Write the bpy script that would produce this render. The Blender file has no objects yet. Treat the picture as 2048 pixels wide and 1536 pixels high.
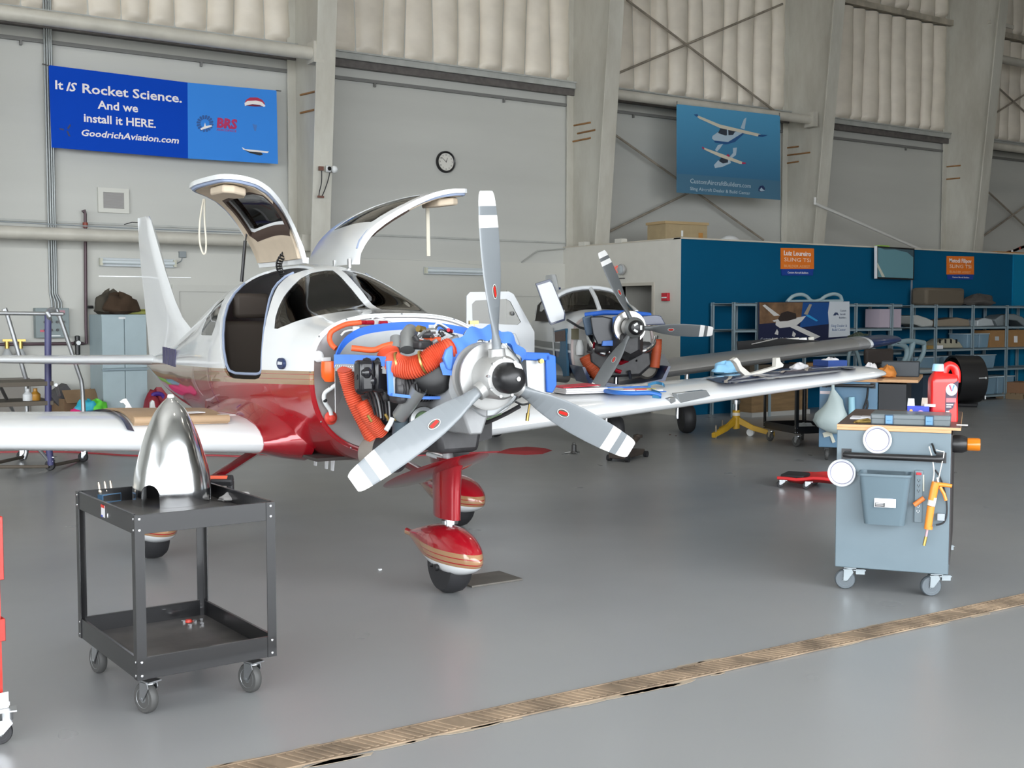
import bpy, bmesh, math, random
from mathutils import Vector, Matrix
random.seed(7)
S = bpy.context.scene
COL = S.collection
# ------------------------------------------------------------------ camera, sky, lights, exposure
FPX, YHOR, HCAM = 2360.0, 628.0, 1.6
PITCH = math.atan((768 - YHOR) / FPX)
YAW = math.atan2(.556, .831)
cd = bpy.data.cameras.new('camera'); cam = bpy.data.objects.new('camera', cd); COL.objects.link(cam)
cd.sensor_fit = 'HORIZONTAL'; cd.sensor_width = 36.0; cd.lens = FPX / 2048 * 36.0
cd.clip_start = .05; cd.clip_end = 300
cam.location = (0, 0, HCAM); cam.rotation_euler = (math.pi / 2 - PITCH, 0, -YAW)
S.camera = cam
wd = bpy.data.worlds.new('sky'); S.world = wd; wd.use_nodes = True
bg = wd.node_tree.nodes['Background']; bg.inputs[0].default_value = (.92, .96, 1, 1); bg.inputs[1].default_value = 8.0
S.view_settings.view_transform = 'Standard'; S.view_settings.look = 'None'
S.view_settings.gamma = 1; S.view_settings.use_curve_mapping = False
S.view_settings.exposure = 0.15
S.cycles.use_denoising = True
S.cycles.max_bounces = 7; S.cycles.diffuse_bounces = 4; S.cycles.glossy_bounces = 4; S.cycles.transmission_bounces = 6
S.cycles.transparent_max_bounces = 8; S.cycles.caustics_reflective = False; S.cycles.caustics_refractive = False
S.cycles.sample_clamp_indirect = 6.0
def area(name, loc, target, sx, sy, power, color=(1, 1, 1), portal=False, spread=None):
    l = bpy.data.lights.new(name, 'AREA'); l.shape = 'RECTANGLE'; l.size = sx; l.size_y = sy; l.energy = power; l.color = color
    if spread: l.spread = spread
    o = bpy.data.objects.new(name, l); COL.objects.link(o); o.location = loc
    o.rotation_euler = (Vector(target) - Vector(loc)).to_track_quat('-Z', 'Y').to_euler()
    if portal: l.cycles.is_portal = True
    return o
# the open hangar doors behind and to the left of the camera let the daylight in
area('door_daylight_front', (-1.5, -4.4, 3.1), (-1.5, 0, 3.1), 25, 6.2, 10, portal=True)
area('door_daylight_side', (-13.9, 1.5, 3.1), (0, 1.5, 3.1), 13, 6.2, 10, portal=True)
# high-bay lamps under the roof (their housings are built with the ceiling)
LAMPS = [(x, y) for x in (3, 12, 21, 30, 39) for y in (-1, 5, 12)]
for x, y in LAMPS: area('high_bay_lamp', (x, y, 9.35), (x, y, 0), .55, .55, 16, (1, .91, .78))
# ------------------------------------------------------------------ pixel rays of the 2048x1536 frame
_c, _s = math.cos(PITCH), math.sin(PITCH)
FW = Vector((math.sin(YAW) * _c, math.cos(YAW) * _c, -_s)); RT = Vector((math.cos(YAW), -math.sin(YAW), 0)); UP = RT.cross(FW)
CAM = Vector((0, 0, HCAM))
def ray(px, py): return FW + RT * ((px - 1024) / FPX) + UP * ((768 - py) / FPX)
def onplane(px, py, n, p0):
    d = ray(px, py); n = Vector(n); return CAM + d * ((Vector(p0) - CAM).dot(n) / d.dot(n))
def G(px, py, z=0): return onplane(px, py, (0, 0, 1), (0, 0, z))       # on a level plane
def W(px, py, y=17.0): return onplane(px, py, (0, 1, 0), (0, y, 0))    # on a plane parallel to the back wall
def X(px, py, x): return onplane(px, py, (1, 0, 0), (x, 0, 0))
# ------------------------------------------------------------------ materials
def lin(c):
    if isinstance(c, str):
        c = c.lstrip('#'); c = [int(c[i:i + 2], 16) / 255 for i in (0, 2, 4)]
        c = [v / 12.92 if v <= .04045 else ((v + .055) / 1.055) ** 2.4 for v in c]
    return (c[0], c[1], c[2], 1)
MATS = {}
def nd(t, ty, **kw):
    n = t.nodes.new(ty)
    for k, v in kw.items():
        if k in ('operation', 'blend_type', 'data_type', 'wave_type', 'bands_direction', 'feature', 'clamp', 'use_clamp', 'noise_dimensions'): setattr(n, k, v)
        else: n.inputs[k].default_value = v
    return n
def ramp(t, src, stops, interp='LINEAR'):
    r = t.nodes.new('ShaderNodeValToRGB'); r.color_ramp.interpolation = interp
    e = r.color_ramp.elements
    while len(e) < len(stops): e.new(.5)
    for i, (p, c) in enumerate(stops): e[i].position = p; e[i].color = lin(c)
    t.links.new(src, r.inputs[0]); return r
def mat(name, col, rough=.5, metal=0.0, var=0.0, vscale=6.0, bump=0.0, bscale=40.0, coat=0.0, alpha=None, emit=0.0, trans=0.0, spec=None, ior=None, stretch=None):
    if name in MATS: return MATS[name]
    m = bpy.data.materials.new(name); m.use_nodes = True; t = m.node_tree; b = t.nodes['Principled BSDF']
    c = lin(col)
    b.inputs['Base Color'].default_value = c; b.inputs['Roughness'].default_value = rough; b.inputs['Metallic'].default_value = metal
    if coat: b.inputs['Coat Weight'].default_value = coat; b.inputs['Coat Roughness'].default_value = .04
    if spec is not None: b.inputs['Specular IOR Level'].default_value = spec
    if ior: b.inputs['IOR'].default_value = ior
    if trans: b.inputs['Transmission Weight'].default_value = trans
    if alpha is not None: b.inputs['Alpha'].default_value = alpha
    if emit: b.inputs['Emission Color'].default_value = c; b.inputs['Emission Strength'].default_value = emit
    if var or bump:
        tc = t.nodes.new('ShaderNodeTexCoord'); src = tc.outputs['Object']
        if stretch:
            mp = t.nodes.new('ShaderNodeMapping'); mp.inputs['Scale'].default_value = stretch; t.links.new(src, mp.inputs[0]); src = mp.outputs[0]
    if var:
        n = nd(t, 'ShaderNodeTexNoise', Scale=vscale, Detail=5.0); t.links.new(src, n.inputs['Vector'])
        d = tuple(max(0, v * (1 - var)) for v in c[:3]); l = tuple(min(1, v * (1 + var)) for v in c[:3])
        r = ramp(t, n.outputs['Fac'], [(.3, d), (.7, l)]); t.links.new(r.outputs[0], b.inputs['Base Color'])
    if bump:
        n2 = nd(t, 'ShaderNodeTexNoise', Scale=bscale, Detail=3.0); t.links.new(src, n2.inputs['Vector'])
        bp = nd(t, 'ShaderNodeBump', Strength=bump, Distance=.01); t.links.new(n2.outputs['Fac'], bp.inputs['Height']); t.links.new(bp.outputs[0], b.inputs['Normal'])
    MATS[name] = m; return m
def glass(name, tint, alpha):
    # tinted acrylic: mostly clear, with a mirror-like surface reflection
    if name in MATS: return MATS[name]
    m = bpy.data.materials.new(name); m.use_nodes = True; t = m.node_tree; t.nodes.remove(t.nodes['Principled BSDF'])
    tr = nd(t, 'ShaderNodeBsdfTransparent', Color=lin(tint)); gl = nd(t, 'ShaderNodeBsdfGlossy', Roughness=.03, Color=(1, 1, 1, 1))
    fr = nd(t, 'ShaderNodeFresnel', IOR=1.45); mx = t.nodes.new('ShaderNodeMixShader')
    t.links.new(fr.outputs[0], mx.inputs[0]); t.links.new(tr.outputs[0], mx.inputs[1]); t.links.new(gl.outputs[0], mx.inputs[2])
    t.links.new(mx.outputs[0], t.nodes['Material Output'].inputs[0]); MATS[name] = m; return m
# ------------------------------------------------------------------ object helpers
def tag(o, label=None, cat=None, group=None, kind=None):
    if label: o['label'] = label
    if cat: o['category'] = cat
    if group: o['group'] = group
    if kind: o['kind'] = kind
    return o
def empty(name, loc=(0, 0, 0), rz=0.0, label=None, cat=None, group=None, parent=None, mtx=None):
    o = bpy.data.objects.new(name, None); COL.objects.link(o); o.empty_display_size = .1
    if mtx is not None: o.matrix_world = mtx
    else: o.location = loc; o.rotation_euler = (0, 0, rz)
    if parent: o.parent = parent
    return tag(o, label, cat, group)
def kids(o): return [c for c in COL.objects if c.parent == o]
def copy_tree(o, parent=None):
    c = o.copy(); COL.objects.link(c); c.parent = parent
    for ch in kids(o): copy_tree(ch, c)
    return c
class MB:
    def __init__(s): s.v = []; s.f = []; s.m = []; s.cur = 0
    def add(s, vs, fs):
        b = len(s.v); s.v += [tuple(v) for v in vs]
        for f in fs: s.f.append([i + b for i in f]); s.m.append(s.cur)
        return s
    def box(s, c, d, M=None):
        x, y, z = [v / 2 for v in d]; vs = [Vector((c[0] + i * x, c[1] + j * y, c[2] + k * z)) for i in (-1, 1) for j in (-1, 1) for k in (-1, 1)]
        if M is not None: vs = [M @ v for v in vs]
        return s.add(vs, [(0, 1, 3, 2), (4, 6, 7, 5), (0, 4, 5, 1), (2, 3, 7, 6), (0, 2, 6, 4), (1, 5, 7, 3)])
    def bb(s, a, b): return s.box([(p + q) / 2 for p, q in zip(a, b)], [abs(q - p) for p, q in zip(a, b)])
    def loft(s, rings, closed=True, caps=True):
        n = len(rings[0]); b = len(s.v)
        for r in rings: s.v += [tuple(p) for p in r]
        k = n if closed else n - 1
        for i in range(len(rings) - 1):
            for j in range(k):
                s.f.append([b + i * n + j, b + i * n + (j + 1) % n, b + (i + 1) * n + (j + 1) % n, b + (i + 1) * n + j]); s.m.append(s.cur)
        if caps and closed:
            s.f.append([b + j for j in range(n)][::-1]); s.m.append(s.cur)
            s.f.append([b + (len(rings) - 1) * n + j for j in range(n)]); s.m.append(s.cur)
        return s
    def tube(s, path, r, n=10, caps=True, smooth=0):
        P = [Vector(p) for p in path]
        if smooth: P = spline(P, smooth)
        R = r if callable(r) else (lambda u: r)
        T = [(P[min(i + 1, len(P) - 1)] - P[max(i - 1, 0)]).normalized() for i in range(len(P))]
        u = Vector((0, 0, 1)) if abs(T[0].z) < .9 else Vector((1, 0, 0)); u = (u - T[0] * u.dot(T[0])).normalized()
        rings = []
        for i, (p, t) in enumerate(zip(P, T)):
            u = (u - t * u.dot(t)); u = u.normalized() if u.length > 1e-6 else t.orthogonal().normalized()
            w = t.cross(u); rr = R(i / max(1, len(P) - 1))
            rings.append([p + u * (rr * math.cos(2 * math.pi * k / n)) + w * (rr * math.sin(2 * math.pi * k / n)) for k in range(n)])
        return s.loft(rings, True, caps)
    def cyl(s, a, b, r, r2=None, n=16):
        r2 = r if r2 is None else r2; return s.tube([a, b], lambda u: r + (r2 - r) * u, n)
    def lathe(s, prof, n=24, M=None, caps=True):      # profile of (radius, height) about +Z
        rings = [[Vector((max(r, 1e-4) * math.cos(2 * math.pi * k / n), max(r, 1e-4) * math.sin(2 * math.pi * k / n), h)) for k in range(n)] for r, h in prof]
        if M is not None: rings = [[M @ p for p in q] for q in rings]
        return s.loft(rings, True, caps)
    def prism(s, poly, h, M=None):                    # outline in XY extruded along Z from 0 to h
        a = [Vector((x, y, 0)) for x, y in poly]; b = [Vector((x, y, h)) for x, y in poly]
        if M is not None: a = [M @ p for p in a]; b = [M @ p for p in b]
        return s.loft([a, b])
    def ball(s, c, r, n=12, sc=(1, 1, 1)):
        rings = []
        for i in range(n // 2 + 1):
            a = -math.pi / 2 + math.pi * i / (n // 2); q = max(math.cos(a), 1e-3)
            rings.append([(c[0] + r * sc[0] * q * math.cos(2 * math.pi * k / n), c[1] + r * sc[1] * q * math.sin(2 * math.pi * k / n), c[2] + r * sc[2] * math.sin(a)) for k in range(n)])
        return s.loft(rings)
    def xf(s, M):
        s.v = [tuple(M @ Vector(v)) for v in s.v]; return s
    def mesh(s, name, mats, smooth=40):
        me = bpy.data.meshes.new(name); me.from_pydata(s.v, [], s.f); 
        bm = bmesh.new(); bm.from_mesh(me); bmesh.ops.recalc_face_normals(bm, faces=bm.faces); bm.to_mesh(me); bm.free()
        for m in (mats if isinstance(mats, (list, tuple)) else [mats]): me.materials.append(m)
        if isinstance(mats, (list, tuple)): me.polygons.foreach_set('material_index', s.m)
        if smooth:
            me.polygons.foreach_set('use_smooth', [True] * len(me.polygons)); me.set_sharp_from_angle(angle=math.radians(smooth))
        return me
    def build(s, name, mats, parent=None, smooth=40, bevel=0.0, label=None, cat=None, group=None, kind=None, loc=None, rot=None, mtx=None):
        o = bpy.data.objects.new(name, s.mesh(name, mats, smooth)); COL.objects.link(o)
        if parent: o.parent = parent
        if loc is not None: o.location = loc
        if rot is not None: o.rotation_euler = rot
        if mtx is not None: o.matrix_local = mtx
        if bevel:
            md = o.modifiers.new('edges', 'BEVEL'); md.width = bevel; md.segments = 2; md.limit_method = 'ANGLE'; md.angle_limit = math.radians(50)
        return tag(o, label, cat, group, kind)
def spline(P, k):
    P = [Vector(p) for p in P]; out = []
    for i in range(len(P) - 1):
        p0, p1, p2, p3 = P[max(i - 1, 0)], P[i], P[i + 1], P[min(i + 2, len(P) - 1)]
        for j in range(k):
            t = j / k; out.append(.5 * ((2 * p1) + (p2 - p0) * t + (2 * p0 - 5 * p1 + 4 * p2 - p3) * t * t + (3 * p1 - p0 - 3 * p2 + p3) * t ** 3))
    return out + [P[-1]]
def frame(o, x, z):      # matrix with local X along x and local Z near z, at o
    x = Vector(x).normalized(); z = Vector(z); y = z.cross(x).normalized(); z = x.cross(y)
    return Matrix(((x.x, y.x, z.x, o[0]), (x.y, y.y, z.y, o[1]), (x.z, y.z, z.z, o[2]), (0, 0, 0, 1)))
def along(a, b):         # matrix whose +Z runs from a to b
    return Matrix.Translation(a) @ (Vector(b) - Vector(a)).to_track_quat('Z', 'Y').to_matrix().to_4x4()
def text(name, body, size, m, parent, mtx, align='LEFT', shear=0.0, bold=0.0, width=None, ext=.002, space=1.0):
    c = bpy.data.curves.new(name, 'FONT'); c.body = body; c.size = size; c.align_x = align; c.shear = shear; c.offset = bold * size; c.extrude = ext; c.resolution_u = 2; c.space_character = space
    t = bpy.data.objects.new(name, c); COL.objects.link(t); bpy.context.view_layer.update()
    me = bpy.data.meshes.new_from_object(t.evaluated_get(bpy.context.evaluated_depsgraph_get())); bpy.data.objects.remove(t)
    me.name = name; me.materials.clear(); me.materials.append(m)
    if width:
        xs = [v.co.x for v in me.vertices]; k = width / (max(xs) - min(xs))
        for v in me.vertices: v.co.x *= k
    o = bpy.data.objects.new(name, me); COL.objects.link(o); o.parent = parent; o.matrix_local = mtx
    return o
def flat(MBo, pts, M, th=.001): return MBo.prism(pts, th, M)
PI = math.pi
def R(d): return math.radians(d)
def circ(cx, cy, r, n=20, ry=None, a0=0, a1=360):
    ry = r if ry is None else ry
    return [(cx + r * math.cos(R(a0 + (a1 - a0) * i / n)), cy + ry * math.sin(R(a0 + (a1 - a0) * i / n))) for i in range(n if abs(a1 - a0) >= 360 else n + 1)]
# frames for lettering on walls: X to the reader's right, Z out of the surface
def wallM(p): return frame(p, (1, 0, 0), (0, -1, 0))       # surfaces facing -Y
# ================================================================== THE HANGAR
def wallmat(name, top, low, stain):
    m = bpy.data.materials.new(name); m.use_nodes = True; t = m.node_tree; b = t.nodes['Principled BSDF']; b.inputs['Roughness'].default_value = .6
    tc = t.nodes.new('ShaderNodeTexCoord'); mp = t.nodes.new('ShaderNodeMapping'); mp.inputs['Scale'].default_value = (1, 1, .35); t.links.new(tc.outputs['Object'], mp.inputs[0])
    n = nd(t, 'ShaderNodeTexNoise', Scale=1.3, Detail=7.0, Roughness=.65); t.links.new(mp.outputs[0], n.inputs['Vector'])
    r = ramp(t, n.outputs['Fac'], [(.35, low), (.60, top), (.72, top), (.86, stain)]); t.links.new(r.outputs[0], b.inputs['Base Color'])
    MATS[name] = m; return m
M_wall = mat('painted_liner_panel', (.50, .505, .475), .55, var=.05, vscale=.8, stretch=(.3, 1, 2.5))
M_wall2 = mat('painted_wainscot', (.53, .53, .49), .5, var=.04, vscale=.7)
M_col = wallmat('stained_column_paint', (.56, .55, .49), (.44, .42, .36), (.50, .36, .20))
M_rail = mat('grey_channel', (.40, .41, .39), .5, var=.1)
M_dark = mat('dark_rail', (.11, .10, .095), .5, var=.25, vscale=9)
M_tube = mat('girt_tube_paint', (.50, .48, .42), .42, var=.12, vscale=3)
M_rust = mat('rust', (.30, .15, .055), .8, var=.3)
M_ins = mat('insulation_facing', (.74, .68, .585), .42, var=.07, vscale=2.2, bump=.55, bscale=6, stretch=(1, 1, 1.6))
M_blue = mat('blue_wall_paint', (.001, .078, .165), .75, var=.04, vscale=.8, spec=.12)
M_blue2 = mat('light_blue_wall_paint', (.004, .17, .32), .75, spec=.12)
M_part = mat('partition_paint', (.60, .585, .53), .6, var=.02)
def struct(mb, name, m, **k): return mb.build(name, m, kind='structure', **k)
# floor: sealed grey epoxy
def floor_mat():
    m = bpy.data.materials.new('grey_epoxy'); m.use_nodes = True; t = m.node_tree; b = t.nodes['Principled BSDF']
    tc = t.nodes.new('ShaderNodeTexCoord')
    n = nd(t, 'ShaderNodeTexNoise', Scale=.6, Detail=2.0, Roughness=.4); t.links.new(tc.outputs['Object'], n.inputs['Vector'])
    r = ramp(t, n.outputs['Fac'], [(.25, (.29, .30, .308)), (.75, (.32, .325, .325))]); t.links.new(r.outputs[0], b.inputs['Base Color'])
    n2 = nd(t, 'ShaderNodeTexNoise', Scale=1.6, Detail=2.0); t.links.new(tc.outputs['Object'], n2.inputs['Vector'])
    r2 = ramp(t, n2.outputs['Fac'], [(.25, (.27,) * 3), (.75, (.34,) * 3)]); t.links.new(r2.outputs[0], b.inputs['Roughness'])
    b.inputs['Specular IOR Level'].default_value = .55
    return m
struct(MB().bb((-14, -4.5, -.15), (45, 17.2, 0)), 'floor', floor_mat())
apron = mat('concrete_apron', (.55, .54, .52), .8)
struct(MB().bb((-60, -60, -.3), (60, -4.5, -.02)).bb((-60, -4.5, -.3), (-14, 30, -.02)), 'ground_apron', apron)
# back wall: wainscot to 2.49 m, ledge, liner to the girt at 5.66 m
struct(MB().bb((-14, 17, 0), (45, 17.2, 5.3)).bb((-14, 17.02, 5.3), (45, 17.2, 11)), 'wall_back', M_wall)
struct(MB().bb((-14, 16.955, 0), (12.47, 17, 2.49)), 'wainscot_back', M_wall2)
struct(MB().bb((-14, 16.96, 2.845), (12.6, 17, 2.86)).bb((-14, 16.97, 2.86), (12.6, 17, 2.875)), 'trim_ledge', M_rail)
CX = [2.1, 7.39, 12.65, 18.06, 23.2, 28.45]
g = MB(); dk = MB(); dk2 = MB()
for i in range(-1, 5):
    a = (CX[i] if i >= 0 else -3.2) + .02; b = CX[i + 1] - .02
    g.bb((a, 16.86, 5.555), (b, 17, 5.66)).bb((a, 16.83, 5.65), (b, 17, 5.675))
    dk.bb((a, 16.90, 5.44), (b, 17, 5.55))
    dk2.bb((a, 16.95, 5.25), (b, 17, 5.30))
    for k in (.25, .72): dk2.bb((a + (b - a) * k, 16.94, 5.19), (a + (b - a) * k + .03, 16.98, 5.26))
struct(g, 'trim_girt', M_rail); struct(dk, 'trim_gap', M_dark); struct(dk2, 'trim_track', mat('track_grey', (.17, .17, .165), .5))
# quilted insulation between the frames
def quilt(x0, x1, z0, z1, seed):
    rnd = random.Random(seed); n = max(3, round((x1 - x0) / .45)); K = 8; rows = 44
    seams = [x0 + (x1 - x0) * i / n + (rnd.uniform(-.06, .06) if 0 < i < n else 0) for i in range(n + 1)]
    ph = [rnd.uniform(0, 6) for _ in seams]; dep = [rnd.uniform(.10, .17) for _ in seams]
    rings = []
    for r in range(rows + 1):
        z = z0 + (z1 - z0) * r / rows; row = []; edge = min(1, (r + .25) / 2.2)
        for i in range(n):
            w0 = .035 * math.sin(z * 1.3 + ph[i]) if i else 0; w1 = .035 * math.sin(z * 1.3 + ph[i + 1]) if i + 1 < n else 0
            a, b = seams[i] + w0, seams[i + 1] + w1
            for k in range(K):
                u = k / K; h = dep[i] * (math.sin(PI * u) ** .55) * edge
                h += .012 * math.sin(z * 9 + ph[i] * 3 + u * 4) * math.sin(PI * u)
                row.append((a + (b - a) * u, 17.03 - h, z))
        row.append((x1, 17.03, z)); rings.append(row)
    m = MB().loft(rings, closed=False); return m
for i in range(-1, 5):
    a = (CX[i] if i >= 0 else -3.2) + .06; b = CX[i + 1] - .04
    q = quilt(a, b, 5.68, 8.02, i + 10); q2 = quilt(a, b, 8.2, 10.6, i + 30); q.add(q2.v, q2.f)
    struct(q, 'insulation_bay', M_ins, smooth=60)
gg = MB()
for i in range(-1, 5): gg.bb(((CX[i] if i >= 0 else -3.2) + .02, 16.84, 8.05), (CX[i + 1] - .02, 17.02, 8.17))
struct(gg, 'trim_upper_girt', mat('rusty_girt', (.42, .38, .31), .6, var=.25, vscale=4))
# tapered rigid-frame columns: web, outer and inner flange
def depth(z): return .60 + .093 * z
for k, x in enumerate(CX):
    zt = 10.6; c = MB()
    pl = [(17, 0), (17, zt), (17 - depth(zt), zt), (17 - depth(0), 0)]
    Mx = Matrix(((0, 0, 1, x - .012), (1, 0, 0, 0), (0, 1, 0, 0), (0, 0, 0, 1)))
    c.prism(pl, .024, Mx)
    c.bb((x - .03, 16.97, 0), (x + .03, 17.0, zt))
    c.bb((x - .145, 16.94, 0), (x + .145, 16.97, zt))
    rings = []
    for z in (0, zt):
        y = 17 - depth(z); rings.append([(x - .15, y, z), (x + .15, y, z), (x + .15, y - .03, z), (x - .15, y - .03, z)])
    c.loft(rings)
    o = struct(c, 'trim_column', M_col, bevel=.004)
# girt tubes running between the frames in front of the wall
def rodp(a, b, r, m, name, n=12, **kw): return MB().cyl(a, b, r, n=n).build(name, m, kind='structure', **kw)
tb = MB().cyl((-3, 16.0, 5.36), (7.3, 16.0, 5.36), .095).bb((7.2, 15.88, 5.22), (7.36, 16.12, 5.52))
struct(tb, 'trim_tube', M_tube)
tb = MB().cyl((-3, 16.45, 2.66), (7.3, 16.45, 2.66), .085).bb((7.2, 16.35, 2.54), (7.36, 16.55, 2.78)); struct(tb, 'trim_tube', M_tube)
e = W(1622, 240, 16.2); tb = MB().cyl((12.75, 16.2, e.z), (e.x, 16.2, e.z), .085).bb((e.x - .06, 16.08, e.z - .14), (e.x + .06, 16.32, e.z + .14)); struct(tb, 'trim_tube', M_tube)
tb = MB().cyl((23.3, 16.2, 5.36), (28.3, 16.2, 5.36), .085).cyl((23.3, 16.2, 7.3), (28.3, 16.2, 7.3), .09); struct(tb, 'trim_tube', M_tube)
def brace(p, q, y=16.75):
    a, b = W(*p, y), W(*q, y); return MB().cyl(a, b, .022, n=8)
for p, q in [((1254, 0), (1552, 224)), ((1235, 147), (1565, 8)), ((1229, 269), (1527, 480)), ((1215, 465), (1552, 300)), ((1983, 163), (2080, 252)), ((1976, 236), (2080, 170)), ((1964, 372), (2080, 480)), ((1953, 482), (2080, 391))]:
    struct(brace(p, q), 'trim_brace', mat('brace_grey', (.27, .235, .19), .6, var=.25))
struct(MB().cyl(W(1630, 407, 16.0), W(1850, 503, 16.0), .03).cyl(W(1630, 395, 16.0), W(1630, 409, 16.0), .03), 'trim_diagonal_pipe', mat('white_pipe', (.62, .62, .60), .5))
rb = MB()
for x, ps in ((7.39, [((601, 190), (631, 183)), ((601, 226), (631, 219))]), (12.65, [((1148, 251), (1181, 245)), ((1155, 267), (1190, 260)), ((1146, 283), (1181, 276))]),
              (18.06, [((1563, 297), (1597, 293)), ((1563, 328), (1597, 323)), ((1563, 312), (1620, 305))]), (23.2, [((1887, 334), (1921, 331)), ((1888, 359), (1920, 356))])):
    for p, q in ps: rb.cyl(X(*p, x - .02), X(*q, x - .02), .016, n=6)
struct(rb, 'trim_rust_bars', M_rust)
# drain channel in the floor
A0 = G(440, 1537); A1 = G(2048, 1190); B1 = G(2048, 1212)
dv = (A1 - A0).normalized(); dn = Vector((-dv.y, dv.x, 0))
wdt = .135
P0 = A0 - dv * 6; L = (A1 - A0).length + 12
Md = Matrix(((dv.x, dn.x, 0, P0.x), (dv.y, dn.y, 0, P0.y), (0, 0, 1, .002), (0, 0, 0, 1)))
M_grate = mat('dusty_cast_grate', (.25, .185, .125), .85, var=.45, vscale=5)
gr = MB(); gr.bb((0, 0, 0), (L, -wdt, .003)); gr.bb((0, 0, 0), (L, .006, .006)); gr.bb((0, -wdt - .006, 0), (L, -wdt, .006))
x = 0.0; k = 0
while x < L:
    if k % 21 > 1:
        sh = .05
        gr.add([Md_ for Md_ in [(x, -.012, .001), (x + .017, -.012, .001), (x + .017 + sh, -wdt + .012, .001), (x + sh, -wdt + .012, .001), (x, -.012, .007), (x + .017, -.012, .007), (x + .017 + sh, -wdt + .012, .007), (x + sh, -wdt + .012, .007)]],
               [(4, 5, 6, 7), (0, 1, 5, 4), (1, 2, 6, 5), (2, 3, 7, 6), (3, 0, 4, 7)])
    x += .0365; k += 1
gr.xf(Md); gr.build('floor_drain_channel', M_grate, smooth=0, label='long rusty drain grate set across the grey floor', cat='drain grate')
rnd = random.Random(3); ch = MB()
for i in range(60):
    u = rnd.uniform(4, L - 4); s_ = rnd.uniform(.02, .12); v = rnd.choice([rnd.uniform(.0, .03), -wdt - rnd.uniform(0, .03)])
    ch.prism([(s_ * rnd.uniform(.5, 1) * math.cos(a) * 1.5, .28 * s_ * rnd.uniform(.5, 1) * math.sin(a)) for a in [j * PI / 4 for j in range(8)]], .0012, Md @ Matrix.Translation((u, v, 0)))
ch.build('floor_paint_chips', mat('chipped_paint', (.40, .33, .25), .8), kind='structure', smooth=0)
# office block: grey end wall with a doorway, blue front wall, flat roof
PX, BY, PH = 12.47, 13.9, 2.77
dl = X(1246, 585, PX); dr = X(1305, 584, PX); dy1, dy0, dz = dl.y + .10, dr.y, 2.06
pw = MB().bb((PX, BY + .001, 0), (PX + .14, dy0, PH)).bb((PX, dy1, 0), (PX + .14, 17, PH)).bb((PX, dy0, dz), (PX + .14, dy1, PH))
struct(pw, 'wall_partition', M_part)
fr = MB().bb((PX - .02, dy0 - .05, 0), (PX + .15, dy0, dz + .05)).bb((PX - .02, dy1, 0), (PX + .15, dy1 + .05, dz + .05)).bb((PX - .02, dy0, dz), (PX + .15, dy1, dz + .05))
struct(fr, 'trim_doorway', mat('beige_trim', (.47, .44, .38), .5))
struct(MB().bb((PX + .14, dy0 - .3, 0), (PX + 1.8, dy0 - .2, 2.5)).bb((PX + .14, dy1 + .2, 0), (PX + 1.8, dy1 + .3, 2.5)).bb((PX + 1.7, dy0 - .3, 0), (PX + 1.8, dy1 + .3, 2.5)), 'wall_passage', M_part)
struct(MB().bb((PX + 1.64, dy0 + .15, 0), (PX + 1.7, dy0 + .22, 2.0)).bb((PX + 1.64, dy1 - .1, 0), (PX + 1.7, dy1 - .02, 2.0)).bb((PX + 1.64, dy0 + .15, 1.95), (PX + 1.7, dy1 - .02, 2.02)).bb((PX + 1.66, dy0 + .2, 0), (PX + 1.69, dy1 - .05, 1.96)), 'door_1', mat('inner_door', (.42, .40, .35), .5))
bx = W(2023, 600, BY).x; sx = W(1822, 600, BY).x
struct(MB().bb((PX + .002, BY - .002, 0), (bx, BY + .138, PH - .001)), 'wall_front', M_blue)
struct(MB().bb((sx - .02, BY - .012, 0), (sx + .02, BY, 2.28)), 'trim_panel_joint', mat('joint_grey', (.22, .26, .30), .5))
struct(MB().bb((bx, BY - .03, 0), (45, BY + .14, PH)), 'wall_front_pale', M_blue2)
struct(MB().bb((PX - .01, BY - .02, PH), (45, BY + .16, PH + .025)).bb((PX - .01, BY, PH), (PX + .16, 17, PH + .02)), 'trim_office_cap', mat('raw_edge', (.52, .48, .40), .7))
struct(MB().bb((PX + .14, BY + .14, 2.60), (45, 16.9, 2.70)), 'roof_office', mat('deck_ply', (.45, .42, .36), .7))
cp = MB()
for p in ((1165, 490), (1238, 484)): q = X(*p, PX); cp.bb((PX - .02, q.y - .09, PH + .01), (PX + .1, q.y + .09, PH + .08))
struct(cp, 'trim_cap_blocks', M_part)
# closed doors in the back wall
def wdoor(name, x0, x1, zt):
    M_ = mat('steel_door_paint', (.52, .52, .48), .5)
    struct(MB().bb((x0 - .1, 16.92, 0), (x0, 16.96, zt + .1)).bb((x1, 16.92, 0), (x1 + .1, 16.96, zt + .1)).bb((x0, 16.92, zt), (x1, 16.96, zt + .1)), 'trim_' + name, M_)
    struct(MB().bb((x0, 16.945, 0), (x1, 16.957, zt)).cyl((x1 - .12, 16.945, 1.0), (x1 - .12, 16.88, 1.0), .03), name, M_)
a = W(357, 583, 16.95); wdoor('door_2', a.x, a.x + 1.05, a.z)
a = W(1022, 592, 16.95); wdoor('door_3', a.x, a.x + .95, a.z)
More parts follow.
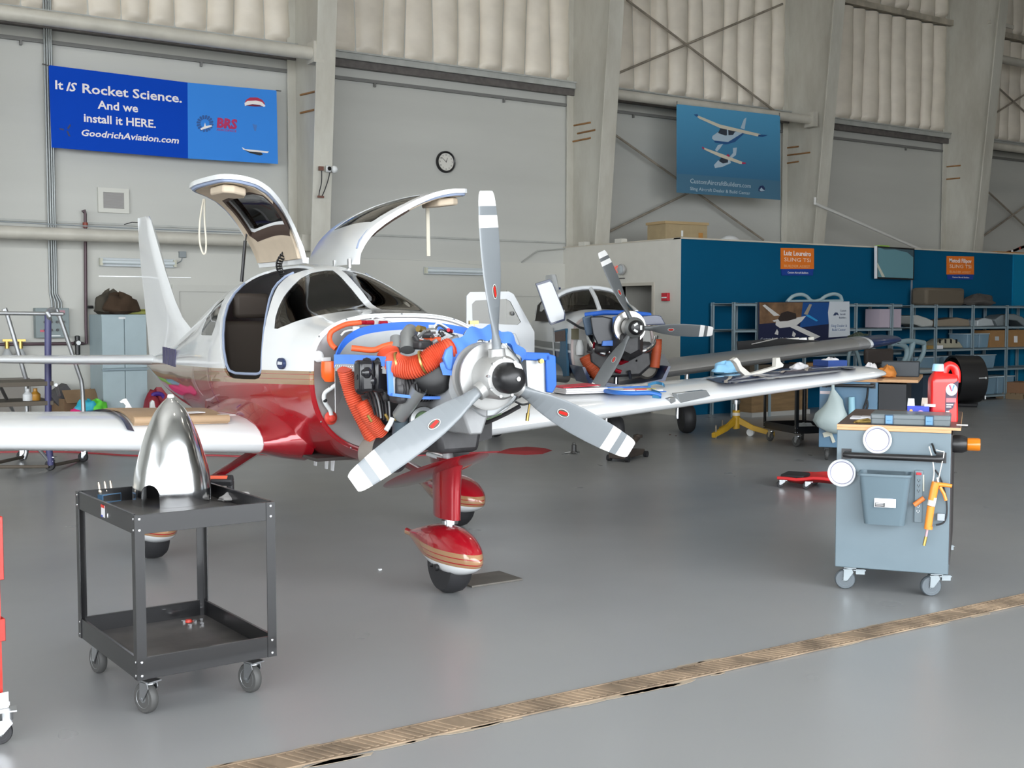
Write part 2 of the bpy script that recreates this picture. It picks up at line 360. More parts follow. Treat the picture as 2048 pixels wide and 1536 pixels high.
# roof, front wall and side wall around the open doors
M_roof = mat('roof_insulation', (.72, .70, .66), .6)
struct(MB().bb((-14, -4.5, 10.6), (45, 17.2, 10.8)), 'ceiling', M_roof)
struct(MB().bb((11, -4.7, 0), (45, -4.5, 10.6)).bb((-14.2, -4.7, 6.2), (11, -4.5, 10.6)), 'wall_front_doors', M_wall)
struct(MB().bb((45, -4.7, 0), (45.2, 17.2, 10.6)), 'wall_right', M_wall)
struct(MB().bb((-14.2, -4.7, 6.2), (-14, 17.2, 10.6)).bb((-14.2, 8, 0), (-14, 17.2, 6.2)), 'wall_left', M_wall)
for x, y in LAMPS: MB().lathe([(.30, 9.38), (.36, 9.36), (.30, 9.62), (.12, 9.78), (.05, 9.8), (.02, 10.6)], 20, Matrix.Translation((x, y, 0)), caps=False).build('trim_lamp_housing', M_rail, kind='structure')
# ================================================================== FIRST AIRCRAFT (red, gold and white)
AO = Vector((3.434, 7.635, 0)); AA = R(-3)
AMX = Matrix(((math.sin(AA), math.cos(AA), 0, AO.x), (-math.cos(AA), math.sin(AA), 0, AO.y), (0, 0, 1, 0), (0, 0, 0, 1)))   # x forward, y to its left, z up
AMI = AMX.inverted()
def ax_(px, py, x): d = AMI.to_3x3() @ ray(px, py); o = AMI @ CAM; return o + d * ((x - o.x) / d.x)
def ay_(px, py, y): d = AMI.to_3x3() @ ray(px, py); o = AMI @ CAM; return o + d * ((y - o.y) / d.y)
def az_(px, py, z): d = AMI.to_3x3() @ ray(px, py); o = AMI @ CAM; return o + d * ((z - o.z) / d.z)
ST=[(-4.55, 0.045, 1.1, 1.168, 1.03, 2.0, 2.0), (-4.2, 0.093, 1.11, 1.212, 0.955, 2.0, 2.0), (-3.6, 0.169, 1.13, 1.296, 0.845, 2.0, 2.0), (-3.0, 0.254, 1.148, 1.386, 0.775, 2.0, 2.1), (-2.45, 0.332, 1.162, 1.513, 0.735, 2.0, 2.2), (-2.0, 0.395, 1.173, 1.633, 0.71, 2.0, 2.3), (-1.6, 0.452, 1.183, 1.74, 0.695, 2.0, 2.3), (-1.1, 0.524, 1.198, 1.852, 0.68, 2.017, 2.4), (-0.7, 0.574, 1.21, 1.914, 0.67, 2.027, 2.4), (-0.35, 0.61, 1.223, 1.941, 0.663, 2.067, 2.4), (0.0, 0.629, 1.235, 1.946, 0.658, 2.1, 2.4), (0.3, 0.636, 1.24, 1.925, 0.657, 2.15, 2.4), (0.5, 0.634, 1.245, 1.875, 0.659, 2.2, 2.4), (0.75, 0.628, 1.25, 1.765, 0.665, 2.5, 2.4), (1.0, 0.617, 1.258, 1.645, 0.68, 2.8, 2.4), (1.1, 0.61, 1.262, 1.628, 0.69, 2.7, 2.4), (1.25, 0.6, 1.268, 1.615, 0.715, 2.7, 2.45), (1.43, 0.582, 1.272, 1.605, 0.762, 2.8, 2.5)]
def fpar(x):
    XS = [s[0] for s in ST]; x = min(max(x, XS[0]), XS[-1]); i = 0
    while i < len(XS) - 2 and x > XS[i + 1]: i += 1
    h = XS[i + 1] - XS[i]; t = (x - XS[i]) / h; out = []
    for k in range(1, 7):
        def sl(j):
            if j <= 0 or j >= len(XS) - 1:
                a = max(0, min(j, len(XS) - 2)); return (ST[a + 1][k] - ST[a][k]) / (XS[a + 1] - XS[a])
            d0 = (ST[j][k] - ST[j - 1][k]) / (XS[j] - XS[j - 1]); d1 = (ST[j + 1][k] - ST[j][k]) / (XS[j + 1] - XS[j])
            return 0 if d0 * d1 <= 0 else 2 * d0 * d1 / (d0 + d1)
        m1, m2 = sl(i) * h, sl(i + 1) * h
        out.append((2 * t ** 3 - 3 * t * t + 1) * ST[i][k] + (t ** 3 - 2 * t * t + t) * m1 + (-2 * t ** 3 + 3 * t * t) * ST[i + 1][k] + (t ** 3 - t * t) * m2)
    return out
def fsec(x, inset=0.0, n=72):
    w, zm, zt, zb, nt, nb = fpar(x); w -= inset; zt -= inset; zb += inset; r = []
    for k in range(n):
        a = 2 * PI * k / n; c, s = math.cos(a), math.sin(a); e = nt if s >= 0 else nb; h = (zt - zm) if s >= 0 else (zm - zb)
        r.append((x, w * math.copysign(abs(c) ** (2 / e), c), zm + h * math.copysign(abs(s) ** (2 / e), s)))
    return r
def fsolid(inset, x0=-4.55, x1=1.43, n=72):
    N = 88; return MB().loft([fsec(x0 + (x1 - x0) * i / N, inset, n) for i in range(N + 1)]).mesh('solid', [], smooth=0)
def boolm(a, b, op):
    oa = bpy.data.objects.new('a', a); ob = bpy.data.objects.new('b', b); COL.objects.link(oa); COL.objects.link(ob)
    m = oa.modifiers.new('b', 'BOOLEAN'); m.operation = op; m.object = ob; m.solver = 'EXACT'
    bpy.context.view_layer.update()
    r = bpy.data.meshes.new_from_object(oa.evaluated_get(bpy.context.evaluated_depsgraph_get()))
    bpy.data.objects.remove(oa); bpy.data.objects.remove(ob); return r
def cutter(pts, n, a, b):
    n = Vector(n).normalized(); P = [Vector(p) for p in pts]; k = len(P)
    A_ = [p + n * a for p in P]; B_ = [p + n * b for p in P]; ca = sum(A_, Vector()) / k; cb = sum(B_, Vector()) / k
    m = MB(); m.v = [tuple(p) for p in A_ + B_ + [ca, cb]]
    for i in range(k):
        j = (i + 1) % k
        m.f += [[i, j, k + j, k + i], [j, i, 2 * k], [k + i, k + j, 2 * k + 1]]
    m.m = [0] * len(m.f); return m.mesh('cut', [], smooth=0)
def sideprism(poly, sgn, y0=.13, y1=1.2):
    return cutter([(x, sgn * y0, z) for x, z in poly], (0, sgn, 0), 0, y1 - y0)
def shrink(poly, d):      # offset a closed outline inwards
    n = len(poly); P = [Vector((p[0], p[1])) for p in poly]
    ar = sum(P[i].x * P[(i + 1) % n].y - P[(i + 1) % n].x * P[i].y for i in range(n)); s = 1 if ar > 0 else -1; out = []
    for i in range(n):
        t = (P[(i + 1) % n] - P[i - 1]).normalized(); out.append((P[i].x - t.y * d * s, P[i].y + t.x * d * s))
    return out
def mir(pts): return [(p[0], -p[1], p[2]) for p in pts][::-1]
# ---- paint: white above, gold band with red pinstripes, red below
def paint_mat():
    m = bpy.data.materials.new('aircraft_paint'); m.use_nodes = True; t = m.node_tree; b = t.nodes['Principled BSDF']
    b.inputs['Roughness'].default_value = .22; b.inputs['Coat Weight'].default_value = .8; b.inputs['Coat Roughness'].default_value = .03
    tc = t.nodes.new('ShaderNodeTexCoord'); sp = t.nodes.new('ShaderNodeSeparateXYZ'); t.links.new(tc.outputs['Object'], sp.inputs[0])
    def ma(op, a, bb, c=None):
        n = t.nodes.new('ShaderNodeMath'); n.operation = op
        for i, v in enumerate((a, bb, c)):
            if v is None: continue
            if isinstance(v, (int, float)): n.inputs[i].default_value = v
            else: t.links.new(v, n.inputs[i])
        return n.outputs[0]
    zt = ma('MULTIPLY_ADD', sp.outputs['X'], .028, 1.234); zb = ma('MULTIPLY_ADD', sp.outputs['X'], .037, 1.143)
    f = ma('DIVIDE', ma('SUBTRACT', sp.outputs['Z'], zb), ma('SUBTRACT', zt, zb))
    f = ma('MULTIPLY_ADD', f, .5, .25)
    red, gold, white = (.33, .006, .012), (.33, .21, .115), (.80, .82, .83)
    r = ramp(t, f, [(0, red), (.25, gold), (.435, red), (.455, gold), (.615, red), (.635, gold), (.75, white)], 'CONSTANT')
    t.links.new(r.outputs[0], b.inputs['Base Color']); MATS['paint'] = m; return m
M_paint = paint_mat()
M_white = mat('gloss_white', (.80, .82, .83), .22, coat=.6)
M_red = mat('candy_red', (.33, .006, .014), .18, coat=1.0, metal=.25)
M_gold = mat('gold_stripe', (.36, .20, .10), .25, coat=.6)
M_beige = mat('beige_upholstery', (.60, .50, .38), .75, var=.06)
M_in = mat('cabin_trim_dark', (.045, .038, .034), .8)
M_glass = glass('tinted_acrylic', (.74, .735, .70), .6)
M_glass2 = glass('smoked_acrylic', (.32, .31, .30), .6)
M_seal = mat('blue_grey_door_seal', (.30, .36, .50), .6)
M_black = mat('black_rubber', (.018, .018, .02), .6)
M_blk = mat('black_paint', (.012, .012, .013), .35)
M_steel = mat('brushed_steel', (.55, .56, .57), .32, metal=1.0)
M_alu = mat('baffle_aluminium', (.47, .49, .50), .42, metal=.3, var=.12, vscale=4)
M_chrome = mat('chrome', (.75, .76, .78), .12, metal=1.0)
plane = empty('light_aircraft', mtx=AMX, label='red, gold and white low-wing aircraft with gull-wing doors raised and engine uncowled', cat='airplane')
# ---- outlines on the skin
DOOR = [(.058, 1.188), (.02, 1.205), (-.036, 1.239), (-.131, 1.338), (-.21, 1.43), (-.33, 1.54), (-.44, 1.64), (-.52, 1.73), (-.55, 1.82), (-.55, 2.1), (.37, 2.1), (.36, 1.87), (.35, 1.855), (.373, 1.822), (.407, 1.782), (.474, 1.722), (.587, 1.625), (.672, 1.531), (.73, 1.43), (.747, 1.32), (.745, 1.255), (.725, 1.22), (.69, 1.2), (.62, 1.19), (.4, 1.182), (.2, 1.177)]
REARW = [(-.98, 1.442), (-.50, 1.448), (-.475, 1.51), (-.52, 1.57), (-.62, 1.65), (-.74, 1.715), (-.93, 1.66), (-1.06, 1.56), (-1.04, 1.47)]
WS = [(.83, -.572, 1.511), (.751, -.537, 1.578), (.685, -.493, 1.641), (.612, -.43, 1.711), (.562, -.371, 1.763), (.487, -.268, 1.834), (.45, -.177, 1.872), (.442, -.072, 1.891), (.445, -.03, 1.891),
      (.60, -.03, 1.835), (.75, -.03, 1.765), (.9, -.03, 1.69), (1.0, -.03, 1.645), (1.095, -.03, 1.63), (1.12, -.18, 1.621), (1.112, -.27, 1.609), (1.085, -.347, 1.597), (1.045, -.42, 1.58), (1.0, -.48, 1.556), (.94, -.535, 1.53), (.87, -.565, 1.507)]
WSN = (.62, -.42, .66)
F0, F1, F2 = fsolid(0), fsolid(.016), fsolid(.045)
cuts = [sideprism(DOOR, s) for s in (-1, 1)]
wcuts = [sideprism(REARW, s, .2) for s in (-1, 1)] + [cutter(WS, WSN, -.2, .25), cutter(mir(WS), (WSN[0], -WSN[1], WSN[2]), -.2, .25)]
shell = boolm(F0, fsolid(.016, -4.5, 1.5), 'DIFFERENCE')
full = shell.copy()
for c in cuts + wcuts: shell = boolm(shell, c, 'DIFFERENCE')
def putm(me, name, m, parent, smooth=45, **k):
    me.materials.clear(); me.materials.append(m)
    for p in me.polygons: p.material_index = 0
    me.polygons.foreach_set('use_smooth', [True] * len(me.polygons)); me.set_sharp_from_angle(angle=R(smooth)); me.name = name
    o = bpy.data.objects.new(name, me); COL.objects.link(o); o.parent = parent
    return tag(o, **k)
putm(shell, 'fuselage', M_paint, plane)
liner = boolm(fsolid(.017, -1.9, 1.2), fsolid(.042, -1.88, 1.25), 'DIFFERENCE')
DIN = [(x + (.085 * max(0, min(1, (.25 - x) / .2))), z) for x, z in shrink(DOOR, .05)]
for s in (-1, 1): liner = boolm(liner, sideprism(DIN, s, .19), 'DIFFERENCE')
for c in wcuts: liner = boolm(liner, c, 'DIFFERENCE')
lo = putm(liner, 'cabin_lining', M_white, plane)
lo.data.materials.append(M_beige); lo.data.materials.append(M_in)
for p in lo.data.polygons:      # the faces towards the cabin carry the trim
    w_, zm, zt, zb, nt, nb = fpar(p.center.x); c = Vector((0, p.center.y, p.center.z - zm)); 
    d = (abs(p.center.y) / w_) ** 2.3 + (abs(p.center.z - zm) / ((zt - zm) if p.center.z > zm else (zm - zb))) ** 2.3
    if p.normal.dot(c) < 0 and c.length > .05: p.material_index = 1 if p.center.z > 1.5 else 2
fi = fsolid(.003, -2, 1.3); fo = fsolid(.009, -2.1, 1.4)
pane = boolm(fi, fo, 'DIFFERENCE')
putm(boolm(pane.copy(), wcuts[2], 'INTERSECT'), 'windscreen', M_glass, plane); putm(boolm(pane.copy(), wcuts[3], 'INTERSECT'), 'windscreen', M_glass, plane)
for c in wcuts[:2]: putm(boolm(pane.copy(), c, 'INTERSECT'), 'rear_window', M_glass2, plane)
# seal around each door frame
def onskin(x, z, sgn, inset):
    w, zm, zt, zb, nt, nb = fpar(x); e = nt if z >= zm else nb; h = (zt - zm) if z >= zm else (zm - zb)
    q = max(0, 1 - min(1, abs(z - zm) / h) ** e); return (x, sgn * max(.15, (w - inset) * q ** (1 / e)), z)
for s in (-1, 1):
    path = [onskin(x, min(z, fpar(x)[2] - .015), s, .014) for x, z in shrink(DOOR, .034) if z < 2]
    i0 = 9; path = path[i0:] + path[:i0]
    MB().tube(path, .009, 6).build('door_seal', M_seal, plane)
# ---- gull-wing doors, hinged beside the roof centre line
dsolid = boolm(fsolid(.001, -1.2, 1.2), fsolid(.03, -1.3, 1.3), 'DIFFERENCE')
dins = boolm(fsolid(.031, -1.2, 1.2), fsolid(.05, -1.3, 1.3), 'DIFFERENCE')
WIN = [(-.36, 1.75), (-.30, 1.68), (-.14, 1.53), (-.06, 1.47), (.50, 1.47), (.585, 1.51), (.53, 1.60), (.42, 1.70), (.36, 1.75), (.33, 1.765), (-.32, 1.765)]
for s in (-1, 1):
    hinge = Vector((0, s * .14, 1.935))
    root = empty('cabin_door', parent=plane); root.location = hinge; root.rotation_euler = (s * R(92), 0, 0)
    inv = Matrix.Translation(-hinge)
    def dput(me, name, m, par=None):
        me.transform(inv); return putm(me, name, m, par or root)
    dc = sideprism(shrink(DOOR, .004), s, .14); wc = sideprism(WIN, s, .2); wc2 = sideprism(shrink(WIN, -.022), s, .2)
    d = boolm(boolm(dsolid.copy(), dc, 'INTERSECT'), wc, 'DIFFERENCE'); dput(d, 'door_skin', M_white)
    d = boolm(boolm(dins.copy(), sideprism(shrink(DOOR, .045), s, .17), 'INTERSECT'), wc2, 'DIFFERENCE'); dput(d, 'door_trim', M_beige)
    g_ = boolm(boolm(fsolid(.004, -1.2, 1.2), fsolid(.012, -1.3, 1.3), 'DIFFERENCE'), wc, 'INTERSECT'); dput(g_, 'door_window', M_glass2)
    fr_ = boolm(boolm(boolm(fsolid(.030, -1.2, 1.2), fsolid(.052, -1.3, 1.3), 'DIFFERENCE'), wc2, 'INTERSECT'), sideprism(shrink(WIN, .004), s, .2), 'DIFFERENCE'); dput(fr_, 'window_rubber', mat('dark_brown_rubber', (.06, .035, .025), .7))
    path = [onskin(x, min(z, fpar(x)[2] - .04), s, .036) for x, z in shrink(DOOR, .03) if z < 2]; path = path[9:] + path[:9]
    MB().tube(path, .013, 6).xf(inv).build('door_gasket', M_seal, root)
    # armrest pocket, grab strap, hinges
    ar = [onskin(x, z, s, .055) for x, z in ((.62, 1.24), (.66, 1.30), (.62, 1.39), (.50, 1.42), (.38, 1.40), (.34, 1.30), (.36, 1.24))]
    MB().add([Vector(p) for p in ar] + [Vector(p) + Vector((0, -s * .05, 0)) for p in ar], [list(range(7)), list(range(7, 14))] + [[i, (i + 1) % 7, 7 + (i + 1) % 7, 7 + i] for i in range(7)]).xf(inv).build('door_pocket', M_beige, root, bevel=.012)
    for x in (.02, .28): MB().bb((x, s * .13 - .012, 1.915), (x + .025, s * .13 + .05 * s, 1.93)).xf(inv).build('hinge', M_steel, root)
# ---- cabin furniture
def pad(mb_pts, name, m, par, **k): return mb_pts.build(name, m, par, **k)
MB().loft([[(.92, y, z) for y, z in ((-.5, 1.25), (-.5, 1.46), (-.3, 1.53), (.3, 1.53), (.5, 1.46), (.5, 1.25))], [(.72, y, z) for y, z in ((-.5, 1.1), (-.5, 1.45), (-.3, 1.52), (.3, 1.52), (.5, 1.45), (.5, 1.1))]]).build('instrument_panel', M_in, plane, bevel=.01)
for s in (-1, 1):
    seat = MB().box((-.05, s * .27, 1.02), (.5, .46, .14)).build('seat', mat('tan_leather', (.045, .034, .026), .7), plane, bevel=.04)
    m = MB(); m.loft([[(-.30 + dx - .17 * t, s * .27 + y, 1.05 + .5 * t) for dx, y in ((0, -.22), (0, .22), (-.10, .22), (-.10, -.22))] for t in (0, .5, 1)])
    m.box((-.52, s * .27, 1.66), (.09, .26, .18)).build('seat_back', MATS['tan_leather'], plane, bevel=.03)
MB().bb((-1.8, -.45, .72), (1.2, .45, .74)).build('cabin_floor', M_in, plane)
# ---- wing, tailplane, fin
def foil(le, te, z, th, n=15, tilt=.0, y=0.0, camber=.02, axis='y'):
    c = le - te; up = []; lo = []
    for i in range(n):
        u = .5 * (1 - math.cos(PI * i / (n - 1))); t = 5 * th * (.2969 * math.sqrt(u) - .126 * u - .3516 * u * u + .2843 * u ** 3 - .1015 * u ** 4)
        cm = camber * (1 - (2 * u - .8) ** 2 if u > .4 else 1 - (1 - u / .4) ** 2)
        up.append((le - c * u, z + c * (cm + t) + tilt * c * (.4 - u))); lo.append((le - c * u, z + c * (cm - t) + tilt * c * (.4 - u)))
    ring = up + lo[-2:0:-1]
    return [(a, y, b) for a, b in ring] if axis == 'y' else [(a, b, y) for a, b in ring]
TILT = -.035
def wz(y): return .832 + .055 * (abs(y) - .6)
for s in (-1, 1):
    rings = []
    for y, le, te, th in ((.38, 1.0, -.52, .15), (.6, .985, -.50, .15), (1.5, .91, -.43, .145), (3.0, .785, -.32, .14), (4.4, .67, -.235, .13), (4.95, .62, -.2, .12), (5.12, .57, -.17, .10), (5.22, .48, -.12, .07), (5.26, .36, -.03, .03)):
        rings.append([(a, s * y, b) for a, _, b in foil(le, te, wz(y), th, y=0, tilt=TILT)])
    wing = MB().loft(rings).build('wing', M_white, plane, smooth=50)
    # root fairing, flaring out of the fuselage side
    rings = []
    for y, k, dz, grow in ((.40, 1.8, .05, .06), (.54, 1.6, .04, .04), (.60, 1.3, .02, .022), (.645, 1.12, .009, .012), (.68, 1.04, .003, .007), (.70, 1.015, 0, .004)):
        rings.append([(a, s * (y + max(0, y - .54) * .9 * max(0, min(1, (.75 - a) / .8))), wz(y) + dz + (b - wz(y)) * k) for a, _, b in foil(.985 + grow, -.50 - grow * 2, wz(y), .15, tilt=TILT)])
    MB().loft(rings).build('wing_root_fairing', M_red, plane, smooth=60)
    # dark seam strip and flap line
    # tailplane
    rings = [[(a, s * y, b) for a, _, b in foil(le, te, z, th, camber=0)] for y, le, te, z, th in ((.05, -4.02, -4.80, 1.140, .13), (.9, -4.10, -4.78, 1.155, .13), (1.75, -4.20, -4.75, 1.175, .12), (1.86, -4.27, -4.72, 1.177, .07), (1.9, -4.38, -4.65, 1.178, .03))]
    MB().loft(rings).build('tailplane', M_white, plane, smooth=50)
fin = [(1.15, -2.85, -4.40), (1.30, -2.95, -4.44), (1.463, -3.05, -4.48), (1.567, -3.34, -4.52), (1.734, -3.6, -4.57), (2.03, -3.945, -4.68), (2.395, -4.31, -4.78), (2.55, -4.46, -4.82), (2.60, -4.56, -4.82)]
def thin(le, te, z, t, n=12):
    r = []
    for i in range(n + 1): u = i / n; r.append((le + (te - le) * u, t * math.sqrt(max(0, math.sin(PI * min(1, .12 + u * .5)))) * min(1, math.sqrt(u * 6 + .001)), z))
    return r + [(x, -y, zz) for x, y, zz in r[::-1]]
MB().loft([thin(le, te, z, .055 if z < 2.55 else .03) for z, le, te in fin]).build('fin', M_white, plane, smooth=50)
rud = [(1.20, -4.42, -4.56), (1.50, -4.50, -4.68), (1.746, -4.585, -4.77), (2.03, -4.69, -4.86), (2.27, -4.755, -4.94), (2.55, -4.83, -4.985), (2.60, -4.83, -4.96)]
MB().loft([[(a, .045, z), (b, .008, z), (b, -.008, z), (a, -.045, z)] for z, a, b in rud]).build('rudder', M_white, plane, bevel=.006)
MB().cyl((-4.72, -.47, 1.985), (-4.72, .47, 1.985), .006, n=6).build('whip_antenna', M_white, plane)
MB().tube([(-4.83, 0, 2.55), (-4.93, -.08, 2.56), (-5.02, -.14, 2.54)], .005, 5).build('static_wick', M_blk, plane)
# registration strokes by the tailplane
for i, u in enumerate((0, .1, .22, .3, .44, .52, .68, .76, .9)):
    x = -2.30 - u * .9; w, zm, zt, zb, nt, nb = fpar(x); MB().box((x, -w - .002, 1.225), (.022 if i % 2 else .05, .01, .15)).build('registration_mark', mat('mark_purple', (.055, .05, .12), .4), plane)
# ---- undergearing
def pant(cx, cy, zc, L0, L1, ht, hb, wd, mats, name, par, yaw=0):
    m = MB(); N = 22; rings = []
    for i in range(N + 1):
        u = i / N; x = -L1 + (L0 + L1) * u
        q = math.sin(PI * min(1, max(.0, u)) ** .62) if u < 1 else 0
        q = max(.03, (math.sin(PI * (u ** 1.55))) ** .62 if 0 < u < 1 else .03)
        q = max(q, .16 * (1 - u) if u < .5 else .03)
        ring = []
        for k in range(28):
            a = 2 * PI * k / 28; sy, sz = math.cos(a), math.sin(a)
            yy = wd * q * math.copysign(abs(sy) ** .85, sy); zz = (ht if sz > 0 else hb) * q * math.copysign(abs(sz) ** .9, sz) + (.03 * (1 - u) if True else 0)
            ring.append((x, yy, zz))
        rings.append(ring)
    m.loft(rings); m.xf(Matrix.Translation((cx, cy, zc)) @ Matrix.Rotation(yaw, 4, 'Z'))
    o = m.build(name, mats, par, smooth=60); return o
def pant_mat():
    m = bpy.data.materials.new('wheel_pant_paint'); m.use_nodes = True; t = m.node_tree; b = t.nodes['Principled BSDF']
    b.inputs['Roughness'].default_value = .2; b.inputs['Coat Weight'].default_value = .9; b.inputs['Coat Roughness'].default_value = .03
    tc = t.nodes.new('ShaderNodeTexCoord'); sp = t.nodes.new('ShaderNodeSeparateXYZ'); t.links.new(tc.outputs['Object'], sp.inputs[0])
    f = nd(t, 'ShaderNodeMapRange'); t.links.new(sp.outputs['Z'], f.inputs[0]); f.inputs[1].default_value = .195; f.inputs[2].default_value = .275
    f.inputs[3].default_value = .25; f.inputs[4].default_value = .75
    red, gold, white = (.33, .006, .014), (.36, .20, .10), (.80, .82, .83)
    r = ramp(t, f.outputs[0], [(0, white), (.26, gold), (.36, red), (.40, gold), (.55, red), (.58, gold), (.74, red)], 'CONSTANT'); t.links.new(r.outputs[0], b.inputs['Base Color'])
    MATS['pant'] = m; return m
M_pant = pant_mat()
def wheel(name, c, r, w, par, axis=(0, 1, 0)):
    M = along(Vector(c) - Vector(axis) * w / 2, Vector(c) + Vector(axis) * w / 2)
    MB().lathe([(r * .45, 0), (r * .86, 0), (r * .97, w * .18), (r, w * .5), (r * .97, w * .82), (r * .86, w), (r * .45, w)], 28, M).build(name, M_black, par)
NX, NY = 1.85, .1
pant(NX, NY, .235, .36, .56, .145, .125, .115, M_pant, 'nose_wheel_pant', plane)
wheel('nose_tire', (NX, NY, .17), .17, .14, plane)
for dx, rr in ((-.02, .010), (.045, .02)): MB().cyl((NX + dx, NY - .121, .165), (NX + dx, NY - .10, .165), rr).build('pant_access_hole', M_blk, plane)
MB().cyl((NX, NY, .37), (NX, NY, .44), .028).cyl((NX, NY, .40), (NX, NY, .42), .05).build('swivel_pin', M_chrome, plane)
MB().cyl((NX, NY, .78), (NX, NY, 1.06), .039, n=20).build('gear_strut', M_white, plane)
MB().cyl((NX + .03, NY - .0385, .865), (NX + .03, NY - .0365, .865), .014).build('strut_hole', M_blk, plane)
def tear(cx, cy, z, a, b, n=24): return [(cx + (a * math.cos(2 * PI * k / n) - .25 * a * (math.cos(2 * PI * k / n) < 0) * -math.cos(2 * PI * k / n)), cy + b * math.sin(2 * PI * k / n) * (1 if math.cos(2 * PI * k / n) > 0 else 1 - .5 * math.cos(2 * PI * k / n) ** 2), z) for k in range(n)]
MB().loft([tear(NX - .03, NY, .43, .135, .05), tear(NX - .03, NY, .60, .14, .052), tear(NX - .03, NY, .72, .15, .056), tear(NX - .02, NY, .785, .19, .07)]).build('gear_leg_fairing', M_red, plane, smooth=60)
# saucer-shaped cowl collar left hanging on the leg, tilted
rings = []
for k_, dz in ((.12, -.035), (.55, .0), (.98, .035), (1.0, .042), (.55, .012), (.12, -.02)):
    rings.append([(NX - .20 + .56 * k_ * math.cos(a) + .22 * (1 - k_), NY + .20 * k_ * math.sin(a), .655 + dz * .5 + .30 * (.56 * k_ * math.cos(a) + .22 * (1 - k_))) for a in [2 * PI * i / 40 for i in range(40)]])
MB().loft(rings, caps=False).build('gear_collar_fairing', M_red, plane, smooth=50)
for s in (-1, 1):
    pant(-.02, s * 1.13, .235, .42, .62, .15, .125, .14, M_pant, 'main_wheel_pant', plane)
    wheel('main_tire', (0, s * 1.13, .19), .19, .15, plane)
    MB().loft([[(x0, s * (.30 + .80 * t), .735 - .45 * t + dz) for x0, dz in ((.10, 0), (.02, .035), (-.10, 0), (.02, -.035))] for t in (0, .3, .6, 1)]).build('gear_leg', M_red, plane)
for p in ((632, 928), (654, 934), (666, 932)):
    q = ay_(*p, -.12); MB().loft([[(q.x - .02, q.y - .006, .69), (q.x + .03, q.y - .006, .69), (q.x + .03, q.y + .006, .69), (q.x - .02, q.y + .006, .69)], [(q.x - .03, q.y - .004, .58), (q.x + .005, q.y - .004, .58), (q.x + .005, q.y + .004, .58), (q.x - .03, q.y + .004, .58)]]).build('belly_antenna', M_white, plane)
# ---- door hardware
MB().cyl((-.45, -.36, 1.83), (-.42, -.34, 2.12), .012, n=10).cyl((-.42, -.34, 2.1), (-.36, -.31, 2.42), .006, n=8).build('door_strut', M_blk, plane)
co = [];
for i in range(160):
    t = i / 159; co.append((.02 + .09 * math.sin(t * 3) * 0 - .05 * t, -.20 - .04 * math.sin(PI * t) + .020 * math.cos(t * 60), 2.02 - .16 * t + .016 * math.sin(t * 60)))
MB().tube(co, .005, 5).build('coiled_cord', M_blk, plane)
a = ax_(407, 398, .05); b = ax_(405, 505, .05); c = ax_(411, 505, .05); d = ax_(409, 398, .05)
MB().tube([a, ax_(400, 440, .05), ax_(399, 480, .05), b, c, ax_(412, 480, .05), ax_(409, 440, .05), d], .006, 6, smooth=4).build('door_strap', mat('strap_cream', (.62, .58, .48), .8), plane)
e = ax_(855, 415, .35); f = ax_(857, 512, .35)
MB().loft([[(e.x - .004, e.y - .013, e.z), (e.x + .004, e.y - .013, e.z), (e.x + .004, e.y + .013, e.z), (e.x - .004, e.y + .013, e.z)], [(f.x - .004, f.y - .013, f.z), (f.x + .004, f.y - .013, f.z), (f.x + .004, f.y + .013, f.z), (f.x - .004, f.y + .013, f.z)]]).build('door_strap', MATS['strap_cream'], plane)
# ---- propeller
prop = empty('propeller', parent=plane); prop.location = (2.55, .02, 1.275)
M_prop = mat('propeller_grey', (.215, .235, .25), .34, coat=.2); M_tip = mat('propeller_tip_white', (.80, .80, .79), .35)
M_hub = mat('cast_hub', (.46, .46, .45), .45, metal=.55, var=.1)
M_badge_r = mat('badge_red', (.62, .02, .015), .4); M_badge_d = mat('badge_dark', (.09, .08, .06), .4)
def interp(tab, x):
    for (a, va), (b, vb) in zip(tab, tab[1:]):
        if x <= b: return va + (vb - va) * max(0, (x - a) / (b - a))
    return tab[-1][1]
CH = [(.10, .054), (.16, .062), (.22, .082), (.30, .115), (.40, .142), (.52, .156), (.65, .156), (.76, .148), (.86, .132), (.92, .118), (.945, .10), (.952, .085)]
TH = [(.10, .95), (.16, .8), (.22, .5), (.30, .26), (.40, .17), (.55, .12), (.75, .09), (.95, .07)]
BE = [(.10, 54), (.22, 46), (.32, 36), (.5, 25), (.7, 19), (.95, 15)]
